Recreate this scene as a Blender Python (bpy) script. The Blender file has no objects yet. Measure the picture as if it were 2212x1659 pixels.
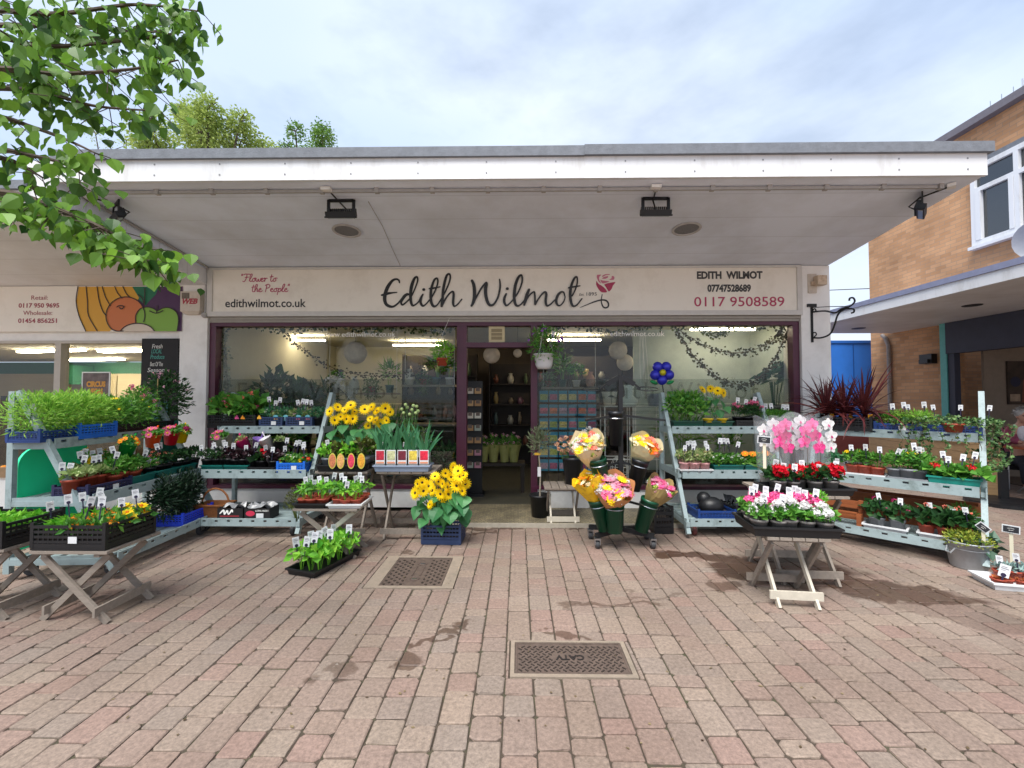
import bpy, bmesh, math, random
from mathutils import Vector, Matrix
sc = bpy.context.scene
COL = sc.collection
rad = math.radians
pi = math.pi

# ------------------------------------------------------------------ camera, sky, sun, exposure
CAM = Vector((0.0, -6.04, 1.55)); YAW = rad(0.84); PITCH = rad(1.72); F = 950.0
cd = bpy.data.cameras.new('camera'); cam = bpy.data.objects.new('camera', cd); COL.objects.link(cam)
cd.sensor_width = 36.0; cd.lens = 36.0 * F / 2212.0; cd.clip_start = 0.05; cd.clip_end = 900.0
cam.location = CAM; cam.rotation_euler = (rad(90) + PITCH, 0, YAW)
sc.camera = cam

SUN_EL, SUN_AZ = rad(60), rad(205)          # azimuth clockwise from +Y: behind the camera, a little to the left
w = bpy.data.worlds.new('World'); sc.world = w; w.use_nodes = True
nt = w.node_tree; nt.nodes.clear()
def wn(t, **k):
    n = nt.nodes.new(t)
    for a, b in k.items(): setattr(n, a, b)
    return n
out = wn('ShaderNodeOutputWorld'); bg = wn('ShaderNodeBackground')
sky = wn('ShaderNodeTexSky', sky_type='NISHITA', sun_disc=False, sun_elevation=SUN_EL, sun_rotation=SUN_AZ)
tc = wn('ShaderNodeTexCoord'); mp = wn('ShaderNodeMapping'); mp.inputs['Scale'].default_value = (1.0, 1.0, 2.2)
mp.inputs['Rotation'].default_value = (0.3, 0.5, 0.6)
mp.inputs['Location'].default_value = (0.35, 0.1, 0.2)
n1 = wn('ShaderNodeTexNoise'); n1.inputs['Scale'].default_value = 1.7; n1.inputs['Detail'].default_value = 6; n1.inputs['Roughness'].default_value = 0.55
n2 = wn('ShaderNodeTexNoise'); n2.inputs['Scale'].default_value = 1.1; n2.inputs['Detail'].default_value = 3
r1 = wn('ShaderNodeValToRGB'); r1.color_ramp.elements[0].position = 0.22; r1.color_ramp.elements[1].position = 0.46; r1.color_ramp.elements[0].color = (0.45, 0.45, 0.45, 1)
r2 = wn('ShaderNodeValToRGB'); r2.color_ramp.elements[0].position = 0.36; r2.color_ramp.elements[1].position = 0.64
r2.color_ramp.elements[0].color = (4.4, 5.4, 7.2, 1); r2.color_ramp.elements[1].color = (5.9, 6.6, 7.6, 1)
mx = wn('ShaderNodeMixRGB')
L = nt.links.new
L(tc.outputs['Generated'], mp.inputs['Vector']); L(mp.outputs[0], n1.inputs['Vector']); L(mp.outputs[0], n2.inputs['Vector'])
L(n1.outputs['Fac'], r1.inputs[0]); L(n2.outputs['Fac'], r2.inputs[0])
L(r1.outputs[0], mx.inputs[0]); L(sky.outputs[0], mx.inputs[1]); L(r2.outputs[0], mx.inputs[2])
L(mx.outputs[0], bg.inputs['Color']); bg.inputs['Strength'].default_value = 0.069
L(bg.outputs[0], out.inputs['Surface'])
sd = bpy.data.lights.new('sun', 'SUN'); sd.energy = 2.6; sd.angle = rad(36); sd.color = (1.0, 0.965, 0.91)
so = bpy.data.objects.new('sun', sd); COL.objects.link(so)
sdir = Vector((math.sin(SUN_AZ) * math.cos(SUN_EL), math.cos(SUN_AZ) * math.cos(SUN_EL), math.sin(SUN_EL)))
so.rotation_euler = sdir.to_track_quat('Z', 'Y').to_euler(); so.location = sdir * 40
vs = sc.view_settings; vs.view_transform = 'Standard'; vs.look = 'None'; vs.gamma = 1.0; vs.exposure = 1.22
sc.cycles.max_bounces = 8; sc.cycles.transparent_max_bounces = 16; sc.cycles.diffuse_bounces = 4
sc.cycles.sample_clamp_indirect = 6.0

# ------------------------------------------------------------------ picture measurements (2212 x 1659) to world
_R = Matrix.Rotation(YAW, 3, 'Z') @ Matrix.Rotation(rad(90) + PITCH, 3, 'X')
def ray(u, v): return _R @ Vector(((u - 1106) / F, -(v - 829.5) / F, -1.0))
def at(u, v, Y):
    d = ray(u, v); return CAM + d * ((Y - CAM.y) / d.y)
def gp(u, v, z=0.0):
    d = ray(u, v); return CAM + d * ((z - CAM.z) / d.z)
def XA(u, Y): return (u - 1120) / F * (Y + 6.04)
def ZA(v, Y): return 1.55 + (858 - v) / F * (Y + 6.04)

# ------------------------------------------------------------------ materials
def H(h):
    c = [int(h[i:i + 2], 16) / 255 for i in (0, 2, 4)]
    return tuple(x / 12.92 if x <= 0.04045 else ((x + 0.055) / 1.055) ** 2.4 for x in c) + (1,)
MATS = {}
def pm(name, hexc, rough=0.6, var=0.0, scale=12.0, bump=0.0, bscale=60.0, metal=0.0, spec=0.5, emit=0.0, stretch=None, dirt=None, dirt_amt=0.0, dscale=2.0):
    """plain procedural surface: base colour broken up by noise, worn patches of a second colour, fine bump"""
    if name in MATS: return MATS[name]
    m = bpy.data.materials.new(name); m.use_nodes = True; t = m.node_tree; b = t.nodes['Principled BSDF']
    b.inputs['Base Color'].default_value = H(hexc); b.inputs['Roughness'].default_value = rough
    b.inputs['Metallic'].default_value = metal; b.inputs['Specular IOR Level'].default_value = spec
    if emit:
        b.inputs['Emission Color'].default_value = H(hexc); b.inputs['Emission Strength'].default_value = emit
    co = t.nodes.new('ShaderNodeTexCoord'); src = co.outputs['Object']
    if stretch:
        mpn = t.nodes.new('ShaderNodeMapping'); mpn.inputs['Scale'].default_value = stretch
        t.links.new(src, mpn.inputs[0]); src = mpn.outputs[0]
    colout = None
    if var:
        n = t.nodes.new('ShaderNodeTexNoise'); n.inputs['Scale'].default_value = scale; n.inputs['Detail'].default_value = 5; n.inputs['Roughness'].default_value = 0.65
        t.links.new(src, n.inputs['Vector'])
        r = t.nodes.new('ShaderNodeValToRGB'); c = H(hexc)
        r.color_ramp.elements[0].position = 0.28; r.color_ramp.elements[1].position = 0.72
        r.color_ramp.elements[0].color = tuple(x * (1 - var) for x in c[:3]) + (1,)
        r.color_ramp.elements[1].color = tuple(min(1, x * (1 + var)) for x in c[:3]) + (1,)
        t.links.new(n.outputs['Fac'], r.inputs[0]); colout = r.outputs[0]
    if dirt:
        n = t.nodes.new('ShaderNodeTexNoise'); n.inputs['Scale'].default_value = dscale; n.inputs['Detail'].default_value = 8; n.inputs['Roughness'].default_value = 0.7
        t.links.new(src, n.inputs['Vector'])
        r = t.nodes.new('ShaderNodeValToRGB'); r.color_ramp.elements[0].position = 0.5; r.color_ramp.elements[1].position = 0.72
        r.color_ramp.elements[1].color = (dirt_amt,) * 3 + (1,)
        mxn = t.nodes.new('ShaderNodeMixRGB'); mxn.inputs[2].default_value = H(dirt)
        if colout: t.links.new(colout, mxn.inputs[1])
        else: mxn.inputs[1].default_value = H(hexc)
        t.links.new(n.outputs['Fac'], r.inputs[0]); t.links.new(r.outputs[0], mxn.inputs[0]); colout = mxn.outputs[0]
    if colout: t.links.new(colout, b.inputs['Base Color'])
    if bump:
        n = t.nodes.new('ShaderNodeTexNoise'); n.inputs['Scale'].default_value = bscale; n.inputs['Detail'].default_value = 4
        t.links.new(src, n.inputs['Vector'])
        bp = t.nodes.new('ShaderNodeBump'); bp.inputs['Strength'].default_value = bump; bp.inputs['Distance'].default_value = 0.01
        t.links.new(n.outputs['Fac'], bp.inputs['Height']); t.links.new(bp.outputs[0], b.inputs['Normal'])
    MATS[name] = m; return m
def lm(name, ca, cb, trans=0.3, rough=0.45, spec=0.35):
    """leaf or petal: every leaf its own shade between two colours, part of the light passing through"""
    if name in MATS: return MATS[name]
    m = bpy.data.materials.new(name); m.use_nodes = True; t = m.node_tree; b = t.nodes['Principled BSDF']; o = t.nodes['Material Output']
    g = t.nodes.new('ShaderNodeNewGeometry'); r = t.nodes.new('ShaderNodeValToRGB')
    r.color_ramp.elements[0].color = H(ca); r.color_ramp.elements[1].color = H(cb)
    t.links.new(g.outputs['Random Per Island'], r.inputs[0]); t.links.new(r.outputs[0], b.inputs['Base Color'])
    b.inputs['Roughness'].default_value = rough; b.inputs['Specular IOR Level'].default_value = spec
    if trans:
        tr = t.nodes.new('ShaderNodeBsdfTranslucent'); mxs = t.nodes.new('ShaderNodeMixShader'); mxs.inputs[0].default_value = trans
        t.links.new(r.outputs[0], tr.inputs[0]); t.links.new(b.outputs[0], mxs.inputs[1]); t.links.new(tr.outputs[0], mxs.inputs[2]); t.links.new(mxs.outputs[0], o.inputs[0])
    MATS[name] = m; return m
def glassmat(name, tint=(0.93, 0.96, 0.95), ior=1.5, hazec=None, haze=0.0, gloss_r=0.0):
    if name in MATS: return MATS[name]
    m = bpy.data.materials.new(name); m.use_nodes = True; t = m.node_tree; t.nodes.clear()
    o = t.nodes.new('ShaderNodeOutputMaterial'); tr = t.nodes.new('ShaderNodeBsdfTransparent'); gl = t.nodes.new('ShaderNodeBsdfGlossy')
    fr = t.nodes.new('ShaderNodeFresnel'); fr.inputs['IOR'].default_value = ior; mxs = t.nodes.new('ShaderNodeMixShader')
    ge = t.nodes.new('ShaderNodeNewGeometry'); mr = t.nodes.new('ShaderNodeMapRange'); mr.inputs[3].default_value = ior; mr.inputs[4].default_value = 1 / ior
    t.links.new(ge.outputs['Backfacing'], mr.inputs[0]); t.links.new(mr.outputs[0], fr.inputs['IOR'])
    tr.inputs[0].default_value = tint + (1,); gl.inputs['Roughness'].default_value = gloss_r
    t.links.new(fr.outputs[0], mxs.inputs[0]); t.links.new(tr.outputs[0], mxs.inputs[1]); t.links.new(gl.outputs[0], mxs.inputs[2])
    last = mxs.outputs[0]
    if haze:
        d = t.nodes.new('ShaderNodeBsdfDiffuse'); d.inputs[0].default_value = H(hazec); m2 = t.nodes.new('ShaderNodeMixShader'); m2.inputs[0].default_value = haze
        t.links.new(last, m2.inputs[1]); t.links.new(d.outputs[0], m2.inputs[2]); last = m2.outputs[0]
    t.links.new(last, o.inputs[0]); MATS[name] = m; return m

# ------------------------------------------------------------------ mesh builder
def V(*a): return Vector(a)
class MB:
    def __init__(s): s.v = []; s.f = []; s.m = []
    def add(s, vs, fs, mi=0):
        n = len(s.v); s.v += [tuple(p) for p in vs]
        for f in fs: s.f.append([i + n for i in f]); s.m.append(mi)
        return s
    def poly(s, pts, mi=0): return s.add(pts, [list(range(len(pts)))], mi)
    def box(s, x0, y0, z0, x1, y1, z1, mi=0):
        return s.add([(x0, y0, z0), (x1, y0, z0), (x1, y1, z0), (x0, y1, z0), (x0, y0, z1), (x1, y0, z1), (x1, y1, z1), (x0, y1, z1)],
                     [(0, 3, 2, 1), (4, 5, 6, 7), (0, 1, 5, 4), (1, 2, 6, 5), (2, 3, 7, 6), (3, 0, 4, 7)], mi)
    def cbox(s, c, d, mi=0): return s.box(c[0] - d[0] / 2, c[1] - d[1] / 2, c[2] - d[2] / 2, c[0] + d[0] / 2, c[1] + d[1] / 2, c[2] + d[2] / 2, mi)
    def prism(s, pts, vec, mi=0):
        n = len(pts); vec = Vector(vec); P2 = [Vector(p) for p in pts]
        return s.add(P2 + [p + vec for p in P2], [list(range(n))[::-1], list(range(n, 2 * n))] + [(i, (i + 1) % n, n + (i + 1) % n, n + i) for i in range(n)], mi)
    def bar(s, a, b, w, h, mi=0, up=(0, 0, 1)):
        a, b = Vector(a), Vector(b); d = (b - a).normalized(); x = d.cross(Vector(up))
        if x.length < 1e-4: x = d.cross(Vector((0, 1, 0)))
        x.normalize(); y = x.cross(d).normalized(); x *= w / 2; y *= h / 2
        return s.add([a - x - y, a + x - y, a + x + y, a - x + y, b - x - y, b + x - y, b + x + y, b - x + y],
                     [(0, 3, 2, 1), (4, 5, 6, 7), (0, 1, 5, 4), (1, 2, 6, 5), (2, 3, 7, 6), (3, 0, 4, 7)], mi)
    def tube(s, pts, r, n=6, mi=0, closed=False):
        pts = [Vector(p) for p in pts]; k = len(pts); rs = r if isinstance(r, (list, tuple)) else [r] * k
        base = len(s.v); ref = None
        for i, p in enumerate(pts):
            if closed: d = pts[(i + 1) % k] - pts[i - 1]
            else: d = pts[min(i + 1, k - 1)] - pts[max(i - 1, 0)]
            if d.length < 1e-9: d = Vector((0, 0, 1))
            d.normalize()
            if ref is None:
                ref = d.orthogonal().normalized()
            x = (ref - d * ref.dot(d))
            if x.length < 1e-5: x = d.orthogonal()
            x.normalize(); ref = x; y = d.cross(x)
            for j in range(n):
                a = 2 * pi * j / n; s.v.append(tuple(p + (x * math.cos(a) + y * math.sin(a)) * rs[i]))
        for i in range(k if closed else k - 1):
            for j in range(n):
                a = base + i * n; b = base + ((i + 1) % k) * n
                s.f.append([a + j, a + (j + 1) % n, b + (j + 1) % n, b + j]); s.m.append(mi)
        if not closed:
            s.f.append([base + j for j in range(n)][::-1]); s.m.append(mi)
            s.f.append([base + (k - 1) * n + j for j in range(n)]); s.m.append(mi)
        return s
    def lathe(s, prof, n=18, c=(0, 0, 0), mi=0, cap0=True, cap1=False, M=None):
        base = len(s.v); c = Vector(c)
        for r, z in prof:
            for j in range(n):
                a = 2 * pi * j / n; p = Vector((r * math.cos(a), r * math.sin(a), z))
                if M: p = M @ p
                s.v.append(tuple(p + c))
        for i in range(len(prof) - 1):
            for j in range(n):
                a = base + i * n; s.f.append([a + j, a + (j + 1) % n, a + n + (j + 1) % n, a + n + j]); s.m.append(mi)
        if cap0: s.f.append([base + j for j in range(n)][::-1]); s.m.append(mi)
        if cap1: s.f.append([base + (len(prof) - 1) * n + j for j in range(n)]); s.m.append(mi)
        return s
    def ball(s, c, r, nu=10, nv=6, mi=0, sq=(1, 1, 1)):
        c = Vector(c); b = len(s.v)
        for i in range(nv + 1):
            t = pi * i / nv
            for j in range(nu):
                a = 2 * pi * j / nu
                s.v.append((c.x + r * sq[0] * math.sin(t) * math.cos(a), c.y + r * sq[1] * math.sin(t) * math.sin(a), c.z + r * sq[2] * math.cos(t)))
        for i in range(nv):
            for j in range(nu):
                s.f.append([b + i * nu + j, b + (i + 1) * nu + j, b + (i + 1) * nu + (j + 1) % nu, b + i * nu + (j + 1) % nu]); s.m.append(mi)
        return s
    def leaf(s, p, d, nrm, Ln, W, mi=0, fold=0.25):
        p, d, nrm = Vector(p), Vector(d), Vector(nrm); x = d.cross(nrm)
        if x.length < 1e-5: x = d.orthogonal()
        x.normalize(); nn = x.cross(d).normalized(); m = p + d * Ln * 0.45 + nn * W * fold
        return s.add([p, m + x * W / 2, p + d * Ln, m - x * W / 2], [(0, 1, 2), (0, 2, 3)], mi)
    def blade(s, p, d, nrm, Ln, W, prof, droop=0.3, mi=0, fold=0.15, nseg=None):
        """a long or broad leaf: sections along a drooping midrib; prof = width factors"""
        p, d, nrm = Vector(p), Vector(d).normalized(), Vector(nrm); x = d.cross(nrm)
        if x.length < 1e-5: x = d.orthogonal()
        x.normalize(); k = len(prof); vs = []; fs = []; q = p.copy()
        for i, wf in enumerate(prof):
            nn = x.cross(d).normalized(); hw = W * wf / 2
            vs += [q + x * hw + nn * hw * fold * 2, q, q - x * hw + nn * hw * fold * 2]
            d = (d + Vector((0, 0, -1)) * droop / k * (1 + i * 0.5)).normalized(); q = q + d * Ln / (k - 1)
        for i in range(k - 1):
            a = i * 3; fs += [(a, a + 1, a + 4, a + 3), (a + 1, a + 2, a + 5, a + 4)]
        return s.add(vs, fs, mi)
    def tf(s, M): s.v = [tuple(M @ Vector(p)) for p in s.v]; return s
    def mesh(s, name, mats, smooth=False):
        me = bpy.data.meshes.new(name); me.from_pydata(s.v, [], s.f)
        for m in (mats if isinstance(mats, (list, tuple)) else [mats]): me.materials.append(m)
        me.polygons.foreach_set('material_index', s.m)
        if smooth: me.polygons.foreach_set('use_smooth', [True] * len(s.f))
        me.update(); return me
def link(name, data, parent=None, loc=None, rot=None):
    o = bpy.data.objects.new(name, data); COL.objects.link(o)
    if parent: o.parent = parent
    if loc is not None: o.location = loc
    if rot is not None: o.rotation_euler = rot
    return o
def tag(o, label, cat, group=None):
    o['label'] = label; o['category'] = cat
    if group: o['group'] = group
    return o
def E(name, label, cat, loc=(0, 0, 0), rz=0.0, group=None, sc_=1.0):
    o = link(name, None, None, loc, (0, 0, rz)); o.empty_display_size = 0.05
    if sc_ != 1.0: o.scale = (sc_,) * 3
    return tag(o, label, cat, group)
def P(name, mb, mats, parent=None, smooth=False, loc=None, rot=None, label=None):
    o = link(name, mb.mesh(name, mats, smooth), parent, loc, rot)
    if label: o['label'] = label
    return o
def S(name, mb, mats, smooth=False):
    o = P(name, mb, mats, None, smooth); o['kind'] = 'structure'; return o
def dup(root, loc, rz, label, scale=None, group=None):
    r = root.copy(); COL.objects.link(r); r.location = loc; r.rotation_euler = (0, 0, rz); r['label'] = label
    if scale: r.scale = (scale,) * 3
    if group: r['group'] = group
    for ch in list(root.children):
        c = ch.copy(); COL.objects.link(c); c.parent = r
        for g in list(ch.children):
            e = g.copy(); COL.objects.link(e); e.parent = c
    return r
def text_mesh(s, size, ext=0.0008, align='LEFT', shear=0.0, space=1.0, bold=0.0):
    cu = bpy.data.curves.new('lettering', 'FONT'); cu.body = s; cu.size = size; cu.extrude = ext; cu.align_x = align; cu.shear = shear
    cu.space_character = space; cu.offset = bold; cu.resolution_u = 3
    o = bpy.data.objects.new('lettering', cu); COL.objects.link(o)
    dg = bpy.context.evaluated_depsgraph_get(); dg.update(); me = bpy.data.meshes.new_from_object(o.evaluated_get(dg))
    bpy.data.objects.remove(o); bpy.data.curves.remove(cu); return me
def text(name, s, size, loc, mat, parent, width=None, rot=(rad(90), 0, 0), **k):
    """lettering standing upright and facing the street; width in metres stretches the line to its measured length"""
    me = text_mesh(s, size, **k); me.materials.clear(); me.materials.append(mat)
    o = link(name, me, parent, loc, rot)
    if width:
        xs = [v.co.x for v in me.vertices]; f = width / (max(xs) - min(xs))
        for v in me.vertices: v.co.x *= f
    return o
def smooth_path(pts, k=6):
    pts = [Vector(p) for p in pts]; o = []
    for i in range(len(pts) - 1):
        p0 = pts[max(i - 1, 0)]; p1 = pts[i]; p2 = pts[i + 1]; p3 = pts[min(i + 2, len(pts) - 1)]
        for j in range(k):
            t = j / k
            o.append(0.5 * ((2 * p1) + (p2 - p0) * t + (2 * p0 - 5 * p1 + 4 * p2 - p3) * t * t + (3 * p1 - p0 - 3 * p2 + p3) * t ** 3))
    o.append(pts[-1]); return o
def ribbon(mb, pts, mi=0, k=6, y0=0.0):
    """brush stroke: pts (x, z, width); lies in the plane y = y0, creeping forward a hair so crossings never share a plane"""
    q = smooth_path([Vector(p) for p in pts], k); vs = []; n = len(q)
    for i, p in enumerate(q):
        d = q[min(i + 1, n - 1)] - q[max(i - 1, 0)]; d = Vector((d.x, d.y)); d.normalize() if d.length else None
        nx, nz = -d.y, d.x; y = y0 - i * 0.00006
        vs += [(p.x + nx * p.z / 2, y, p.y + nz * p.z / 2), (p.x - nx * p.z / 2, y, p.y - nz * p.z / 2)]
    mb.add(vs, [(2 * i, 2 * i + 1, 2 * i + 3, 2 * i + 2) for i in range(n - 1)], mi)
    for e, yy in ((q[0], y0 - 0.00003), (q[-1], y0 - n * 0.00006 - 0.00003)):
        mb.poly([(e.x + e.z / 2 * math.cos(a * pi / 5), yy, e.y + e.z / 2 * math.sin(a * pi / 5)) for a in range(10)], mi)
ORD = ['first', 'second', 'third', 'fourth', 'fifth', 'sixth', 'seventh', 'eighth', 'ninth', 'tenth', 'eleventh', 'twelfth']
# ------------------------------------------------------------------ the ground
rg = random.Random(11)
M_white = pm('white_paint', 'e8e7e4', 0.55, 0.05, 6, 0.05, 40, dirt='a39d92', dirt_amt=0.35, dscale=1.6)
M_fascia = pm('fascia_panel', 'd9dbde', 0.4, 0.02, 3, dirt='9c978c', dirt_amt=0.55, dscale=3.2, stretch=(1, 1, 0.22))
M_soffit = None
M_cap = pm('roof_felt_edge', '6f747c', 0.8, 0.18, 14, 0.3, 80)
M_maroon = pm('maroon_paint', '4d1a33', 0.4, 0.12, 8)
M_black = pm('black_plastic', '17181b', 0.45, 0.15, 20)
M_metalk = pm('black_steel', '1d1f22', 0.5, 0.15, 18, metal=0.3)
M_chrome = pm('zinc_steel', 'b9bcc0', 0.3, 0.1, 20, metal=1.0)
M_grey = pm('grey_plastic', '83868b', 0.5, 0.08, 14)

manholes = []      # (x0, y0, x1, y1)
a = gp(1107, 1383); b = gp(1358, 1466); c2 = gp(1096, 1466)
catv = (c2.x + 0.01, b.y, gp(1340, 1383).x + 0.02, a.y)
a = gp(819, 1201); b = gp(988, 1272); c2 = gp(776, 1272)
drain = (c2.x + 0.02, b.y, gp(1003, 1201).x, a.y)
step = (XA(900, -0.74), -0.74, XA(1540, -0.74), 0.05)
holes = [catv, drain, step]

def block(mb, xa, ya, xb, yb):
    z = rg.gauss(0, 0.0013) - (.004 if rg.random() < .05 else 0); tx, ty = rg.gauss(0, 0.006), rg.gauss(0, 0.006); cx, cy = (xa + xb) / 2, (ya + yb) / 2
    def ring(ins, rc, dz):
        p = []
        for (sx, sy) in ((-1, -1), (1, -1), (1, 1), (-1, 1)):
            ex = xa + ins if sx < 0 else xb - ins; ey = ya + ins if sy < 0 else yb - ins
            q = [(ex - sx * rc, ey), (ex, ey - sy * rc)]
            if sx * sy > 0: q = q[::-1]
            for (px, py) in (q if sx * sy < 0 else q): p.append((px, py))
        return [(px + rg.gauss(0, 0.0016), py + rg.gauss(0, 0.0016), z + dz + (px - cx) * tx + (py - cy) * ty) for px, py in p]
    rc = rg.uniform(0.005, 0.014) if rg.random() > .08 else rg.uniform(.015, .021)
    rc = min(rc, (xb - xa) * .3, (yb - ya) * .3)
    r0 = ring(min(0.0055, (xb - xa) * .2, (yb - ya) * .2), rc, 0.0); r1_ = ring(0.001, rc, -0.0045); r2_ = ring(0.0, rc, -0.022)
    fs = [list(range(8))] + [(8 + i, 8 + (i + 1) % 8, (i + 1) % 8, i) for i in range(8)] + [(16 + i, 16 + (i + 1) % 8, 8 + (i + 1) % 8, 8 + i) for i in range(8)]
    mb.add(r0 + r1_ + r2_, fs)
def paving():
    mb = MB(); W = 0.155; gap = 0.0062
    ci = 0; x = -8.6
    while x < 10.4:
        x1 = x + W
        ymin, ymax = -5.3, (-0.02 if x < 4.25 else 7.2)
        if x < -4.0: ymax = 0.1
        y = ymin + rg.uniform(-0.2, 0.0)
        while y < ymax:
            ln = rg.choice([0.105, 0.155, 0.155, 0.155, 0.205, 0.235])
            ya, yb, xa, xb = y + gap / 2, y + ln - gap / 2, x + gap / 2, x1 - gap / 2
            y += ln; pieces = [(xa, ya, xb, yb)]
            for (hx0, hy0, hx1, hy1) in holes:          # blocks cut round the covers and the doorstep
                nx = []
                for (p0, q0, p1, q1) in pieces:
                    if not (p1 > hx0 and p0 < hx1 and q1 > hy0 and q0 < hy1): nx.append((p0, q0, p1, q1)); continue
                    g2 = gap / 2; m0, m1 = max(q0, hy0), min(q1, hy1)
                    nx += [c_ for c_ in ((p0, q0, p1, hy0 - g2), (p0, hy1 + g2, p1, q1), (p0, m0, hx0 - g2, m1), (hx1 + g2, m0, p1, m1)) if c_[2] - c_[0] > .012 and c_[3] - c_[1] > .012]
                pieces = nx
            for (xa, ya, xb, yb) in pieces: block(mb, xa, ya, xb, yb)
        x = x1 + rg.uniform(-0.001, 0.001); ci += 1
    return mb
def paving_material():
    m = bpy.data.materials.new('block_paving'); m.use_nodes = True; t = m.node_tree; b = t.nodes['Principled BSDF']; N = t.nodes.new; K = t.links.new
    g = N('ShaderNodeNewGeometry'); r = N('ShaderNodeValToRGB'); cr = r.color_ramp
    cols = ['8d7a70', '8a796f', '928276', '87796f', '90786f', '8d7f73', '8d776d', '887b72', '958477']
    while len(cr.elements) < len(cols): cr.elements.new(0.5)
    for i, h in enumerate(cols): cr.elements[i].position = i / (len(cols) - 1); cr.elements[i].color = H(h)
    K(g.outputs['Random Per Island'], r.inputs[0])
    co = N('ShaderNodeTexCoord')
    n = N('ShaderNodeTexNoise'); n.inputs['Scale'].default_value = 48; n.inputs['Detail'].default_value = 10; n.inputs['Roughness'].default_value = 0.8; K(co.outputs['Object'], n.inputs[0])
    rr = N('ShaderNodeValToRGB'); rr.color_ramp.elements[0].position = 0.3; rr.color_ramp.elements[1].position = 0.7
    rr.color_ramp.elements[0].color = (0.46, 0.45, 0.44, 1); rr.color_ramp.elements[1].color = (1.32, 1.31, 1.28, 1); K(n.outputs['Fac'], rr.inputs[0])
    mu = N('ShaderNodeMixRGB'); mu.blend_type = 'MULTIPLY'; mu.inputs[0].default_value = 1; K(r.outputs[0], mu.inputs[1]); K(rr.outputs[0], mu.inputs[2])
    n4 = N('ShaderNodeTexNoise'); n4.inputs['Scale'].default_value = 1.3; n4.inputs['Detail'].default_value = 5; K(co.outputs['Object'], n4.inputs[0])
    r4 = N('ShaderNodeValToRGB'); r4.color_ramp.elements[0].position = 0.35; r4.color_ramp.elements[1].position = 0.65
    r4.color_ramp.elements[0].color = (0.86, 0.84, 0.82, 1); r4.color_ramp.elements[1].color = (1.05, 1.05, 1.05, 1); K(n4.outputs['Fac'], r4.inputs[0])
    mu2 = N('ShaderNodeMixRGB'); mu2.blend_type = 'MULTIPLY'; mu2.inputs[0].default_value = 1; K(mu.outputs[0], mu2.inputs[1]); K(r4.outputs[0], mu2.inputs[2])
    # spilt water and old spills: warped ellipses where they lie on the ground
    nd = N('ShaderNodeTexNoise'); nd.inputs['Scale'].default_value = 4.5; nd.inputs['Detail'].default_value = 5; K(co.outputs['Object'], nd.inputs[0])
    sub = N('ShaderNodeVectorMath'); sub.operation = 'SUBTRACT'; sub.inputs[1].default_value = (0.5, 0.5, 0.5); K(nd.outputs['Color'], sub.inputs[0])
    scl = N('ShaderNodeVectorMath'); scl.operation = 'SCALE'; scl.inputs['Scale'].default_value = 0.55; K(sub.outputs[0], scl.inputs[0])
    ad = N('ShaderNodeVectorMath'); ad.operation = 'ADD'; K(co.outputs['Object'], ad.inputs[0]); K(scl.outputs[0], ad.inputs[1])
    last = None
    spots = [(1690, 1232, 0.72, 0.40, 0, 1.0), (1500, 1200, 0.45, 0.12, -0.1, 1.0), (1930, 1278, 0.62, 0.26, -0.3, 0.9), (1560, 1265, 0.12, 0.1, 0, 0.7), (962, 1368, 0.24, 0.035, 0.75, 0.75),
             (876, 1416, 0.12, 0.09, 0, 0.7), (714, 1468, 0.1, 0.09, 0, 0.55), (1330, 1302, 0.42, 0.035, 0.12, 0.6), (1430, 1282, 0.34, 0.03, 0.1, 0.45), (1225, 1373, 0.17, 0.04, 0, 0.7),
             (1060, 1142, 0.5, 0.07, 0.1, 0.85), (1225, 1140, 0.28, 0.06, 0, 0.9), (1040, 1152, 0.16, 0.05, 0.5, 0.8), (842, 1182, 0.09, 0.06, 0, 0.8), (870, 1193, 0.12, 0.03, 0.3, 0.7), (780, 1204, 0.08, 0.035, 0, 0.7),
             (870, 1160, 0.3, 0.06, 0, 0.5), (2100, 1330, 0.5, 0.22, -0.3, 0.35), (560, 1190, 0.5, 0.3, 0, 0.35), (200, 1300, 0.5, 0.25, 0, 0.4)]
    for (u, v, rx, ry, ro, st) in spots:
        p = gp(u, v); mpn = N('ShaderNodeMapping'); mpn.vector_type = 'TEXTURE'
        mpn.inputs['Location'].default_value = (p.x, p.y, 0); mpn.inputs['Rotation'].default_value = (0, 0, ro); mpn.inputs['Scale'].default_value = (rx, ry, 9)
        K(ad.outputs[0], mpn.inputs[0]); ln = N('ShaderNodeVectorMath'); ln.operation = 'LENGTH'; K(mpn.outputs[0], ln.inputs[0])
        mr = N('ShaderNodeMapRange'); mr.inputs[1].default_value = 1.0; mr.inputs[2].default_value = 0.8; mr.inputs[3].default_value = 0; mr.inputs[4].default_value = st
        K(ln.outputs['Value'], mr.inputs[0])
        if last is None: last = mr.outputs[0]
        else:
            mm = N('ShaderNodeMath'); mm.operation = 'MAXIMUM'; K(last, mm.inputs[0]); K(mr.outputs[0], mm.inputs[1]); last = mm.outputs[0]
    st = N('ShaderNodeMixRGB'); st.blend_type = 'MULTIPLY'; st.inputs[2].default_value = (0.30, 0.22, 0.18, 1); K(last, st.inputs[0]); K(mu2.outputs[0], st.inputs[1])
    # trodden gum and droppings
    vo = N('ShaderNodeTexVoronoi'); vo.inputs['Scale'].default_value = 3.1; K(ad.outputs[0], vo.inputs['Vector']); lt = N('ShaderNodeMapRange'); lt.inputs[1].default_value = .05; lt.inputs[2].default_value = .035; lt.inputs[3].default_value = 0; lt.inputs[4].default_value = .5; K(vo.outputs['Distance'], lt.inputs[0])
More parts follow.
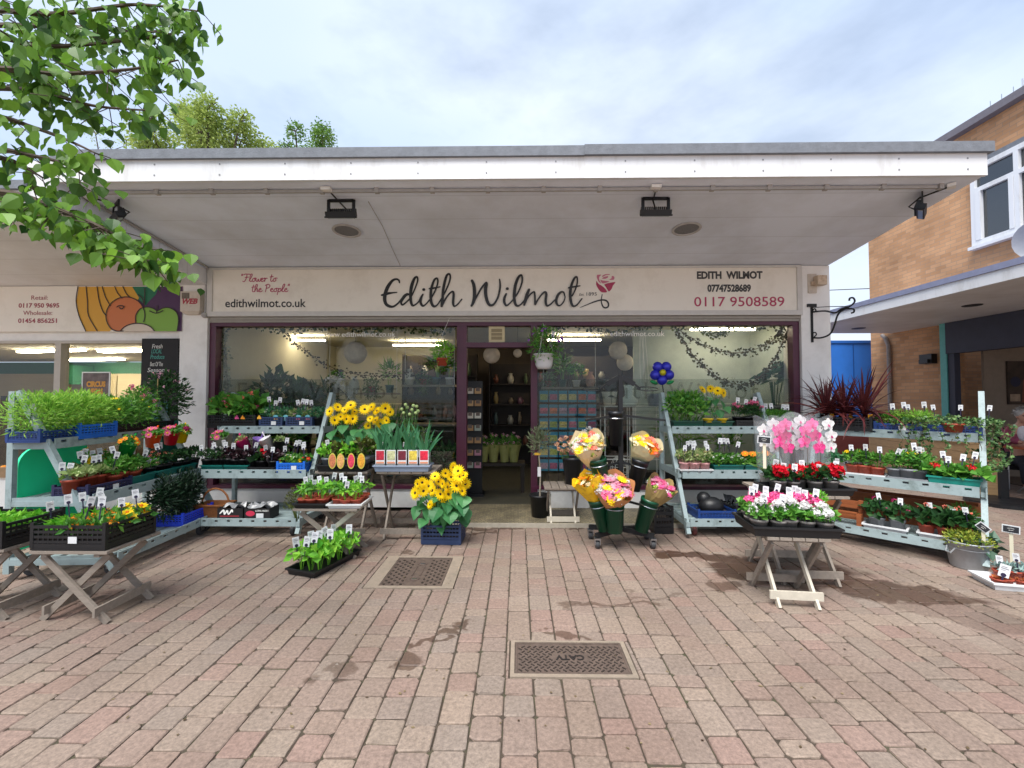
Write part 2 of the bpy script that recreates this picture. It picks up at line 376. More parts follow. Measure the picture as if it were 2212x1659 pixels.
    sepc = N('ShaderNodeSeparateColor'); K(vo.outputs['Color'], sepc.inputs[0]); gt_ = N('ShaderNodeMath'); gt_.operation = 'GREATER_THAN'; gt_.inputs[1].default_value = .55; K(sepc.outputs[0], gt_.inputs[0]); mg = N('ShaderNodeMath'); mg.operation = 'MULTIPLY'; K(lt.outputs[0], mg.inputs[0]); K(gt_.outputs[0], mg.inputs[1])
    gc = N('ShaderNodeMixRGB'); gc.inputs[1].default_value = H('4e453e'); gc.inputs[2].default_value = H('b8b2a8'); K(sepc.outputs[1], gc.inputs[0]); gm = N('ShaderNodeMixRGB'); K(mg.outputs[0], gm.inputs[0]); K(st.outputs[0], gm.inputs[1]); K(gc.outputs[0], gm.inputs[2])
    K(gm.outputs[0], b.inputs['Base Color'])
    ro = N('ShaderNodeMapRange'); ro.inputs[3].default_value = 0.85; ro.inputs[4].default_value = 0.45; K(last, ro.inputs[0]); K(ro.outputs[0], b.inputs['Roughness'])
    bp = N('ShaderNodeBump'); bp.inputs['Strength'].default_value = 0.55; bp.inputs['Distance'].default_value = 0.004; K(n.outputs['Fac'], bp.inputs['Height']); K(bp.outputs[0], b.inputs['Normal'])
    return m
S('paving', paving(), paving_material())
M_joint = pm('joint_sand', '463c32', 0.95, 0.35, 9, 0.4, 90, dirt='46502e', dirt_amt=0.7, dscale=5)
def far_ground_material():
    m = bpy.data.materials.new('distant_paving'); m.use_nodes = True; t = m.node_tree; b = t.nodes['Principled BSDF']; N = t.nodes.new; K = t.links.new
    co = N('ShaderNodeTexCoord'); br = N('ShaderNodeTexBrick'); br.inputs['Scale'].default_value = 1
    br.inputs['Brick Width'].default_value = 0.2; br.inputs['Row Height'].default_value = 0.155; br.inputs['Mortar Size'].default_value = 0.006
    br.inputs['Color1'].default_value = H('a4897a'); br.inputs['Color2'].default_value = H('a39484'); br.inputs['Mortar'].default_value = H('5c5246')
    K(co.outputs['Object'], br.inputs[0]); K(br.outputs[0], b.inputs['Base Color']); b.inputs['Roughness'].default_value = 0.9; return m
S('ground', MB().poly([(-300, -300, -0.016), (300, -300, -0.016), (300, 600, -0.016), (-300, 600, -0.016)]), far_ground_material())
S('joint_bed', MB().poly([(-8.6, -5.4, -0.0095), (10.5, -5.4, -0.0095), (10.5, 7.2, -0.0095), (-8.6, 7.2, -0.0095)]), M_joint)

# doorstep of small worn tiles
def step_material():
    m = bpy.data.materials.new('mosaic_tile'); m.use_nodes = True; t = m.node_tree; b = t.nodes['Principled BSDF']; N = t.nodes.new; K = t.links.new
    co = N('ShaderNodeTexCoord'); br = N('ShaderNodeTexBrick'); br.inputs['Scale'].default_value = 1; br.offset = 0.37
    br.inputs['Brick Width'].default_value = 0.045; br.inputs['Row Height'].default_value = 0.038; br.inputs['Mortar Size'].default_value = 0.003
    br.inputs['Color1'].default_value = H('a89c7c'); br.inputs['Color2'].default_value = H('857b68'); br.inputs['Mortar'].default_value = H('57503f')
    n = N('ShaderNodeTexNoise'); n.inputs['Scale'].default_value = 3; n.inputs['Detail'].default_value = 6; r = N('ShaderNodeValToRGB')
    r.color_ramp.elements[0].position = 0.35; r.color_ramp.elements[1].position = 0.7; r.color_ramp.elements[0].color = (0.5, 0.5, 0.5, 1)
    mu = N('ShaderNodeMixRGB'); mu.blend_type = 'MULTIPLY'; mu.inputs[0].default_value = 1
    K(co.outputs['Object'], br.inputs[0]); K(co.outputs['Object'], n.inputs[0]); K(n.outputs['Fac'], r.inputs[0]); K(br.outputs[0], mu.inputs[1]); K(r.outputs[0], mu.inputs[2])
    K(mu.outputs[0], b.inputs['Base Color']); b.inputs['Roughness'].default_value = 0.55; return m
sb = MB(); sb.box(step[0], step[1], -0.01, step[2], 0.2, 0.045); S('doorstep', sb, step_material())
S('doorstep_edge', MB().box(step[0], step[1] - 0.022, -0.01, step[2], step[1] - 0.001, 0.05), pm('pale_stone', 'a39b8c', 0.8, 0.15, 20, 0.3))

M_iron = pm('cast_iron', '5e5048', 0.6, 0.3, 22, 0.5, 120, metal=0.1, dirt='75655a', dirt_amt=0.5, dscale=9)
M_pit = pm('iron_pattern', '362d28', 0.6, 0.35, 30)
M_conc = pm('pale_concrete', '8d7f70', 0.9, 0.12, 25, 0.35, 140, dirt='6d6558', dirt_amt=0.6, dscale=4)
def manhole(r, label, kind):
    x0, y0, x1, y1 = r; cx, cy = (x0 + x1) / 2, (y0 + y1) / 2; W, D = x1 - x0, y1 - y0
    t = E('manhole_cover', label, 'manhole cover', (cx, cy, 0)); fr = 0.075 if kind else 0.024
    m = MB(); hw, hd = W / 2 - 0.004, D / 2 - 0.004
    fl, ft, fb, f2 = (fr * 1.5, fr * 0.5, fr * 0.55, fr * 1.3) if kind else (fr, fr * 0.8, fr * 1.2, fr * 1.1)
    m.box(-hw, -hd, -0.012, hw, -hd + fb, 0.003); m.box(-hw, hd - ft, -0.012, hw, hd, 0.003)
    m.box(-hw, -hd + fb, -0.012, -hw + fl, hd - ft, 0.0025); m.box(hw - f2, -hd + fb, -0.012, hw, hd - ft, 0.0025)
    P('surround', m, M_conc, t)
    px0, px1, py0, py1 = -hw + fl + 0.004, hw - f2 - 0.004, -hd + fb + 0.004, hd - ft - 0.004
    p = MB(); p.box(px0, py0, -0.012, px1, py1, -0.002)
    for e in ((px0, py0, px1, py0 + .012), (px0, py1 - .012, px1, py1), (px0, py0 + .012, px0 + .012, py1 - .012), (px1 - .012, py0 + .012, px1, py1 - .012)): p.box(e[0], e[1], -0.0025, e[2], e[3], 0.002)
    mx_, my_ = (px0 + px1) / 2, (py0 + py1) / 2
    if kind:
        for i in range(14):
            for j in range(8):
                x = px0 + .03 + (px1 - px0 - .06) * i / 13; y = py0 + .03 + (py1 - py0 - .06) * (j + (i % 2) * .5) / 8
                if abs(x - mx_) < 0.055: continue
                p.prism([(x - .011, y, -.0022), (x, y - .014, -.0022), (x + .011, y, -.0022), (x, y + .014, -.0022)], (0, 0, .0055), 1)
        p.box(mx_ - .04, my_ - .11, -.0022, mx_ - .03, my_ + .11, .003); p.box(mx_ + .03, my_ - .11, -.0022, mx_ + .04, my_ + .11, .003)
        for s_ in (-1, 1):
            k = MB(); k.lathe([(.045, -.0023), (.045, .003), (.036, .003), (.034, -.001), (.0, -.001)], 18, (mx_, my_ + s_ * .17, 0), cap0=False)
            k.box(mx_ - .02, my_ + s_ * .17 - .008, -.0009, mx_ + .02, my_ + s_ * .17 + .008, .002, 1)
            P('lifting_eye', k, [M_iron, M_chrome], t)
    else:
        i = 0; y = py0 + .03
        while y < py1 - .02:
            x = px0 + .03 + (i % 2) * .018
            while x < px1 - .025:
                if not (abs(x - mx_) < .105 and abs(y - my_) < .045):
                    q = 1 if int(x * 55) % 2 else -1
                    p.bar((x - .009, y - .008 * q, -.0012), (x + .009, y + .008 * q, -.0012), .007, .007, 1)
                x += .036
            y += .026; i += 1
        o = text('lettering', 'CATV', 0.066, (mx_ + 0.085, my_ + 0.022, 0.0008), pm('worn_dark_iron', '241f1d', 0.6), t, width=0.17, rot=(0, 0, pi), ext=0.002, bold=0.0015)
    P('plate', p, [M_iron, M_pit], t)
manhole(drain, 'square iron drain cover with raised diamonds and two lifting eyes in concrete', 1)
manhole(catv, 'iron cover lettered CATV in a pale mortar border, nearest the camera', 0)

# ------------------------------------------------------------------ the flower shop
def boards_material(name, hexc, axis_scale, dark=0.8):
    m = bpy.data.materials.new(name); m.use_nodes = True; t = m.node_tree; b = t.nodes['Principled BSDF']; N = t.nodes.new; K = t.links.new
    co = N('ShaderNodeTexCoord'); mpn = N('ShaderNodeMapping'); mpn.inputs['Scale'].default_value = axis_scale; K(co.outputs['Object'], mpn.inputs[0])
    wv = N('ShaderNodeTexWave'); wv.bands_direction = 'Y'; wv.wave_profile = 'SAW'; wv.inputs['Scale'].default_value = 1.0; wv.inputs['Distortion'].default_value = 0.0; K(mpn.outputs[0], wv.inputs[0])
    r = N('ShaderNodeValToRGB'); r.color_ramp.elements[0].position = 0.0; r.color_ramp.elements[1].position = 0.045; c = H(hexc)
    r.color_ramp.elements[0].color = tuple(x * dark for x in c[:3]) + (1,); r.color_ramp.elements[1].color = c; K(wv.outputs[0], r.inputs[0])
    n = N('ShaderNodeTexNoise'); n.inputs['Scale'].default_value = 1.1; n.inputs['Detail'].default_value = 7; n.inputs['Roughness'].default_value = 0.62; K(co.outputs['Object'], n.inputs[0])
    r2_ = N('ShaderNodeValToRGB'); r2_.color_ramp.elements[0].position = 0.32; r2_.color_ramp.elements[1].position = 0.62; r2_.color_ramp.elements[0].color = (0.80, 0.785, 0.76, 1); K(n.outputs['Fac'], r2_.inputs[0])
    mu = N('ShaderNodeMixRGB'); mu.blend_type = 'MULTIPLY'; mu.inputs[0].default_value = 1; K(r.outputs[0], mu.inputs[1]); K(r2_.outputs[0], mu.inputs[2]); K(mu.outputs[0], b.inputs['Base Color'])
    b.inputs['Roughness'].default_value = 0.5; return m
M_soffit = boards_material('soffit_boards', 'e2ebfb', (1, 0.7, 1))
shop = E('flower_shop', 'flower shop with white canopy, maroon window frames and open doorway', 'building')
XL, XR = -4.29, 4.217
m = MB(); m.prism([(XL, -2.05, 3.556), (XL, 0.02, 3.337), (XL, 8.0, 3.337), (XL, 8.0, 3.75), (XL, -2.05, 3.75)], (XR - XL, 0, 0)); m.box(-4.562, -2.048, 3.32, -4.2935, 0.01, 3.74); P('canopy', m, M_soffit, shop)
m = MB(); m.box(XL, -2.085, 3.545, XR, -2.052, 3.745); m.box(-4.57, -2.08, 3.365, XL - 0.003, -2.05, 3.745)
for x in [i * 0.62 - 4.0 for i in range(14)] + [-4.42]:
    for z in (3.60, 3.70): m.cbox((x + 0.02 * math.sin(x * 9), -2.0865, z), (0.012, 0.005, 0.012), 1)
P('fascia', m, [M_fascia, M_grey], shop)
m = MB(); m.box(XL - 0.03, -2.115, 3.742, 0.6, 8.0, 3.832); m.box(0.6, -2.121, 3.745, XR + 0.035, 8.0, 3.838); P('capping', m, M_cap, shop)
m = MB(); m.box(XL + 0.02, -1.93, 3.505, XR - 0.3, -1.905, 3.53)
for i in range(16): m.cbox((-4 + i * 0.53, -1.918, 3.522), (0.04, 0.045, 0.05))
m.tube([(XL + 0.02, -1.85, 3.515), (XL + 0.02, -0.12, 3.335), (XL - 0.02, -0.075, 3.25), (XL - 0.02, -0.075, 2.72)], 0.016, 6); m.ball((XL - 0.02, -0.085, 2.68), 0.045, 8, 5)
m.tube([(XA(790, -1.7), -1.70, 3.518 - .004), (XA(822, -1.2), -1.2, 3.4645 - .004), (XA(845, -.6), -.6, 3.4004 - .004), (XA(862, -.1), -.1, 3.347 - .004)], .0035, 4)
P('conduit', m, pm('conduit_grey', 'a3a1a0', 0.5, 0.1), shop)
for (x0, x1, nm) in ((-4.686, -4.292, 'l'), (3.827, 4.216, 'r')):
    m = MB(); m.box(x0, -0.06, 0, x1, 0.35, 3.336); m.box(x0 - 0.004, -0.066, 0.0, x1 + 0.004, -0.0605, 0.11, 1)
    P('pillar', m, [M_white, pm('grubby_white', 'a8a298', 0.7, 0.15)], shop)
m = MB(); m.box(-4.292, 0.0, 2.655, 3.827, 0.25, 3.336); m.box(-4.29, 0.001, 0.045, -0.827, 0.16, 0.298); m.box(0.254, 0.001, 0.045, 3.827, 0.16, 0.298)
m.box(4.05, 0.352, 0.0, 4.216, 8.0, 3.335); m.box(-4.6, 0.352, 0.0, -4.3, 8.0, 3.335); P('wall', m, M_white, shop)
m = MB(); m.box(-4.27, -0.05, 2.62, 3.82, 0.0, 2.655); m.box(-4.27, -0.035, 2.585, 3.82, -0.001, 2.618); P('beam', m, pm('stone_grey_paint', '9a958d', 0.6, 0.1), shop)
m = MB(); m.box(-4.285, -0.02, 2.535, 3.82, 0.11, 2.584); P('header', m, M_maroon, shop)
# windows
M_pane = glassmat('window_glass', (0.93, 0.95, 0.94), 1.38)
M_frost = glassmat('frosted_film', (0.86, 0.88, 0.87), 1.1, 'b4bab6', 0.055, 0.3)
M_clear = glassmat('etched_lettering', (0.88, 0.88, 0.87), 1.02)
M_wtext = pm('white_vinyl', 'f2f2ee', 0.5)
def shop_window(x0, x1, url, ux, big, bx):
    wd = P('window', MB().box(x0 + 0.07, 0.062, 0.345, x1 - 0.06, 0.068, 2.534), M_pane, shop)
    m = MB(); m.box(x0, -0.018, 0.345, x0 + 0.085, 0.105, 2.534); m.box(x1 - 0.085 if x1 > 3 else x1 - 0.02, -0.018, 0.345, x1, 0.105, 2.534); m.box(x0, -0.03, 0.299, x1, 0.112, 0.344); P('frame', m, M_maroon, wd)
    m = MB(); gx0, gx1 = x0 + 0.09, x1 - 0.09; m.box(gx0, 0.055, 1.47, gx1, 0.0565, 1.80)
    z = 1.45
    for h, gp_ in ((0.05, 0.035), (0.045, 0.045), (0.04, 0.055), (0.03, 0.06), (0.022, 0.07)): m.box(gx0, 0.055, z - h, gx1, 0.0565, z); z -= h + gp_
    P('frosted_band', m, M_frost, wd)
    for wd_, dx in zip(big.split(), (0, 1.02)): text('etched_lettering', wd_, 0.33, (bx + dx, 0.052, 1.53), M_clear, wd, space=1.25)
    text('lettering', url, 0.10, (ux, 0.050, 2.395), M_wtext, wd, width=1.0)
shop_window(-4.285, -0.827, 'www.edithwilmot.co.uk', -2.72, 'Edith Wilmot', -3.95)
shop_window(0.172, 3.82, 'www.edithwilmot.co.uk', 1.02, 'Edith Wilmot', 1.04)
d = P('door_frame', MB().box(-0.826, -0.022, 0.045, -0.712, 0.12, 2.534).box(0.17, -0.022, 0.045, 0.257, 0.12, 2.534).box(-0.712, -0.02, 2.235, 0.17, 0.115, 2.305), M_maroon, shop)
P('pane', MB().box(-0.712, 0.062, 2.305, 0.17, 0.067, 2.534), M_pane, d)
# room behind the glass
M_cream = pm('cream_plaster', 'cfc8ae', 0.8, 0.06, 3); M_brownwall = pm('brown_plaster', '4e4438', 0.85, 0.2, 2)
m = MB(); IY = 4.2
m.box(-4.29, 0.2, 0.03, 4.04, IY, 0.05, 0); m.box(-4.29, 0.26, 2.72, 4.04, IY, 2.76, 1); m.box(-4.298, 0.26, 0.05, -4.26, IY, 2.72, 1); m.box(4.0, 0.26, 0.05, 4.045, IY, 2.72, 3)
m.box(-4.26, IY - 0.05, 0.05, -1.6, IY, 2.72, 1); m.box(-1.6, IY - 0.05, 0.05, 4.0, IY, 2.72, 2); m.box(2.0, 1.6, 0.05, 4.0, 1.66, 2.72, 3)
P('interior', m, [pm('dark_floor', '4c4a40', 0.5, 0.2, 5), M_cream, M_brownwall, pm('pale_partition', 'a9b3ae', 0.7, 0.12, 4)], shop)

M_lamp = pm('warm_lamp', 'ffeed2', 0.5, emit=15.0)
for i, (u, Y, lb) in enumerate(((640, 2.2, 'warm strip lamp above the houseplants at the left of the shop'), (900, 3.0, 'warm strip lamp in the middle of the shop left of the doorway'), (1240, 2.2, 'warm strip lamp behind the right window of the shop'), (1560, 0.95, 'warm strip lamp above the pale partition'))):
    t = E('pendant_lamp', lb, 'lamp', (XA(u, Y), Y, 2.63), 0, 'strip lamps in the flower shop'); P('tube', MB().box(-0.5, -0.03, -0.02, 0.5, 0.03, 0.01), M_lamp, t); P('hanger', MB().tube([(-.3, 0, .011), (-.3, 0, .085)], .006, 5).tube([(.3, 0, .011), (.3, 0, .085)], .006, 5), M_black, t)
# sign board
M_sign = pm('sign_cream', 'e6e1d6', 0.45, 0.02, 2, dirt='b5ab99', dirt_amt=0.3, dscale=2.5)
sg = E('shop_sign', 'long cream fascia sign with black script lettering and a pink rose', 'shop sign', (0, -0.06, 2.66))
sg_z = 2.66
m = MB(); m.box(-4.25, -0.015, 0.065, 3.80, 0.055, 0.66); P('board', m, M_sign, sg)
M_signfr = pm('sign_frame', 'c8c6c2', 0.5, 0.06)
m = MB(); m.box(-4.285, -0.035, 0.0, 3.83, 0.057, 0.064); m.box(-4.285, -0.03, 0.646, 3.83, 0.057, 0.676); m.box(-4.285, -0.034, 0.064, -4.215, 0.057, 0.646); m.box(3.765, -0.034, 0.064, 3.83, 0.057, 0.646); P('frame', m, M_signfr, sg)
SK = 1 / 1.4756; SY = -0.078
def sgx(px): return XA(px * SK, SY - 0.002)
def sgz(py): return at(1120, py * SK, SY - 0.002).z - sg_z
M_ink = pm('black_vinyl', '1f1e1d', 0.4); M_pink = pm('pink_vinyl', 'a93257', 0.45); M_rose2 = pm('pale_pink_vinyl', 'c2748a', 0.45); M_grink = pm('charcoal_vinyl', '3d3c3b', 0.45)
PXW = (XA(1, -0.08) - XA(0, -0.08)) * SK
def trace(crops, name, mat):
    """brush strokes measured on the sign: (origin px, scale, [strokes of (x, y, width)])"""
    mb = MB(); i = 0
    for (ox, oy, k, strokes) in crops:
        for s_ in strokes:
            ribbon(mb, [(sgx(ox + x * k), sgz(oy + y * k), wd_ * k * PXW) for x, y, wd_ in s_], 0, 7, -0.0185 - i * 0.0012); i += 1
    return P(name, mb, mat, sg)
k1 = 300 / 2212
E1 = [(510, 290, 34), (495, 235, 44), (430, 208, 48), (340, 245, 62), (250, 360, 82), (195, 480, 86), (165, 600, 86), (165, 710, 84), (200, 800, 74), (280, 850, 66), (370, 855, 50), (470, 790, 44), (560, 690, 44), (630, 600, 50), (700, 560, 46), (745, 575, 40)]
E2 = [(85, 585, 40), (140, 575, 60), (230, 548, 62), (340, 530, 40), (450, 522, 26)]
D1 = [(745, 575, 40), (680, 590, 40), (600, 680, 48), (555, 760, 50), (585, 815, 44), (660, 770, 38), (745, 690, 38)]
D2 = [(745, 690, 38), (800, 610, 36), (880, 440, 36), (945, 250, 40), (930, 160, 44), (870, 195, 60), (815, 330, 78), (785, 480, 78), (780, 640, 70), (795, 760, 66), (830, 832, 54), (900, 810, 36), (975, 740, 34), (1030, 640, 44), (1072, 575, 40)]
I1 = [(1072, 572, 40), (1030, 660, 56), (1020, 760, 60), (1065, 840, 54), (1130, 815, 36), (1215, 725, 36), (1300, 610, 38), (1380, 450, 36), (1425, 300, 40), (1412, 200, 44), (1350, 225, 50), (1295, 360, 60), (1265, 500, 66), (1262, 660, 68), (1285, 790, 66), (1335, 855, 58), (1410, 830, 36), (1490, 720, 36)]
T2 = [(1225, 438, 38), (1330, 425, 44), (1480, 395, 28)]
H1 = [(1490, 720, 36), (1590, 540, 36), (1680, 340, 38), (1722, 180, 40), (1700, 95, 44), (1640, 130, 56), (1590, 290, 66), (1555, 480, 66), (1540, 680, 64), (1520, 850, 60)]
H2 = [(1520, 850, 56), (1600, 700, 44), (1700, 560, 40), (1780, 510, 46), (1805, 570, 56), (1795, 700, 60), (1795, 800, 58), (1825, 855, 44), (1900, 810, 34), (2000, 690, 30)]
DOT = lambda x, y: [(x - 2, y, 70), (x + 4, y, 70)]
W1 = [(175, 255, 62), (215, 350, 76), (235, 500, 80), (230, 660, 80), (200, 780, 68), (165, 845, 54)]
W2 = [(200, 790, 40), (280, 640, 44), (400, 430, 44), (500, 310, 44), (515, 340, 74), (495, 480, 80), (510, 640, 78), (560, 790, 72), (630, 840, 58), (720, 780, 48), (800, 620, 48), (840, 420, 46), (838, 300, 42), (828, 230, 32)]
I2 = [(985, 570, 44), (945, 660, 60), (940, 760, 62), (985, 840, 50), (1060, 800, 36), (1160, 690, 36), (1270, 530, 38), (1350, 330, 40), (1365, 190, 42), (1335, 130, 48), (1270, 190, 62), (1210, 340, 72), (1180, 520, 74), (1175, 680, 70), (1200, 800, 62), (1250, 855, 52), (1330, 820, 38), (1420, 720, 40)]
M1 = [(1525, 470, 54), (1480, 580, 74), (1440, 720, 78), (1410, 830, 46)]
M2 = [(1420, 800, 36), (1500, 650, 38), (1590, 550, 38), (1650, 530, 40), (1660, 620, 46), (1665, 720, 46), (1668, 820, 46), (1720, 730, 38), (1820, 590, 40), (1900, 530, 46), (1930, 580, 58), (1918, 700, 62), (1920, 800, 60), (1955, 855, 46), (2040, 810, 36), (2130, 720, 34)]
k3 = 240 / 2212
O1 = [(560, 780, 44), (530, 680, 50), (460, 665, 60), (370, 740, 76), (315, 870, 80), (315, 980, 76), (370, 1060, 54), (450, 1040, 42), (530, 940, 42), (565, 830, 42), (560, 780, 44)]
T3 = [(560, 800, 1), (0, 0, 0)]
T4 = [(775, 780, 44), (860, 620, 44), (920, 440, 46), (930, 290, 46), (910, 225, 50), (850, 260, 62), (790, 380, 72), (740, 540, 80), (720, 720, 84), (730, 900, 82), (770, 1040, 72), (830, 1085, 56), (920, 1040, 42), (1010, 930, 42), (1065, 860, 32)]
T5 = [(675, 545, 46), (800, 520, 50), (930, 500, 46), (1010, 488, 32)]
ST = [(1665, 735, 26), (1640, 880, 30), (1645, 980, 36), (1690, 1090, 42), (1760, 1125, 46), (1835, 1090, 46), (1845, 1000, 48), (1790, 920, 48), (1690, 895, 46), (1560, 910, 42), (1400, 960, 38), (1200, 1040, 26), (1000, 1120, 10)]
trace([(1200, 860, k1, [E1, E2, D1, D2, I1, T2, H1, H2, DOT(1092, 460)]), (1480, 860, k1, [W1, W2, I2, M1, M2, DOT(1010, 450)]), (1740, 860, k3, [O1, T4, T5])], 'script_lettering', M_ink)
trace([(1740, 860, k3, [ST])], 'rose_stem', M_ink)
def sg_polys(name, polys, mat, y=-0.0195):
    mb = MB()
    for pts in polys:
        q = smooth_path([Vector((sgx(1740 + x * k3), 0, sgz(860 + yy * k3))) for x, yy in pts + pts[:1]], 3)[:-1]
        mb.prism([(p.x, y, p.z) for p in q], (0, 0.0015, 0))
    return P(name, mb, mat, sg)
sg_polys('rose_petal', [[(1500, 330), (1560, 420), (1660, 480), (1740, 550), (1800, 630), (1790, 670), (1650, 665), (1570, 590), (1500, 470), (1490, 400)],
                        [(1725, 445), (1800, 410), (1900, 390), (2040, 370), (2050, 390), (1980, 480), (1950, 560), (1890, 630), (1850, 635), (1790, 540)]], M_pink)
sg_polys('rose_petal', [[(1520, 155), (1640, 155), (1590, 210), (1580, 300), (1640, 410), (1560, 350), (1510, 230)], [(1610, 300), (1700, 325), (1880, 350), (1790, 390), (1690, 410), (1640, 370)],
                        [(1660, 190), (1760, 140), (1880, 140), (1890, 160), (1780, 170), (1690, 215)], [(1660, 265), (1720, 220), (1840, 195), (1830, 240), (1750, 275)], [(1950, 190), (2010, 200), (2030, 250), (2000, 305), (1870, 300), (1940, 260)]], M_rose2)
def sgt(s_, x0p, x1p, basep, hp, mat, name='lettering', **kw):
    w_ = sgx(x1p) - sgx(x0p); text(name, s_, abs(sgz(basep - hp) - sgz(basep)) / 0.70, (sgx(x0p), -0.0175, sgz(basep)), mat, sg, width=w_, **kw)
sgt('edithwilmot.co.uk', 702, 965, 976, 26, M_ink, bold=0.002)
sgt('Est.', 1846, 1862, 943, 8, M_grink, shear=0.25); sgt('1895', 1867, 1900, 943, 11, M_grink)
sgt('EDITH  WILMOT', 2222, 2430, 890, 22, M_grink, bold=0.006); sgt('07747528689', 2256, 2394, 931, 21, M_grink, bold=0.006); sgt('0117 9508589', 2212, 2497, 978, 30, M_pink, bold=0.001)
# small handwriting alphabet for the pink motto
GL = {'F': [[(0, .9), (.15, 1), (.6, .97)], [(.3, .97), (.22, .4), (.05, 0), (-.1, .05)], [(.12, .55), (.45, .58)]], 'l': [[(0, .1), (.25, .7), (.28, 1), (.15, .9), (.05, .3), (.12, 0), (.3, .1)]],
      'o': [[(.25, .45), (.08, .35), (.03, .1), (.15, 0), (.3, .15), (.25, .45), (.42, .42)]], 'w': [[(0, .42), (.05, .05), (.18, .03), (.25, .35), (.28, .05), (.42, .05), (.5, .42)]],
      'e': [[(0, .2), (.2, .3), (.18, .45), (.05, .35), (.05, .05), (.2, 0), (.33, .12)]], 'r': [[(0, .38), (.1, .45), (.08, 0)], [(.09, .25), (.2, .43), (.32, .4)]],
      't': [[(.15, .9), (.06, .2), (.12, 0), (.28, .1)], [(0, .6), (.3, .66)]], 'h': [[(.02, .1), (.22, .75), (.2, 1), (.08, .8), (0, 0)], [(.02, .15), (.15, .42), (.25, .35), (.22, .05), (.35, .08)]],
      'P': [[(.15, .95), (.02, 0)], [(.0, .85), (.25, 1.0), (.42, .8), (.3, .52), (.1, .48)]], 'p': [[(.1, .42), (-.03, -.4)], [(.08, .3), (.22, .45), (.3, .25), (.18, 0), (.05, .05)]], '"': [[(.05, 1), (.02, .8)], [(.15, 1), (.12, .8)]]}
ADV = {'F': .5, 'l': .27, 'o': .36, 'w': .48, 'e': .3, 'r': .3, 't': .27, 'h': .36, 'P': .45, 'p': .34, '"': .25, ' ': .28}
def script(mb, s_, x0p, x1p, basep, hp):
    tot = sum(ADV[c] for c in s_); x = sgx(x0p); sx = (sgx(x1p) - x) / tot; zb = sgz(basep); sy = sgz(basep - hp) - zb; i = 0
    for c in s_:
        for st_ in GL.get(c, []): ribbon(mb, [(x + px * sx, zb + py * sy, 0.011) for px, py in st_], 0, 4, -0.0185 - (i % 5) * 0.0006); i += 1
        x += ADV[c] * sx
mb = MB(); script(mb, '"Flower to', 754, 870, 894, 24); script(mb, 'the People"', 789, 916, 927, 24); P('motto_lettering', mb, pm('rose_vinyl', 'b4496a', 0.45), sg)
# ------------------------------------------------------------------ greengrocer next door
gs = E('greengrocer_shop', 'greengrocer shop on the left with low grey canopy and lit ceiling strips', 'building', (-6.9, 0, 0))
def gx(m): return m.tf(Matrix.Translation((6.9, 0, 0)))
m = MB(); m.prism([(-15, -2.05, 3.36), (-15, 0.0, 3.09), (-15, 6, 3.09), (-15, 6, 3.47), (-15, -2.05, 3.47)], (15 - 4.295, 0, 0)); P('canopy', gx(m), boards_material('brown_soffit_boards', 'dddfe3', (1, 0.7, 1)), gs)
m = MB(); m.box(-11, -2.085, 3.352, -4.575, -2.052, 3.468); P('fascia', gx(m), M_fascia, gs)
m = MB(); m.box(-11, -2.12, 3.47, -4.55, 6, 3.55); P('capping', gx(m), M_cap, gs)
m = MB(); m.box(-15, 0.0, 2.34, -4.69, 0.2, 3.085); m.box(-15, 0.0, 0, -4.69, 0.15, 0.42); P('wall', gx(m), M_white, gs)
M_aframe = pm('aluminium_frame', 'b9b2a8', 0.5, 0.06)
wd = P('window', gx(MB().box(-11, 0.06, 0.44, -4.7, 0.066, 2.33)), M_pane, gs)
m = MB(); m.box(-11, -0.02, 2.30, -4.69, 0.1, 2.339); m.box(-11, -0.02, 0.421, -4.69, 0.1, 0.47)
for u in (110, -90): m.box(XA(u, 0) - 0.045, -0.02, 0.47, XA(u, 0) + 0.045, 0.1, 2.30)
P('frame', gx(m), M_aframe, wd)
M_plank = pm('beige_slatwall', 'a8997c', 0.7, 0.08, 4, stretch=(0.3, 1, 12)); M_greenband = pm('green_band', '1d5a3e', 0.6, 0.1)
m = MB(); m.box(-15, 0.2, 0.02, -4.72, 4.5, 0.04, 0); m.box(-15, 0.25, 2.42, -4.72, 4.6, 2.46, 1); m.box(-15, 4.5, 0.04, -4.72, 4.55, 2.12, 2); m.box(-15, 4.5, 2.121, -4.72, 4.54, 2.40, 3); m.box(-4.73, 0.2, 0.04, -4.71, 4.5, 2.42, 1); m.box(-15.05, 0.2, 0.02, -15, 4.6, 2.42, 2)
m.box(XA(122, 4), 4.0, 1.85, XA(143, 4), 4.49, 2.3, 3); m.box(XA(28, 4), 3.6, 0.04, XA(98, 4), 4.49, 1.58, 4); m.box(XA(130, 4), 3.6, 0.04, XA(300, 4), 4.49, 1.45, 4)
P('interior', gx(m), [pm('grocer_floor', '6f675a', 0.6, 0.1), pm('grocer_ceiling', 'c4b8a4', 0.8, 0.04), M_plank, M_greenband, pm('dark_shelf_goods', '3a3226', 0.8, 0.5, 9)], gs)
M_tube = pm('lit_tube', 'fff0cf', 0.5, emit=34.0)
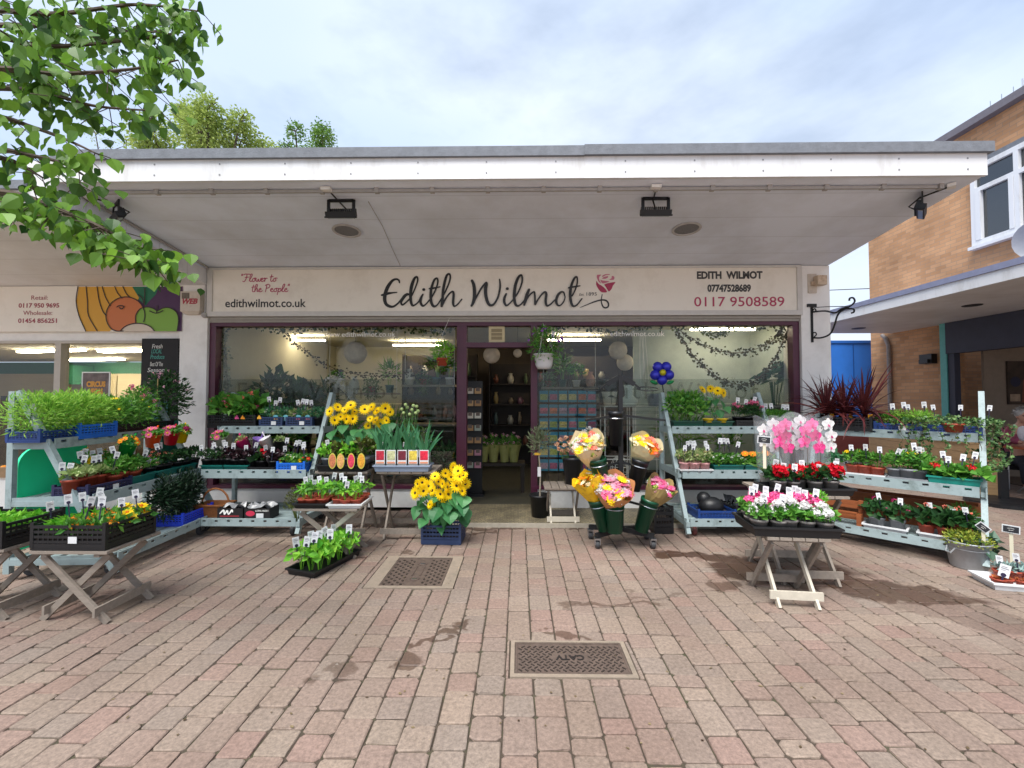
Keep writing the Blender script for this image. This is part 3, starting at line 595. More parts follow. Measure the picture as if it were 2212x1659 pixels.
for i, (u, v, u2) in enumerate(((70, 755, 150), (255, 757, 320), (180, 776, 235))):
    p = at((u + u2) / 2, v, 1.75 if i < 2 else 3.6); t = E('ceiling_light', ['lit ceiling strip left of the mullion in the greengrocer', 'lit ceiling strip nearest the chalkboard in the greengrocer', 'lit ceiling strip farthest back in the greengrocer'][i], 'ceiling light', (p.x, p.y, 2.42), rad(-12), 'lit ceiling strips of the greengrocer')
    P('housing', MB().box(-0.75, -0.09, -0.02, 0.75, 0.09, -0.001), M_white, t); P('diffuser', MB().box(-0.73, -0.07, -0.05, 0.73, 0.07, -0.021), M_tube, t)
# its sign
gsg = E('shop_sign', 'greengrocer sign with red telephone numbers and painted bananas, orange and apple', 'shop sign', (XA(0, -0.05), -0.05, 0))
def ggx(u): return XA(u, -0.07) - gsg.location.x
def ggz(v): return at(200, v, -0.07).z
zt, zb_ = ggz(618), ggz(716)
P('board', MB().box(-2.5, -0.02, zb_, ggx(381), 0.045, zt), M_sign, gsg)
for s_, u0, u1, v in (('Retail:', 43, 80, 647), ('0117 950 9695', 16, 107, 664), ('Wholesale:', 27, 92, 680), ('01454 856251', 16, 103, 697)):
    text('lettering', s_, 0.085, (ggx(u0), -0.022, ggz(v)), pm('dull_red_vinyl', '9c4652', 0.5), gsg, width=ggx(u1) - ggx(u0), bold=0.002 if s_[0] == '0' else 0)
GK = 0.31645 / 1.4756
def gpic(name, polys, mat, y):
    mb = MB()
    for pts in polys: mb.prism([(ggx(x * GK), y, min(zt, max(zb_, ggz(596.4 + yy * GK)))) for x, yy in pts], (0, 0.001, 0))
    return P(name, mb, mat, gsg)
arc = lambda cx, cy, rx, ry, a0, a1, n=14: [(cx + rx * math.cos(rad(a0 + (a1 - a0) * i / n)), cy + ry * math.sin(rad(a0 + (a1 - a0) * i / n))) for i in range(n + 1)]
gpic('painted_purple', [[(1250, 108), (1780, 108), (1780, 560), (1250, 560)]], pm('sign_purple', '45214d', 0.5), -0.0215)
gpic('painted_leaf', [[(1240, 108), (1535, 108), (1500, 190), (1430, 260), (1400, 300), (1330, 240)]], pm('sign_green', '0f6a4a', 0.5), -0.0228)
gpic('painted_banana', [[(700, 108), (1255, 108), (1330, 220), (1250, 400), (1030, 560), (790, 560), (710, 400), (680, 250)]], pm('sign_yellow', 'cf9b2c', 0.5), -0.0241)
gpic('painted_orange', [arc(1200, 400, 200, 185, 0, 360, 26)], pm('sign_orange', 'c4703c', 0.5), -0.0254)
gpic('painted_apple', [[(1310, 450), (1310, 390), (1350, 335), (1420, 315), (1490, 330), (1530, 352), (1590, 325), (1660, 325), (1730, 370), (1752, 450), (1735, 560), (1380, 560), (1325, 500)]], pm('sign_apple', '79a63a', 0.5), -0.0267)
gpic('painted_white', [arc(1330, 580, 175, 98, 180, 360, 14)], pm('sign_offwhite', 'd0c4b4', 0.5), -0.028)
mb = MB(); ln_ = pm('sign_outline', '2a1a12', 0.5)
for i, st_ in enumerate([[(695, 108), (680, 250), (715, 400), (790, 560)], [(780, 108), (800, 260), (815, 400), (910, 560)], [(895, 108), (920, 240), (960, 350), (1000, 400)], [(950, 108), (985, 210), (1040, 300)], [(1080, 108), (1110, 170), (1160, 225)], [(1165, 108), (1200, 175), (1240, 215)],
                         arc(1200, 400, 202, 187, 95, 345, 12), arc(1200, 400, 202, 187, 345, 380, 3), [(1310, 480), (1308, 400), (1350, 335), (1420, 315), (1490, 330), (1530, 352), (1590, 325), (1660, 325), (1730, 370), (1752, 450), (1740, 555)], [(1450, 355), (1520, 378), (1590, 352)], [(1525, 375), (1528, 300)], arc(1330, 580, 178, 101, 185, 355, 10), [(1110, 315), (1140, 300), (1185, 310), (1160, 335), (1140, 320)], [(1330, 190), (1375, 230), (1395, 290), (1398, 130)]]):
    ribbon(mb, [(ggx(x * GK), min(zt - .004, max(zb_ + .004, ggz(596.4 + y * GK))), 0.014) for x, y in st_], 0, 4, -0.0295 - i * 0.0006)
P('painted_outline', mb, ln_, gsg)
# chalkboard and poster
cbx0, cbx1 = XA(295, -0.05), XA(379, -0.05); cb = E('chalkboard', 'tall black chalkboard lettered Fresh Local Produce Best Of The Season', 'chalkboard', ((cbx0 + cbx1) / 2, -0.03, 1.15))
hw = (cbx1 - cbx0) / 2
P('board', MB().box(-hw, -0.03, 0, hw, 0.005, 1.21), pm('chalkboard_black', '16171a', 0.7, 0.3, 5), cb)
for s_, u0, u1, v, mt_ in (('Fresh', 316, 339, 751, 'f'), ('LOCAL', 315, 338, 762, 'g'), ('Produce', 313, 344, 774, 'g'), ('Best Of The', 313, 341, 790, 'f'), ('Season', 307, 345, 803, 'f')):
    text('chalk_lettering', s_, 0.085, (XA(u0, -0.06) - cb.location.x, -0.0315, ZA(v, -0.06) - 1.15), pm('chalk_white', 'dcdcd8', 0.9) if mt_ == 'f' else pm('chalk_teal', '58a89b', 0.9), cb, width=XA(u1, -0.06) - XA(u0, -0.06), shear=0.2)
P('chalk_drawing', MB().box(-0.12, -0.032, 0.10, 0.13, -0.0305, 0.34), pm('chalk_teal_box', '3c6a6c', 0.9, 0.6, 25), cb)
pz = at(210, 835, 0.05); po = E('poster', 'circus poster in a white frame inside the greengrocer window', 'poster', (pz.x, 0.03, pz.z))
P('sheet', MB().box(-0.185, 0, -0.19, 0.185, 0.006, 0.19), pm('poster_print', '6a5d5a', 0.5, 0.7, 9), po)
P('frame', MB().box(-0.2, -0.004, -0.205, -0.186, 0.01, 0.205).box(0.186, -0.004, -0.205, 0.2, 0.01, 0.205).box(-0.186, -0.004, 0.191, 0.186, 0.01, 0.205), M_wtext, po)
text('lettering', 'CIRCUS', 0.1, (-0.13, -0.003, 0.0), pm('poster_gold', 'd99a3c', 0.5), po, width=0.27, bold=0.006); text('lettering', 'VEGAS', 0.1, (-0.09, -0.003, -0.1), pm('poster_gold', 'd99a3c', 0.5), po, width=0.2, bold=0.006)
fs = E('fruit_stand', 'low wooden stand of oranges seen through the left rack', 'fruit stand', (-5.75, -.75, 0)); P('crate', MB().box(-.4, -.25, .62, .4, .25, .66).box(-.4, -.27, .62, .4, -.251, .74).box(-.4, .251, .62, .4, .27, .74), pm('stand_wood', '7a6248', .8, .2), fs)
for sx in (-.37, .37):
    for sy in (-.22, .22): P('leg', MB().box(sx - .025, sy - .025, 0, sx + .025, sy + .025, .619), pm('stand_wood', '7a6248'), fs)
of = MB().ball((0, 0, 0), .042, 12, 8).mesh('orange', [pm('orange_peel', 'e08a1e', .45, .1, 60, .2, 120)], True)
for i in range(18): o = link('orange', of, None, (-6.08 + .13 * (i % 6), -.90 + .14 * (i // 6), .705)); tag(o, f'orange on the low wooden stand, {ORD[i % 6]} from the left in the {["front", "middle", "back"][i // 6]} row', 'orange', 'oranges on the wooden stand')
# burglar alarms, floodlights, ceiling roundels
ab = E('alarm_box', 'weathered white alarm box with red lettering beside the fruit sign', 'alarm box', (XA(404, -0.1), -0.06, ZA(651, -0.1)))
m = MB(); m.box(-0.135, -0.085, -0.12, 0.135, 0, 0.15); m.prism([(-0.135, -0.085, -0.12), (0.135, -0.085, -0.12), (0.09, -0.05, -0.16), (-0.09, -0.05, -0.16)], (0, 0.05, 0)); P('case', m, pm('aged_white_plastic', 'c9bfb2', 0.5, 0.12, 8, dirt='8a7a66', dirt_amt=0.6, dscale=7), ab)
P('vent', MB().box(-0.115, -0.088, 0.05, -0.01, -0.085, 0.13), pm('vent_dark', '6d655b', 0.6, 0.3, 30), ab); text('lettering', 'WEB', 0.10, (-0.12, -0.0865, -0.02), pm('alarm_red', 'a13040', 0.5), ab, width=0.21, shear=0.3, bold=0.004)
ab2 = E('alarm_box', 'small rusty cream alarm box high on the right white pillar', 'alarm box', (XA(1760, -0.1), -0.06, ZA(612, -0.1)))
P('back_plate', MB().box(-0.08, -0.02, -0.13, 0.03, 0, 0.13), pm('aged_white_plastic', 'c9bfb2'), ab2); P('sensor', MB().box(-0.02, -0.12, -0.04, 0.1, -0.03, 0.085).box(-0.05, -0.05, -0.03, -0.01, -0.02, 0.02), pm('aged_cream_plastic', 'c8b49c', 0.5, 0.25, 14, dirt='7c4a30', dirt_amt=0.7, dscale=11), ab2)
def sof(y): return 3.556 + (3.337 - 3.556) * (y + 2.05) / 2.05
def flood(u, v, Y, rz, label):
    X = XA(u, Y); z = sof(Y); t = E('floodlight', label, 'floodlight', (X, Y, z - 0.002), rz, 'black floodlights under the canopy')
    m = MB()
    for a_, b_ in (((-.125, 0, -.02), (.125, 0, -.02)), ((-.125, 0, -.01), (-.125, 0, -.15)), ((.125, 0, -.01), (.125, 0, -.15))): m.bar(a_, b_, 0.03, 0.012, up=(0, 1, 0))
    P('bracket', m, M_metalk, t)
    m = MB(); m.box(-.15, -.03, -.175, .15, .02, -.13)
    for i in range(14): m.box(-.135 + i * .0205, .02, -.17, -.128 + i * .0205, .055, -.10)
    m.prism([(-.16, -.03, -.19), (.16, -.03, -.19), (.145, .03, -.19), (-.145, .03, -.19)], (0, 0, .016)); m.tf(Matrix.Translation((0, 0, -.14)) @ Matrix.Rotation(rad(20), 4, 'X') @ Matrix.Translation((0, 0, .14))); P('lamp_head', m, M_metalk, t)
    P('lens', MB().box(-.13, -.02, -.197, .13, .015, -.1915).tf(Matrix.Translation((0, 0, -.14)) @ Matrix.Rotation(rad(20), 4, 'X') @ Matrix.Translation((0, 0, .14))), pm('lamp_glass', '9aa3a8', 0.15), t)
    P('cable', MB().tube([(0.0, .05, -.13), (0.03, .1, -.08), (-.02, .02, -.03), (-.05, -.18, .0)], 0.008, 5), M_black, t)
    m = MB(); m.cbox((-.06, -.2, -.0), (.09, .06, .03)); P('junction_box', m, M_white, t)
flood(730, 430, -1.75, 0, 'black floodlight under the canopy above the shop web address'); flood(1419, 430, -1.75, 0, 'black floodlight under the canopy above the right window')
flood(228, 440, -1.72, rad(-38), 'black floodlight at the left end of the canopy behind branches'); flood(1992, 435, -1.75, rad(48), 'black floodlight at the right corner of the canopy')
for u, v, lb in ((743, 495, 'round grey ceiling vent left of the canopy crack'), (1485, 493, 'round grey ceiling vent on the right of the canopy')):
    Y = -1.1; t = E('ceiling_vent', lb, 'ceiling vent', (XA(u, Y), Y, sof(Y)), 0, 'round vents in the canopy ceiling'); tilt = Matrix.Rotation(math.atan2(-0.219, 2.05), 4, 'X')
    P('rim', MB().lathe([(.155, -.001), (.16, -.012), (.135, -.016), (.13, -.004)], 24, M=tilt, cap0=False), pm('pale_grey_plastic', 'b5b3b3', 0.5, 0.1), t); P('grille', MB().lathe([(.131, -.0055), (.0001, -.0055)], 24, M=tilt, cap0=False), pm('dark_mesh', '77777a', 0.7, 0.25, 90), t)
# wrought iron hanging bracket on the right pillar
wb = E('hanging_basket_bracket', 'black wrought iron scroll bracket on the right white pillar', 'bracket', (XA(1752, -0.08), -0.062, ZA(740, -0.08)))
m = MB(); hz = 0.5; m.box(-.014, -.012, 0, .014, 0, hz); m.box(-.06, -.02, hz - .02, .06, 0, hz + .02); P('back_plate', m, M_metalk, wb)
wdir = Vector((0.62, -0.78, 0)).normalized()
def arm(pts, r): P('scroll', MB().tube(smooth_path([wdir * x + Vector((0, -.012, z)) for x, z in pts], 5), r, 6), M_metalk, wb)
arm([(0.0, .41), (.15, .40), (.26, .36), (.33, .40), (.42, .42), (.47, .47), (.455, .52), (.42, .52), (.415, .49)], .011)
arm([(.01, .06), (.1, .05), (.2, .09), (.25, .2), (.29, .33), (.36, .39), (.45, .38), (.46, .34), (.43, .33)], .011)
arm([(0.0, .47), (.2, .45), (.40, .42)], .005); arm([(.0, .12), (.03, .13), (.045, .1), (.02, .07)], .008); arm([(.0, .42), (.03, .45), (.045, .42), (.02, .40)], .008)

# ------------------------------------------------------------------ cafe building on the right
def brick_material(name, c1, c2, mort):
    m = bpy.data.materials.new(name); m.use_nodes = True; t = m.node_tree; b = t.nodes['Principled BSDF']; N = t.nodes.new; K = t.links.new
    co = N('ShaderNodeTexCoord'); sp = N('ShaderNodeSeparateXYZ'); cb_ = N('ShaderNodeCombineXYZ'); ad = N('ShaderNodeMath'); ad.operation = 'ADD'
    K(co.outputs['Object'], sp.inputs[0]); K(sp.outputs[0], ad.inputs[0]); K(sp.outputs[1], ad.inputs[1]); K(ad.outputs[0], cb_.inputs[0]); K(sp.outputs[2], cb_.inputs[1])
    br = N('ShaderNodeTexBrick'); br.inputs['Scale'].default_value = 1; br.inputs['Brick Width'].default_value = 0.225; br.inputs['Row Height'].default_value = 0.075; br.inputs['Mortar Size'].default_value = 0.004; br.inputs['Bias'].default_value = -0.15
    br.inputs['Color1'].default_value = H(c1); br.inputs['Color2'].default_value = H(c2); br.inputs['Mortar'].default_value = H(mort); K(cb_.outputs[0], br.inputs[0])
    n = N('ShaderNodeTexNoise'); n.inputs['Scale'].default_value = 1.2; n.inputs['Detail'].default_value = 7; K(co.outputs['Object'], n.inputs[0]); r = N('ShaderNodeValToRGB'); r.color_ramp.elements[0].position = .3; r.color_ramp.elements[1].position = .7; r.color_ramp.elements[0].color = (.72, .70, .68, 1); r.color_ramp.elements[1].color = (1.08, 1.06, 1.04, 1); K(n.outputs['Fac'], r.inputs[0])
    mu = N('ShaderNodeMixRGB'); mu.blend_type = 'MULTIPLY'; mu.inputs[0].default_value = 1; K(br.outputs[0], mu.inputs[1]); K(r.outputs[0], mu.inputs[2]); K(mu.outputs[0], b.inputs['Base Color'])
    bp = N('ShaderNodeBump'); bp.inputs['Strength'].default_value = .4; bp.inputs['Distance'].default_value = .006; K(br.outputs['Fac'], bp.inputs['Height']); bp.invert = True; K(bp.outputs[0], b.inputs['Normal']); b.inputs['Roughness'].default_value = .85; return m
M_brick = brick_material('yellow_brick', 'c99c74', 'b0845e', '9c8a76')
cf = E('cafe_building', 'two-storey yellow brick building with white canopy and dark blue cafe fascia', 'building', (8.77, 0, 0))
XW, XC = 8.77, 6.23
def cx(m): return m.tf(Matrix.Translation((-XW, 0, 0)))
m = MB(); m.box(XW, -6, 3.30, XW + 0.3, 5.0, 6.72); m.box(XW, 3.02, 0.0, XW + 0.3, 5.0, 3.30); m.box(XW, -6, 3.0, XW + 0.3, 3.02, 3.3); m.box(XW + 0.3, 4.7, 0, 16, 5.0, 6.72); P('wall', cx(m), M_brick, cf)
m = MB(); m.box(XW - 0.16, -6, 6.72, 16, 5.15, 6.86); P('roof', cx(m), pm('roof_edge_grey', '6d6a72', .8, .1), cf)
m = MB(); m.box(XC + 0.04, -6, 3.05, XW - 0.002, 4.36, 3.27); P('canopy', cx(m), boards_material('cafe_soffit', 'dedede', (1, 0.7, 1)), cf)
m = MB(); m.box(XC, -6, 3.04, XC + 0.038, 4.38, 3.20); P('fascia', cx(m), M_fascia, cf); m = MB(); m.box(XC - 0.02, -6, 3.202, XW - 0.002, 4.40, 3.285); P('capping', cx(m), pm('lead_blue_grey', '8186a0', .6, .1), cf)
wd = P('window', cx(MB().box(XW - 0.02, 0.22, 4.5, XW - 0.014, 2.38, 5.92)), glassmat('sky_glass', (.25, .3, .33), 2.2), cf)
m = MB(); fx0, fx1 = XW - 0.075, XW - 0.001
m.box(fx0, 0.12, 4.42, fx1, 2.44, 4.52); m.box(fx0, 0.12, 5.86, fx1, 2.44, 5.95)
for y in (2.36, 1.62, 0.12): m.box(fx0, y, 4.52, fx1, y + 0.08, 5.86)
m.box(fx0, 1.70, 5.44, fx1, 2.36, 5.52); m.box(fx0, 0.20, 5.44, fx1, 1.62, 5.52); m.box(fx0 - .01, 2.26, 4.521, fx1, 2.355, 5.439); m.box(fx0 - .01, 1.705, 4.521, fx1, 1.78, 5.439)
m.box(fx0 - .05, 0.1, 4.36, fx1, 2.47, 4.42); P('frame', cx(m), M_fascia, wd)
P('lintel', cx(MB().box(XW - 0.05, 0.0, 5.952, XW - 0.001, 2.5, 6.05)), M_cap, cf)
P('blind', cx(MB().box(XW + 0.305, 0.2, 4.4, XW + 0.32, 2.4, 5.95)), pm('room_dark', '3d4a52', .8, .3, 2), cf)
P('shutter_box', cx(MB().box(XW - 0.16, -6, 2.42, XW - 0.003, 2.93, 3.045)), pm('slate_blue', '2d3142', .6, .12, 6), cf)
m = MB(); m.box(XW - 0.14, 2.935, 0, XW - 0.002, 3.07, 3.045); m.box(XW - .12, 2.80, 0, XW - .004, 2.934, 2.418, 1); P('door_post', cx(m), [pm('turquoise_paint', '57a5a0', .5, .1), pm('slate_blue', '2d3142')], cf)
P('drainpipe', cx(MB().tube([(XW - .05, 4.42, 0), (XW - .05, 4.42, 2.75), (XW - .05, 4.5, 2.95), (XW - .05, 4.6, 3.04)], .04, 8)), pm('drainpipe_grey', '8b8480', .6, .2), cf)
m = MB(); m.box(XW + .3, 2.65, 0, 13.5, 2.7, 3.0, 0); m.box(13.5, -6, 0, 13.6, 2.7, 3.0, 0); m.box(XW + .3, -6, 3.0, 13.6, 2.7, 3.04, 1); m.box(XW, -6, .005, 13.6, 2.7, .02, 2); P('interior', cx(m), [pm('taupe_wall', '86796c', .8, .08), M_white, pm('cafe_floor', '5d5046', .6)], cf)
for i, (u, v) in enumerate(((2128, 652), (1832, 716))):
    y = [1.2, 3.6][i]; P('downlight', cx(MB().lathe([(.13, 3.049), (.12, 3.04), (.0001, 3.038)], 16, (7.4, y, 0), cap0=False)), M_black, cf)
pc = E('painting', 'dark brown abstract painting on the taupe cafe wall', 'painting', (9.75, 2.64, 1.83)); P('canvas', MB().box(-.27, -.03, -.42, .27, 0, .42), pm('painting_ground', '3f332b', .7, .6, 4), pc)
m = MB(); m.prism([(-.02, -.032, -.38), (.2, -.032, -.38), (.22, -.032, .0), (.12, -.032, .25), (.02, -.032, .05)], (0, .0015, 0), 0); m.lathe([(.1, 0), (.0001, 0.002)], 14, (-.13, -.033, .02), 1, M=Matrix.Rotation(rad(90), 4, 'X'), cap0=False); m.box(-.24, -.0325, -.36, -.05, -.0305, -.22, 2); P('painted_shape', m, [pm('paint_rust', '7a4634', .7, .4, 8), pm('paint_navy', '2a2b40', .7), pm('paint_sand', '9a8672', .7, .3)], pc)
wl = tag(P('wall_light', MB().cbox((0, 0, 0), (.12, .28, .2)).cbox((-.08, 0, -.05), (.06, .2, .08)), M_black, None, loc=(XW - .062, 3.42, 2.36)), 'small black box lamp on the brick pier beside the turquoise post', 'wall light')
sdh = E('satellite_dish', 'grey satellite dish on the brick wall below the white upper window', 'satellite dish', (XW - .1, 1.12, 4.02)); P('dish', MB().lathe([(.0001, 0), (.12, .015), (.24, .05), (.32, .1)], 20, M=Matrix.Rotation(rad(-105), 4, 'Y') @ Matrix.Rotation(rad(20), 4, 'X'), c=(-.2, 0, .1), cap0=False), pm('dish_grey', '9da0a6', .5, .08), sdh, True); P('bracket', MB().tube([(.09, 0, -.1), (-.1, 0, -.06), (-.2, 0, .1)], .02, 6), M_metalk, sdh)
ae = E('aerial', 'thin metal aerial on the flat roof of the brick building', 'aerial', (9.2, 1.95, 6.86)); m = MB(); m.tube([(0, 0, 0), (0, 0, .5)], .012, 5); m.tube([(0, -.5, .25), (0, .7, .35)], .01, 5)
for i in range(6): m.tube([(0, -.45 + i * .2, .1), (0, -.45 + i * .2, .46)], .006, 4)
P('mast', m, M_chrome, ae)
bl = E('container', 'tall bright blue site container behind the alley', 'container', (8.85, 7, 0)); P('body', MB().box(-.75, -.9, 0, .9, 1, 3.02).box(-.8, -.85, 0, -.755, 1, 2.85), pm('hoarding_blue', '2a6fc8', .5, .1, 2), bl); P('panel_joint', MB().box(-.32, -.912, 0, -.30, -.901, 3.0).box(.3, -.912, 0, .32, -.901, 3.0), pm('hoarding_joint', '174a8e', .5), bl); P('roof_lip', MB().box(-.77, -.93, 3.025, .93, 1.03, 3.10), pm('hoarding_blue_edge', '2462b4', .5), bl)
ho = E('house', 'distant brick house with white gable boards beyond the blue container', 'house', (16.6, 24, 0)); P('wall', MB().box(-2, 0, 0, 5, 5, 4.3), brick_material('red_brick', '9a5a48', '8a5040', '8a7a6a'), ho); P('roof', MB().prism([(-2.4, -.4, 4.3), (5.4, -.4, 4.3), (2.5, -.4, 6.4), (.6, -.4, 6.4)], (0, 6, 0)), M_cap, ho); P('gable_board', MB().box(-2.4, -.5, 3.9, 5.4, -.41, 4.32), M_white, ho)
tag(P('overhead_cable', MB().tube([(3.6, 6.0, 4.15), (8.0, 6.0, 4.45), (12, 6.0, 4.6)], .012, 4), M_black), 'thin black cable across the sky between the two buildings', 'cable')
tag(P('low_wall', MB().box(-.7, 0, 0, .7, .12, .76), pm('faded_red_paint', '9c5650', .8, .15, 4), None, loc=(8.2, 5.2, 0)), 'low faded red wall at the far end of the alley', 'wall')
# timber planter barrier, parasol base, cafe table and guest
M_timber = pm('planter_timber', 'a5865f', .75, .2, 6, .15, 50, stretch=(1.2, 1.2, 9))
tb = E('planter', 'long timber board planter screening the cafe terrace', 'planter', (7.42, .91, 0)); dirp = Vector((.58, 2.65, 0)); ang = math.atan2(dirp.y, dirp.x); tb.rotation_euler = (0, 0, ang)
m = MB()
for i in range(6): m.box(0, -.008 * (i % 2), .005 + i * .136, 2.71, .03, .137 + i * .136); m.box(0, .38, .005 + i * .136, 2.71, .41, .137 + i * .136); m.box(-.035, -.01, .005 + i * .136, -.002, .42, .137 + i * .136)
P('boards', m, M_timber, tb); P('cap_board', MB().box(-.04, -.02, .822, 2.72, .43, .85), M_timber, tb); P('soil', MB().box(0, .031, .74, 2.7, .379, .78), pm('dark_soil', '2b221b', .95, .3), tb)
pb = E('parasol_base', 'round black parasol base with upright plate on the terrace paving', 'parasol base', (7.05, .5, 0)); P('plate', MB().lathe([(.42, 0), (.42, .05), (.3, .07), (.05, .08)], 28, cap1=True), M_black, pb); P('socket', MB().box(-.06, -.02, .07, .06, .02, .5), M_black, pb)
ct = E('cafe_table', 'small orange-topped cafe table on chrome legs at the terrace edge', 'table', (8.33, 1.05, 0)); P('table_top', MB().box(-.35, -.3, .72, .5, .3, .75), pm('orange_wood', 'b5633c', .5, .15), ct); m = MB()
for a_, b_ in (((-.25, -.2, .72), (.25, .2, .01)), ((.25, -.2, .72), (-.25, .2, .01)), ((-.3, 0, .01), (.3, 0, .01))): m.tube([a_, b_], .02, 6)
P('leg', m, M_chrome, ct)
tag(P('cup', MB().lathe([(.03, .75), (.045, .84), (.04, .84), (.025, .76)], 12), M_wtext, None, True, loc=(8.15, .95, .001)), 'white cup on the orange cafe table', 'cup'); tag(P('milk_jug', MB().lathe([(.05, .751), (.05, .9), (.046, .9), (.046, .76)], 12), M_wtext, None, True, loc=(8.02, 1.0, .001)), 'white jug at the left edge of the cafe table', 'jug')
# seated guest
pe = E('person', 'person with short grey hair, glasses and pink cardigan seated at cafe table', 'person', (8.52, 1.62, 0), rad(-22))
def skinned(name, verts, edges, radii, mat, parent, lv=2, root=0):
    me = bpy.data.meshes.new(name); me.from_pydata(verts, edges, []); o = bpy.data.objects.new(name, me); COL.objects.link(o)
    bm = bmesh.new(); bm.from_mesh(me); ly = bm.verts.layers.skin.verify()
    for v_, r_ in zip(bm.verts, radii): v_[ly].radius = r_ if isinstance(r_, tuple) else (r_, r_); v_[ly].use_root = v_.index == root
    bm.to_mesh(me); bm.free(); o.modifiers.new('s', 'SKIN'); sb_ = o.modifiers.new('d', 'SUBSURF'); sb_.levels = lv; sb_.render_levels = lv
    dg = bpy.context.evaluated_depsgraph_get(); dg.update(); m2 = bpy.data.meshes.new_from_object(o.evaluated_get(dg)); bpy.data.objects.remove(o); m2.materials.clear(); m2.materials.append(mat)
    for p_ in m2.polygons: p_.use_smooth = True
    return link(name, m2, parent)
M_skin = pm('skin', 'c99a83', .55, .06, 20); M_card = pm('pink_cardigan', '96485f', .85, .12, 25, .2, 120)
bv = [(0, 0, .48), (0, -.01, .75), (0, -.04, .98), (0, -.1, 1.09), (0, -.14, 1.17), (0, -.17, 1.26), (-.17, -.05, 1.0), (-.23, -.14, .84), (-.1, -.33, .80), (.17, -.05, 1.0), (.24, -.14, .84), (.12, -.34, .80), (-.1, -.4, .47), (-.11, -.42, .06), (.1, -.4, .47), (.11, -.42, .06), (-.11, -.54, .035), (.11, -.54, .035)]
be = [(0, 1), (1, 2), (2, 3), (3, 4), (4, 5), (2, 6), (6, 7), (7, 8), (2, 9), (9, 10), (10, 11), (0, 12), (12, 13), (13, 16), (0, 14), (14, 15), (15, 17)]
skinned('body', bv, be, [(.16, .13), (.15, .11), (.14, .09), .055, .055, .085, .06, .047, .03, .06, .047, .03, .075, .045, .075, .045, .04, .04], M_skin, pe)
skinned('cardigan', [bv[0], bv[1], bv[2], bv[6], bv[7], (-.11, -.31, .805), bv[9], bv[10], (.13, -.32, .805)], [(0, 1), (1, 2), (2, 3), (3, 4), (4, 5), (2, 6), (6, 7), (7, 8)], [(.185, .15), (.18, .135), (.15, .105), .078, .065, .05, .078, .065, .05], M_card, pe)
skinned('trousers', [bv[0], bv[12], (-.11, -.42, .1), bv[14], (.11, -.42, .1)], [(0, 1), (1, 2), (0, 3), (3, 4)], [(.19, .15), .092, .062, .092, .062], pm('dark_trousers', '2c2c34', .8), pe)
P('shirt', MB().ball((0, -.115, .95), .12, 12, 8, 0, (.62, .6, 1.25)), pm('white_shirt', 'e2e2e6', .8), pe, True)
hd = P('head', MB().ball((0, -.19, 1.235), .105, 14, 10, 0, (.8, .95, 1.12)).ball((0, -.295, 1.215), .018, 8, 6, 0, (.8, 1, 1.3)).ball((-.085, -.19, 1.22), .022, 6, 5).ball((.085, -.19, 1.22), .022, 6, 5), M_skin, pe, True)
P('glasses', MB().tube([(-.07, -.285, 1.245), (0, -.293, 1.245), (.07, -.285, 1.245)], .004, 5).tube(arc and [(-.035 + .026 * math.cos(a), -.293, 1.24 + .02 * math.sin(a)) for a in [i * .63 for i in range(10)]], .003, 4, closed=True).tube([(.035 + .026 * math.cos(a), -.293, 1.24 + .02 * math.sin(a)) for a in [i * .63 for i in range(10)]], .003, 4, closed=True), M_black, hd); P('mouth', MB().ball((0, -.288, 1.17), .02, 8, 4, 0, (1, .3, .25)), pm('lips', '9a5a52', .5), hd)
hb = MB(); hb.ball((0, -.165, 1.275), .115, 14, 8, 0, (.9, .95, .88)); rh = random.Random(3)
for i in range(260):
    a_, e_ = rh.uniform(0, 2 * pi), rh.uniform(-.25, 1.5); n_ = Vector((math.cos(a_) * math.cos(e_) * .9, math.sin(a_) * math.cos(e_) * .95, math.sin(e_) * .9))
    if n_.y < -.45 and n_.z < .5: continue
    hb.leaf(Vector((0, -.165, 1.275)) + n_ * .108, (n_ + Vector((rh.gauss(0, .5), rh.gauss(0, .5), -.5))).normalized(), n_, .05, .016)
P('hair', hb, lm('grey_hair', '8d8a86', 'c4c1bc', 0), pe)
chr_ = E('chair', 'dark cafe chair under the seated person', 'chair', (8.52, 1.66, 0), rad(-22)); P('seat', MB().box(-.22, -.25, .40, .22, .2, .43), M_black, chr_); P('backrest', MB().box(-.22, .2, .5, .22, .23, .85), M_black, chr_)
for sx_ in (-.2, .2):
    for sy_ in (-.22, .2): P('leg', MB().tube([(sx_, sy_, 0), (sx_, sy_, .4 if sy_ < 0 else .85)], .014, 6), M_chrome, chr_)

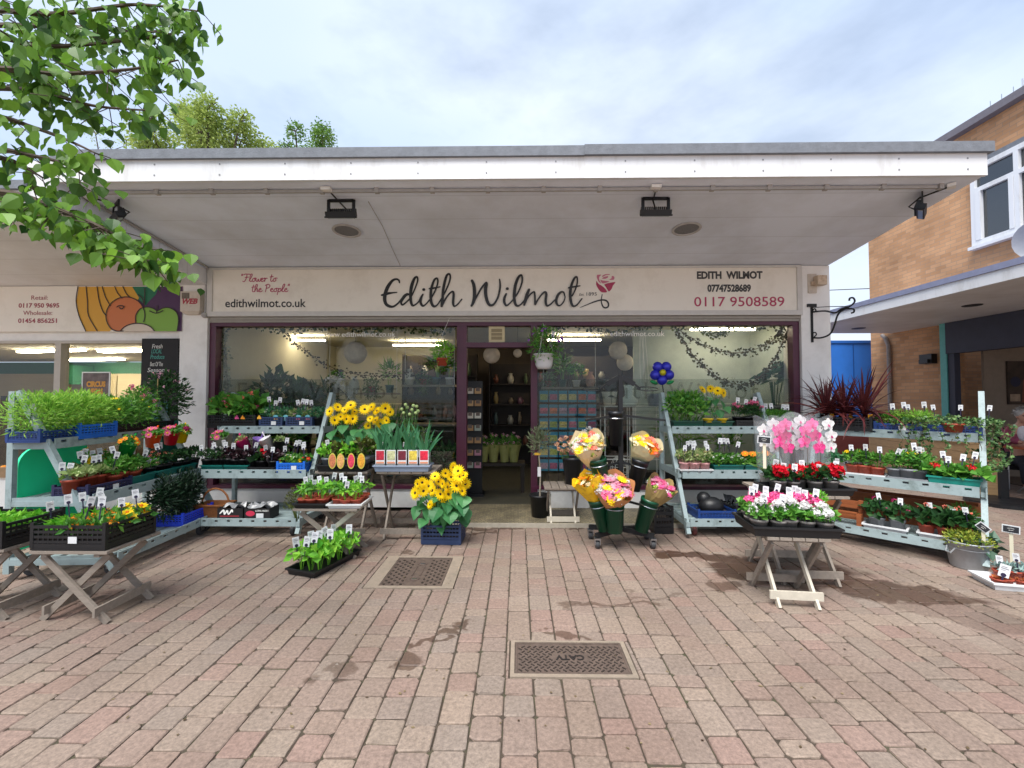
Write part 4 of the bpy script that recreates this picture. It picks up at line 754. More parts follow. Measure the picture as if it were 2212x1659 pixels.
# ------------------------------------------------------------------ trees
M_bark = pm('bark', '4b4035', .9, .3, 14, .5, 60)
M_lime = lm('lime_leaf', '284f1f', '7dab3c', .42); M_far = lm('spring_leaf', '839a48', 'b0c06a', .4)
LIME = [0.05, 0.75, 1.0, .92, .66, .3, .02]
def lime_tree():
    rr = random.Random(5); t = E('lime_tree', 'lime tree whose leafy branches hang over the upper left corner', 'tree', (-4.6, -4.7, 0))
    O = Vector((-4.6, -4.7, 0)); tr = MB(); tr.tube([V(0, 0, 0), V(.03, 0, 1.2), V(-.02, .05, 2.4), V(.0, .1, 3.6), V(.05, .1, 5.2)], [.19, .15, .13, .1, .05], 10); P('trunk', tr, M_bark, t)
    lf, br = MB(), MB()
    def leafat(p, size):
        a = rr.uniform(0, 2 * pi); d = Vector((math.cos(a) * .6, math.sin(a) * .6, rr.uniform(-1.3, -.35))).normalized(); n = Vector((rr.gauss(0, .5), rr.gauss(-.3, .6), rr.uniform(.3, 1)))
        lf.blade(p - O, d, n, size, size * .88, LIME, .25, 0, .1)
    arms = [([(-330, 40), (-60, 20), (120, 30), (290, 10), (435, 25)], 2.15, 1.0), ([(-330, 120), (-40, 80), (90, 100), (250, 90), (395, 70)], 2.3, 1.05), ([(-330, 160), (0, 150), (120, 160), (280, 150), (385, 130)], 2.1, 1.0), ([(-330, 200), (-20, 190), (110, 205), (210, 230), (345, 240)], 2.25, .6), ([(-300, 60), (0, 55), (180, 60), (320, 70), (410, 45)], 2.5, 1.0),
            ([(-330, 260), (-40, 250), (70, 275), (150, 305), (205, 330)], 2.15, .3), ([(-330, 310), (-40, 320), (60, 335), (140, 355), (205, 395)], 2.2, .28), ([(-330, 350), (-50, 340), (20, 345), (60, 365), (95, 385)], 2.3, .2), ([(-330, 390), (0, 415), (130, 455), (225, 495), (290, 535), (335, 575)], 2.1, 1.5), ([(-330, 440), (-60, 430), (40, 450), (150, 470), (225, 500)], 2.2, .4)]
    for k, (pts, Z, dens) in enumerate(arms):
        w_ = [at(u, v, -6.04 + Z + rr.uniform(-.1, .1)) for u, v in pts]; path = smooth_path(w_, 10)
        st = V(.0, .06, 2.5 + k * .12); br.tube([st, (st + (w_[0] - O)) / 2 + V(0, 0, .12)] + [p - O for p in path], [.035, .025] + [.016 * (1 - i / len(path)) + .003 for i in range(len(path))], 5)
        for i, p in enumerate(path):
            for j in range(int(5.3 * dens + rr.random())):
                off = Vector((rr.gauss(0, .07), rr.gauss(0, .13), rr.uniform(-.115, .045)))
                if i > len(path) * .8: off *= .6
                leafat(p + off, rr.uniform(.042, .085))
                if rr.random() < .25: br.tube([p - O, p + off - O], .0025, 3)
    for i in range(500):
        p = O + Vector((rr.gauss(-.6, .9), rr.gauss(-.3, .8), 4.6 + rr.gauss(0, .6))); leafat(p, rr.uniform(.07, .11))
    P('branch', br, M_bark, t); P('foliage', lf, M_lime, t)
lime_tree()
def far_tree(label, c, trunk_h, blobs, n, size, seed, mat):
    rr = random.Random(seed); t = E('tree', label, 'tree', c, 0, 'trees behind the flower shop'); tr, lf = MB(), MB(); tr.tube([V(0, 0, 0), V(.1, 0, trunk_h * .5), V(0, .1, trunk_h)], [.3, .22, .12], 8)
    for (bx, by, bz, r_) in blobs:
        tr.tube([V(0, 0, trunk_h * .7), V(bx * .5, by * .5, (trunk_h * .7 + bz) / 2 - .2), V(bx, by, bz)], [.12, .07, .02], 5)
        for i in range(int(n * r_ * r_)):
            d = Vector((rr.gauss(0, 1), rr.gauss(0, 1), rr.gauss(0, 1))).normalized(); q = V(bx, by, bz) + d * r_ * rr.uniform(.35, 1.08) * (1 + .18 * math.sin(d.x * 7 + bz) * math.sin(d.z * 6 + bx))
            lf.leaf(q, (d + Vector((rr.gauss(0, .7), rr.gauss(0, .7), -.4))).normalized(), Vector((rr.gauss(0, 1), rr.gauss(0, 1), 1)), rr.uniform(.7, 1.2) * size, size * .6)
        for i in range(5):
            d = Vector((rr.gauss(0, 1), rr.gauss(0, 1), rr.uniform(0, 1))).normalized(); tr.tube([V(bx, by, bz), V(bx, by, bz) + d * r_], [.025, .006], 4)
    P('trunk', tr, M_bark, t); P('crown', lf, mat, t)
def bl_at(u, v, r_px, Y, c):
    p = at(u, v, Y); return (p.x - c[0], 0.5 * math.sin(u), p.z, r_px * (Y + 6.04) / F)
Yt = 8.0; c = (XA(440, Yt), Yt, 0)
far_tree('broad yellow-green tree rising behind the left part of the roof', c, 8.2, [bl_at(u, v, r_, Yt, c) for u, v, r_ in ((345, 300, 45), (410, 262, 48), (390, 235, 26), (470, 255, 32), (450, 300, 55), (505, 292, 48), (525, 270, 28), (555, 318, 35), (330, 330, 40))], 3000, .11, 21, M_far)
Yt = 11.0; c = (XA(660, Yt), Yt, 0)
far_tree('small tree with two green tufts above the roof', c, 8.5, [bl_at(u, v, r_, Yt, c) for u, v, r_ in ((652, 300, 20), (655, 322, 32), (703, 296, 22), (708, 318, 30), (622, 325, 20))], 2400, .11, 22, lm('mid_leaf', '4f7a30', '7fa04c', .4))
Yt = 16.0; c = (XA(250, Yt), Yt, 0)
far_tree('thin sparse tree far behind the roof at the left', c, 10.2, [bl_at(u, v, r_, Yt, c) for u, v, r_ in ((225, 300, 22), (260, 295, 20), (290, 310, 26), (245, 325, 30))], 260, .10, 23, M_far)
# ------------------------------------------------------------------ display racks
M_rack = pm('rack_blue_grey', '95a6a8', .55, .07, 9, .08, 60, dirt='5e6a66', dirt_amt=.75, dscale=8)
M_wood = pm('weathered_wood', '8d8277', .8, .22, 10, .25, 70, stretch=(1, 6, 6), dirt='5e554c', dirt_amt=.6, dscale=5)
M_palewood = pm('pale_weathered_wood', 'c0b8a8', .75, .14, 10, .2, 70, dirt='8a8070', dirt_amt=.5, dscale=5)
M_navy = pm('navy_plastic', '26375a', .5, .12, 12); M_blue = pm('blue_plastic', '1a68d2', .45, .1, 12); M_dblue = pm('dark_blue_plastic', '1a3c7c', .45, .1, 12); M_teal = pm('teal_plastic', '12665f', .4, .1, 14); M_dgreen = pm('dark_green_plastic', '0d4637', .4, .1, 14); M_royal = pm('royal_blue_plastic', '2444d6', .4, .1)
M_wplastic = pm('white_plastic', 'd6d8da', .4, .05); M_terr = pm('terracotta_plastic', 'a3452f', .6, .12, 16); M_soil = pm('compost', '2a211b', .95, .35, 40, .4, 120)
LEVEL = (.19, .68, 1.165); DEPTH = (.92, .70, .37); LIP = ((.13, .215), (.615, .715), (1.105, 1.195))
RK = {}
def caster(parent, x, y, r, zt, red=False):
    c = P('caster', MB().box(x - .03, y - .035, r * 2 + .012, x + .03, y + .035, zt).bar((x - .026, y, r), (x - .026, y, r * 2 + .012), .008, .05).bar((x + .026, y, r), (x + .026, y, r * 2 + .012), .008, .05), M_chrome, parent)
    P('wheel', MB().lathe([(r * .35, -.02), (r * .9, -.02), (r, -.012), (r, .012), (r * .9, .02), (r * .35, .02)], 18, (x, y, r), cap1=True, M=Matrix.Rotation(rad(90), 4, 'Y')), pm('wheel_rubber_red', '5a2c2a', .6, .2) if red else pm('wheel_rubber', '38393c', .6, .2), c)
def rack(k, label, loc, rz, Ln, red=False):
    t = E('plant_rack', label, 'display rack', loc, rz, 'blue-grey stepped plant racks'); RK[k] = (Vector(loc), rz, Ln)
    for x in (0.022, Ln - .022):
        m = MB(); m.bar((x, -.045, .06), (x, -.045, 1.6), .045, .05, up=(0, 1, 0)); m.bar((x, -.93, .05), (x, -.085, 1.6), .045, .05, up=(0, 1, 0)); m.bar((x, -.93, .155), (x, -.03, .155), .044, .05)
        for z, d in zip(LEVEL, DEPTH): m.bar((x, -d + .02, z - .035), (x, -.03, z - .035), .043, .045)
        P('end_frame', m, M_rack, t)
    for i in range(3):
        z, d, (l0, l1) = LEVEL[i], DEPTH[i], LIP[i]; m = MB(); n = 9
        m.box(.05, -d, l0, Ln - .05, -d + .012, l1 - .04); m.box(.05, -d, l1 - .018, Ln - .05, -d + .012, l1)
        for j in range(n + 1):
            xa = .05 + (Ln - .1) * j / n - .05; m.box(max(.05, xa), -d, l1 - .04, min(Ln - .05, xa + .1), -d + .012, l1 - .018)
        for j in range(7 if i else 6):
            y0 = -.06 - (d - .1) * j / (7 if i else 6); w_ = (d - .1) / (7 if i else 6) - (.02 if i else .05); m.box(.05, y0 - w_, z - .02, Ln - .05, y0, z - .001)
        for x0, x1 in ((.004, .012), (Ln - .012, Ln - .004)): m.prism([(x0, -d, l0), (x0, -d + .001, l1), (x0, -.07, l1 - .02), (x0, -.07, l0 + .03)], (x1 - x0, 0, 0))
        P('shelf', m, M_rack, t)
    for x in (.13, Ln - .13):
        for y in (-.80, -.12): caster(t, x, y, .055, .129, red)
    return t
def rp(k, s, d, z=0.0):
    o, rz, Ln = RK[k]; return o + Vector((s * math.cos(rz) + d * math.sin(rz), s * math.sin(rz) - d * math.cos(rz), z))
def rs(k, u, d):
    a = rp(k, 0, d); b = rp(k, 1, d); kk = (u - 1120) / F; t = b - a; return (kk * (a.y + 6.04) - a.x) / (t.x - kk * t.y)
def on(k, lev, u, d): return rp(k, rs(k, u, d), d, LEVEL[lev])
rack('A', 'blue-grey stepped rack at the far left in front of the greengrocer', (-4.36, -2.36, 0), rad(93), 1.5)
rack('B', 'blue-grey stepped rack under the left shop window', (-3.72, -.28, 0), 0, 1.32)
rack('C', 'blue-grey stepped rack under the right shop window', (1.84, -.22, 0), 0, 1.27, True)
rack('D', 'blue-grey stepped rack at the right end in front of the alley', (3.83, -.40, 0), rad(-46.2), 1.42, True)
def board_thing(name, label, cat, k, s0, s1, d, z0, z1, mat, round_=True):
    a, b = rp(k, s0, d), rp(k, s1, d); L_ = (b - a).length; t = E(name, label, cat, (a.x, a.y, z0), RK[k][1]); h = z1 - z0; r = .16 if round_ else .02
    pts = [(0, 0, 0), (L_, 0, 0), (L_, 0, h)] + [(r - r * math.sin(i * pi / 12), 0, h - r + r * math.cos(i * pi / 12)) for i in range(7)]
    P('board', MB().prism(pts, (0, .02, 0)), mat, t)
board_thing('display_board', 'bright emerald green board behind the lower shelves of the left rack', 'board', 'A', .08, .72, .035, .22, 1.10, pm('emerald_board', '30ffb4', .45, .04), True)
board_thing('display_board', 'dark teal board standing at the far end of the left rack', 'board', 'A', 1.36, 1.62, .30, .75, 1.27, pm('teal_board', '14695c', .5, .1), False)

# ------------------------------------------------------------------ folding tables
def table(label, x, y, w_, d_, h, rz, mat, mat2=None, topc=None):
    t = E('folding_table', label, 'folding table', (x, y, 0), rad(rz), 'small folding wooden tables'); mat2 = mat2 or mat
    m = MB(); n = 5; sw = d_ / n
    for i in range(n): m.box(-w_ / 2, -d_ / 2 + i * sw + .004, h - .02, w_ / 2, -d_ / 2 + (i + 1) * sw - .004, h)
    for sx in (-1, 1): m.box(sx * w_ * .34 - .02, -d_ / 2 + .02, h - .045, sx * w_ * .34 + .02, d_ / 2 - .02, h - .0205)
    P('table_top', m, mat, t)
    for sy in (-1, 1):
        P('leg', MB().bar((-w_ * .40, sy * (d_ / 2 - .05), h - .045), (w_ * .46, sy * (d_ / 2 - .05), 0), .02, .042, up=(1, 0, 0)), mat, t)
        P('leg', MB().bar((w_ * .40, sy * (d_ / 2 - .085), h - .045), (-w_ * .46, sy * (d_ / 2 - .085), 0), .02, .042, up=(1, 0, 0)), mat2, t)
    zb = .085; xb = .46 * w_ - .86 * w_ * zb / (h - .045)
    P('foot_rail', MB().box(xb + .022, -d_ / 2 - .0, zb - .03, xb + .040, d_ / 2, zb + .03), mat, t); P('foot_rail', MB().box(-xb - .040, -d_ / 2 + .035, zb - .03, -xb - .022, d_ / 2 - .035, zb + .03), mat2, t)
    return t
T1 = (-3.07, -2.83); T2 = (-3.82, -2.80)
table('weathered folding table nearest the camera at the left, under two crates', T1[0], T1[1], .54, .46, .50, 0, M_wood)
table('weathered folding table cut off by the left edge of the picture', T2[0], T2[1], .54, .46, .50, 0, M_wood)
T3 = (XA(712, -1.72), -1.62); table('low folding table holding red-potted seedlings', T3[0], T3[1], .62, .42, .48, 0, M_wood, M_palewood)
T4 = (XA(752, -1.05), -1.0); table('taller folding table behind the seedlings, with sunflowers', T4[0], T4[1], .50, .58, .74, 90, M_wood)
T5 = (XA(886, -1.05), -1.0); table('taller folding table left of the doorway, with boxed lilies', T5[0], T5[1], .50, .64, .74, 90, M_wood)
T6 = (XA(1214, -.62), -.55); table('low folding table beside the potted olive tree right of the doorway', T6[0], T6[1], .42, .46, .47, 90, M_wood, M_palewood)
T7 = (2.07, -2.55); table('low folding table with white front legs under the geraniums', T7[0], T7[1], .44, .44, .52, 84, M_wood, M_palewood)
T8 = (2.42, -2.08); table('brown folding table behind the geraniums, under begonias and orchids', T8[0], T8[1], .60, .60, .74, 86, M_wood)

# ------------------------------------------------------------------ crates and trays
def lattice(m, x0, y0, x1, y1, z0, z1, n, axis, mi=0, hb=4):
    """one perforated crate side"""
    for j in range(hb):
        a_ = z0 + (z1 - z0) * j / hb; b_ = a_ + (z1 - z0) / hb * (.55 if j else .9)
        m.box(x0, y0, a_, x1, y1, b_, mi)
    for i in range(n + 1):
        f = i / n
        if axis == 'x': xx = x0 + (x1 - x0) * f; m.box(xx - .004, y0 + .001, z0, xx + .004, y1 - .001, z1, mi)
        else: yy = y0 + (y1 - y0) * f; m.box(x0 + .001, yy - .004, z0, x1 - .001, yy + .004, z1, mi)
def crate(label, loc, rz, L_, W_, H_, mat, cat='crate', group='plastic crates of plants', slip=False, lift=True):
    t = E('crate', label, cat, loc, rz, group); m = MB(); hx, hy = L_ / 2, W_ / 2; tk = .008
    m.box(-hx, -hy, 0.002, hx, hy, .014)
    lattice(m, -hx + .02, -hy, hx - .02, -hy + tk, .015, H_ - .02, int(L_ / .035), 'x'); lattice(m, -hx + .02, hy - tk, hx - .02, hy, .015, H_ - .02, int(L_ / .035), 'x')
    lattice(m, -hx, -hy + .02, -hx + tk, hy - .02, .015, H_ - .02, int(W_ / .035), 'y'); lattice(m, hx - tk, -hy + .02, hx, hy - .02, .015, H_ - .02, int(W_ / .035), 'y')
    for sx in (-1, 1):
        for sy in (-1, 1): m.box(sx * hx - (.022 if sx > 0 else 0.002), sy * hy - (.022 if sy > 0 else .002), .0145, sx * hx + (.002 if sx > 0 else .022), sy * hy + (.002 if sy > 0 else .022), H_ + (.018 if lift else 0))
    for (a, b, c_, d_) in ((-hx + .023, -hy - .004, hx - .023, -hy + .012), (-hx + .023, hy - .012, hx - .023, hy + .004), (-hx - .004, -hy + .023, -hx + .012, hy - .023), (hx - .012, -hy + .023, hx + .004, hy - .023)): m.box(a, b, H_ - .0195, c_, d_, H_)
    P('basket', m, mat, t)
    P('fill', MB().box(-hx + .012, -hy + .012, .0145, hx - .012, hy - .012, H_ * .55), M_soil, t)
    if slip: P('price_slip', MB().box(-.03 + .04, -hy - .008, H_ * .3, .03 + .04, -hy - .005, H_ * .3 + .045), M_wplastic, t)
    return t
def tapered(m, hx, hy, H_, tp=.012, mi=0, rim=.012, tk=.006):
    o0 = [(-hx + tp, -hy + tp), (hx - tp, -hy + tp), (hx - tp, hy - tp), (-hx + tp, hy - tp)]; o1 = [(-hx, -hy), (hx, -hy), (hx, hy), (-hx, hy)]
    o2 = [(-hx - rim, -hy - rim), (hx + rim, -hy - rim), (hx + rim, hy + rim), (-hx - rim, hy + rim)]; i1 = [(-hx + tk, -hy + tk), (hx - tk, -hy + tk), (hx - tk, hy - tk), (-hx + tk, hy - tk)]; i0 = [(-hx + tp + tk, -hy + tp + tk), (hx - tp - tk, -hy + tp + tk), (hx - tp - tk, hy - tp - tk), (-hx + tp + tk, hy - tp - tk)]
    rings = [[(x, y, 0.001) for x, y in o0], [(x, y, H_ - .014) for x, y in o1], [(x, y, H_ - .014) for x, y in o2], [(x, y, H_) for x, y in o2], [(x, y, H_) for x, y in i1], [(x, y, .008) for x, y in i0]]
    vs = [p for r_ in rings for p in r_]; fs = [(3, 2, 1, 0), (20, 21, 22, 23)]
    for i in range(5):
        for j in range(4): fs.append((i * 4 + j, i * 4 + (j + 1) % 4, i * 4 + 4 + (j + 1) % 4, i * 4 + 4 + j))
    m.add(vs, fs, mi); return m
def trough(label, loc, rz, L_, W_, H_, mat, name='trough', cat='plant trough', group='plastic troughs on the racks', fill=True):
    t = E(name, label, cat, loc, rz, group); P('tub', tapered(MB(), L_ / 2, W_ / 2, H_), mat, t)
    if fill: P('fill', MB().box(-L_ / 2 + .02, -W_ / 2 + .02, .009, L_ / 2 - .02, W_ / 2 - .02, H_ * .6), M_soil, t)
    return t
def tray(label, loc, rz, L_, W_, mat, H_=.05): return trough(label, loc, rz, L_, W_, H_, mat, 'tray', 'plant tray', 'plastic plant trays', False)
rA, rD = RK['A'][1], RK['D'][1]
# rack A
crate('dark blue crate at the near end of the left rack top shelf', rp('A', .10, .20, LEVEL[2]), rA, .30, .28, .10, M_dblue)
crate('bright blue crate on the left rack top shelf under feathery foliage', rp('A', .46, .23, LEVEL[2]), rA, .40, .29, .13, M_blue)
crate('black crate on the left rack top shelf beside the bright blue crate', rp('A', .86, .22, LEVEL[2]), rA, .38, .29, .11, M_black)
crate('black crate at the far end of the left rack top shelf under a dark shrub', rp('A', 1.26, .22, LEVEL[2]), rA, .38, .29, .11, M_black)
crate('dark indigo crate of pale primroses on the left rack middle shelf', rp('A', .26, .52, LEVEL[1]), rA, .46, .30, .10, pm('indigo_plastic', '23244a', .5, .1), slip=True)
for i, s_ in enumerate((.66, .98, 1.28)): trough(f'dark teal trough on the left rack middle shelf, {ORD[i]} after the indigo crate', rp('A', s_, .55, LEVEL[1]), rA, .29, .20, .10, M_teal)
crate('royal blue crate under the dark conifers on the left rack bottom shelf', rp('A', 1.14, .72, LEVEL[0]), rA, .5, .32, .12, M_royal)
CR1 = (T1[0] - .01, T1[1] - .01, .502); CR2 = (T2[0] + .0, T2[1] - .02, .502)
crate('black crate of yellow-green seedlings on the nearest left folding table', CR1, 0, .52, .42, .17, M_black, slip=True); crate('black crate of seedlings cut off by the left edge of the picture', CR2, 0, .52, .42, .17, M_black)
# rack B
crate('black crate of pink-flowered plants on the left window rack top shelf', on('B', 2, 511, .2), 0, .60, .28, .165, M_black, lift=False)
crate('navy blue crate with one price slip on the left window rack top shelf', on('B', 2, 595, .2), 0, .29, .28, .14, M_navy, slip=True, lift=False); crate('navy blue crate with slips beside the rack post of the left window', on('B', 2, 655, .2), 0, .33, .28, .14, M_navy, slip=True, lift=False)
trough('teal trough at the left end of the left window rack middle shelf', on('B', 1, 466, .58), 0, .26, .18, .08, M_teal); trough('teal trough second from left on the left window rack middle shelf', on('B', 1, 517, .58), 0, .28, .18, .08, M_teal)
tray('black tray with a red-leaved plant on the left window rack middle shelf', on('B', 1, 573, .58), 0, .30, .2, M_black, .06)
crate('bright blue crate of primroses on the left window rack middle shelf', on('B', 1, 637, .58), 0, .33, .22, .11, M_blue, slip=True)
# rack C
trough('dark green trough with passion flowers on the right window rack top shelf', on('C', 2, 1479, .24), 0, .37, .18, .09, M_dgreen); trough('dark green trough with yellow pots on the right window rack top shelf', on('C', 2, 1541, .24), 0, .36, .18, .09, M_dgreen)
crate('black crate of pink carnations on the right window rack top shelf', on('C', 2, 1607, .22), 0, .36, .25, .10, M_black, lift=False)
tray('white tray of pink pots on the right window rack middle shelf', on('C', 1, 1493, .6), 0, .36, .2, M_wplastic, .04)
trough('teal trough with white bedding plants on the right window rack middle shelf', on('C', 1, 1562, .6), 0, .34, .18, .09, M_teal); trough('teal trough of yellow flowers at the right of the right window rack middle shelf', on('C', 1, 1626, .6), 0, .34, .18, .09, M_teal)
crate('blue crate of black liners on the right window rack bottom shelf', on('C', 0, 1530, .72), 0, .42, .32, .10, M_dblue, group='plastic crates of plants'); crate('black crate with crumpled film on the right window rack bottom shelf', on('C', 0, 1596, .68), rad(4), .34, .34, .13, M_black)
# rack D
crate('deep black crate of dark red cordylines on the right rack top shelf', rp('D', .26, .22, LEVEL[2]), rD, .60, .34, .15, M_black); crate('dark blue crate with a price slip on the right rack top shelf', rp('D', .77, .22, LEVEL[2]), rD, .40, .28, .10, M_dblue, slip=True); crate('dark blue crate of trailing ivy at the near end of the right rack', rp('D', 1.2, .22, LEVEL[2]), rD, .40, .28, .10, M_dblue)
tray('white tray of terracotta pots on the right rack middle shelf', rp('D', .5, .56, LEVEL[1]), rD, .40, .24, M_wplastic, .05); tray('dark grey tray of bedding plants on the right rack middle shelf', rp('D', .86, .56, LEVEL[1]), rD, .30, .24, M_grey, .05)
trough('bright teal trough at the near end of the right rack middle shelf', rp('D', 1.20, .58, LEVEL[1]), rD, .36, .2, .10, pm('bright_teal_plastic', '15877a', .4, .1))
tray('white tray of cyclamen on the right rack bottom shelf', rp('D', .70, .74, LEVEL[0]), rD, .34, .24, M_wplastic, .055); tray('white tray of primulas at the near end of the right rack bottom shelf', rp('D', 1.14, .72, LEVEL[0]), rD, .38, .24, M_wplastic, .055)
M_trw = pm('orange_brown_wood', '8a4b24', .6, .25, 8, .2, 60, stretch=(1, 5, 8))
wt = E('wooden_planter', 'orange-brown wooden planter standing behind trays on the right rack bottom shelf', 'planter', rp('D', .75, .30, LEVEL[0]), rD); m = MB()
m.box(-.62, -.02, 0, .62, 0, .28); m.box(-.62, .2, 0, .62, .22, .28); m.box(-.62, 0, 0, -.6, .2, .28); m.box(.6, 0, 0, .62, .2, .28); P('boards', m, M_trw, wt)
bx = E('wooden_bench', 'small orange-brown slatted wooden bench at the left of the right rack bottom shelf', 'bench', rp('D', .34, .74, LEVEL[0]), rD); m = MB()
for x in (-.16, .16): m.box(x - .02, -.02, 0, x + .02, .02, .26); m.box(x - .02, -.12, .1, x + .02, -.021, .13); m.box(x - .02, -.14, 0, x + .02, -.121, .14)
P('post', m, M_trw, bx); P('slats', MB().box(-.14, -.01, .17, .14, .01, .25).box(-.14, -.115, .131, .14, -.07, .145).box(-.14, -.01, .05, .14, .01, .1), M_trw, bx)
# tables
tray('black tray of red pots on the seedling table', (T3[0] - .15, T3[1] - .02, .481), 0, .30, .36, M_black, .05); tray('white tray of red pots at the right of the seedling table', (T3[0] + .18, T3[1] - .02, .481), rad(2), .32, .36, M_wplastic, .045)
tray('black tray of heucheras with oval picture labels on the taller table', (T4[0] - .0, T4[1] - .12, .741), 0, .52, .30, M_black, .075); tray('blue-grey tray of five boxed lilies on the taller table', (T5[0] - .04, T5[1] - .16, .741), 0, .60, .22, pm('blue_grey_plastic', '8a97ad', .5, .08), .07)
GT = (T7[0] - .01, T7[1] - .02, .522); tray('black tray of white and pink geraniums on the low front table', GT, rad(-6), .60, .40, M_black, .075)
BT = (T8[0] + .0, T8[1] - .16, .742); tray('black tray of red begonias in front of the orchids', BT, rad(-4), .66, .26, M_black, .06)
grd = gp(655, 1240); ST_ = (grd.x + .10, grd.y + .22, .0); tray('long black tray of bright green strawberry plants on the ground', ST_, rad(-18), .30, .60, M_black, .06)
sgd = gp(2178, 1272); SU = (sgd.x + .07, sgd.y + .05, 0); tray('white tray of brown-potted succulents on the ground at the lower right', SU, rad(-14), .37, .26, M_wplastic, .06)
sc_p = gp(953, 1178); SFC = (sc_p.x, sc_p.y + .17, 0)
crate('navy crate of tall sunflowers on the ground left of the doorway', SFC, rad(-2), .42, .32, .20, M_navy)
bc = gp(1428, 1150); crate('tall black mesh crate on the ground behind the bucket stand', (bc.x, bc.y + .1, 0), rad(4), .22, .34, .30, M_black)

# basket and boxes on rack B's bottom shelf
wkp = on('B', 0, 464, .72); wk = E('wicker_basket', 'brown wicker basket with arched handle on the left window rack bottom shelf', 'basket', wkp); M_wick = pm('wicker', '8a5428', .7, .35, 60, .6, 140, stretch=(1, 1, 3))
P('bowl', tapered(MB(), .16, .12, .15, .035, 0, .008, .012), M_wick, wk); P('handle', MB().tube([(.155 * math.cos(a), 0, .14 + .17 * math.sin(a)) for a in [i * pi / 12 for i in range(13)]], .011, 6), M_wick, wk)
def lettered_box(u, label, kind):
    p = on('B', 0, u, .78); t = E('cardboard_box', label, 'box', p, rad(2)); m = MB(); m.box(-.14, -.1, 0, .14, -.094, .125); m.box(-.14, .094, 0, .14, .1, .125); m.box(-.14, -.094, 0, -.134, .094, .125); m.box(.134, -.094, 0, .14, .094, .125); m.box(-.134, -.094, .001, .134, .094, .008); P('carton', m, pm('black_card', '1a1719', .6, .2), t)
    if kind == 0:
        mb = MB(); ribbon(mb, [(-.11, .07, .012), (-.07, .105, .02), (-.06, .06, .012), (-.03, .1, .018), (-.015, .06, .012), (.02, .105, .02), (.03, .085, .01)], 0, 6, -.1012); P('brush_mark', mb, M_wtext, t); P('red_band', MB().box(-.11, -.1012, .035, .1, -.1004, .045), pm('red_ink', 'a8323a', .5), t); P('white_edge', MB().box(-.135, -.1012, .004, .135, -.1004, .016), M_wtext, t)
    else:
        P('painted_bowl', MB().lathe([(.05, 0), (.0001, 0)], 20, (-.075, -.1012, .07), M=Matrix.Rotation(rad(90), 4, 'X') @ Matrix.Scale(.6, 4, (0, 1, 0)), cap0=False), pm('pink_red_ink', 'c4304e', .5), t); text('lettering', 'LOMA FRESH', .026, (-.02, -.1015, .09), M_wtext, t, width=.14); P('price_slip', MB().box(-.01, -.1025, .02, .07, -.1005, .07), M_wplastic, t)
    cr_ = MB(); rr = random.Random(u)
    pts = [[(-.13 + .26 * i / 5 + rr.uniform(-.01, .01), -.085 + .17 * j / 4, .12 + rr.uniform(-.02, .06)) for j in range(5)] for i in range(6)]
    cr_.add([p for r_ in pts for p in r_], [(i * 5 + j, i * 5 + j + 1, i * 5 + j + 6, i * 5 + j + 5) for i in range(5) for j in range(4)]); P('crumpled_film', cr_, pm('grey_film', '8f9093', .25, .3, 20), t)
lettered_box(508, 'black card box with white brush lettering beside the wicker basket', 0); lettered_box(566, 'black card box with a pink bowl printed on it, beside the dark shrub', 1)
fl_ = MB(); rr = random.Random(8); pp = on('C', 0, 1596, .68)
pts = [[(-.15 + .3 * i / 7, -.15 + .3 * j / 6, .13 + rr.uniform(0, .09)) for j in range(7)] for i in range(8)]
fl_.add([p for r_ in pts for p in r_], [(i * 7 + j, i * 7 + j + 1, i * 7 + j + 8, i * 7 + j + 7) for i in range(7) for j in range(6)]); tag(P('plastic_film', fl_, pm('black_film', '26282c', .15, .3, 20), None, loc=pp), 'crumpled black film lying in a crate on the right window rack bottom shelf', 'plastic film')
ln_b = MB(); pp = on('C', 0, 1530, .72); [ln_b.lathe([(.05, .11), (.085, .22), (.08, .22), (.047, .115)], 14, (x, y, 0), M=Matrix.Rotation(rad(tx), 4, 'X')) for x, y, tx in ((-.08, .05, 10),)]
tag(P('bin_liner', MB().ball((0, 0, .12), .13, 12, 7, 0, (1.1, .9, .8)).ball((-.06, .05, .19), .08, 10, 6), M_black, None, True, loc=pp), 'black bin liner bundle in the blue crate under the right window', 'bin liner')

# ------------------------------------------------------------------ bucket stand
BS = Vector((XA(1339, -1.30), -1.30, 0)); bs = E('bucket_stand', 'black wheeled flower bucket stand with tall post, arms and wire rings', 'bucket stand', BS)
P('post', MB().box(-.022, -.022, .16, .022, .022, 1.78), M_metalk, bs)
for a in (28, 152, 215, 325):
    e = Vector((math.cos(rad(a)) * .36, math.sin(rad(a)) * .30, 0)); P('base_arm', MB().bar(V(0, 0, .15) + e * .06, V(0, 0, .13) + e, .045, .045), M_metalk, bs); caster(bs, e.x * .96, e.y * .96, .04, .107)
def ring(parent, c, r, tilt, az, rt=.006):
    M = Matrix.Translation(c) @ Matrix.Rotation(az, 4, 'Z') @ Matrix.Rotation(tilt, 4, 'X'); P('ring', MB().tube([M @ V(r * math.cos(i * pi / 10), r * math.sin(i * pi / 10), 0) for i in range(20)], rt, 5, closed=True), M_metalk, parent)
for sx, zc in ((-1, 1.76), (1, 1.76)):
    e = V(sx * .27, -.02, 1.64); P('arm', MB().bar((sx * .02, 0, zc), (sx * .15, -.01, 1.69), .03, .05).bar((sx * .15, -.01, 1.69), e + V(-sx * .06, 0, 0), .02, .02), M_metalk, bs); ring(bs, e + V(sx * .02, 0, 0), .11, rad(12), 0)
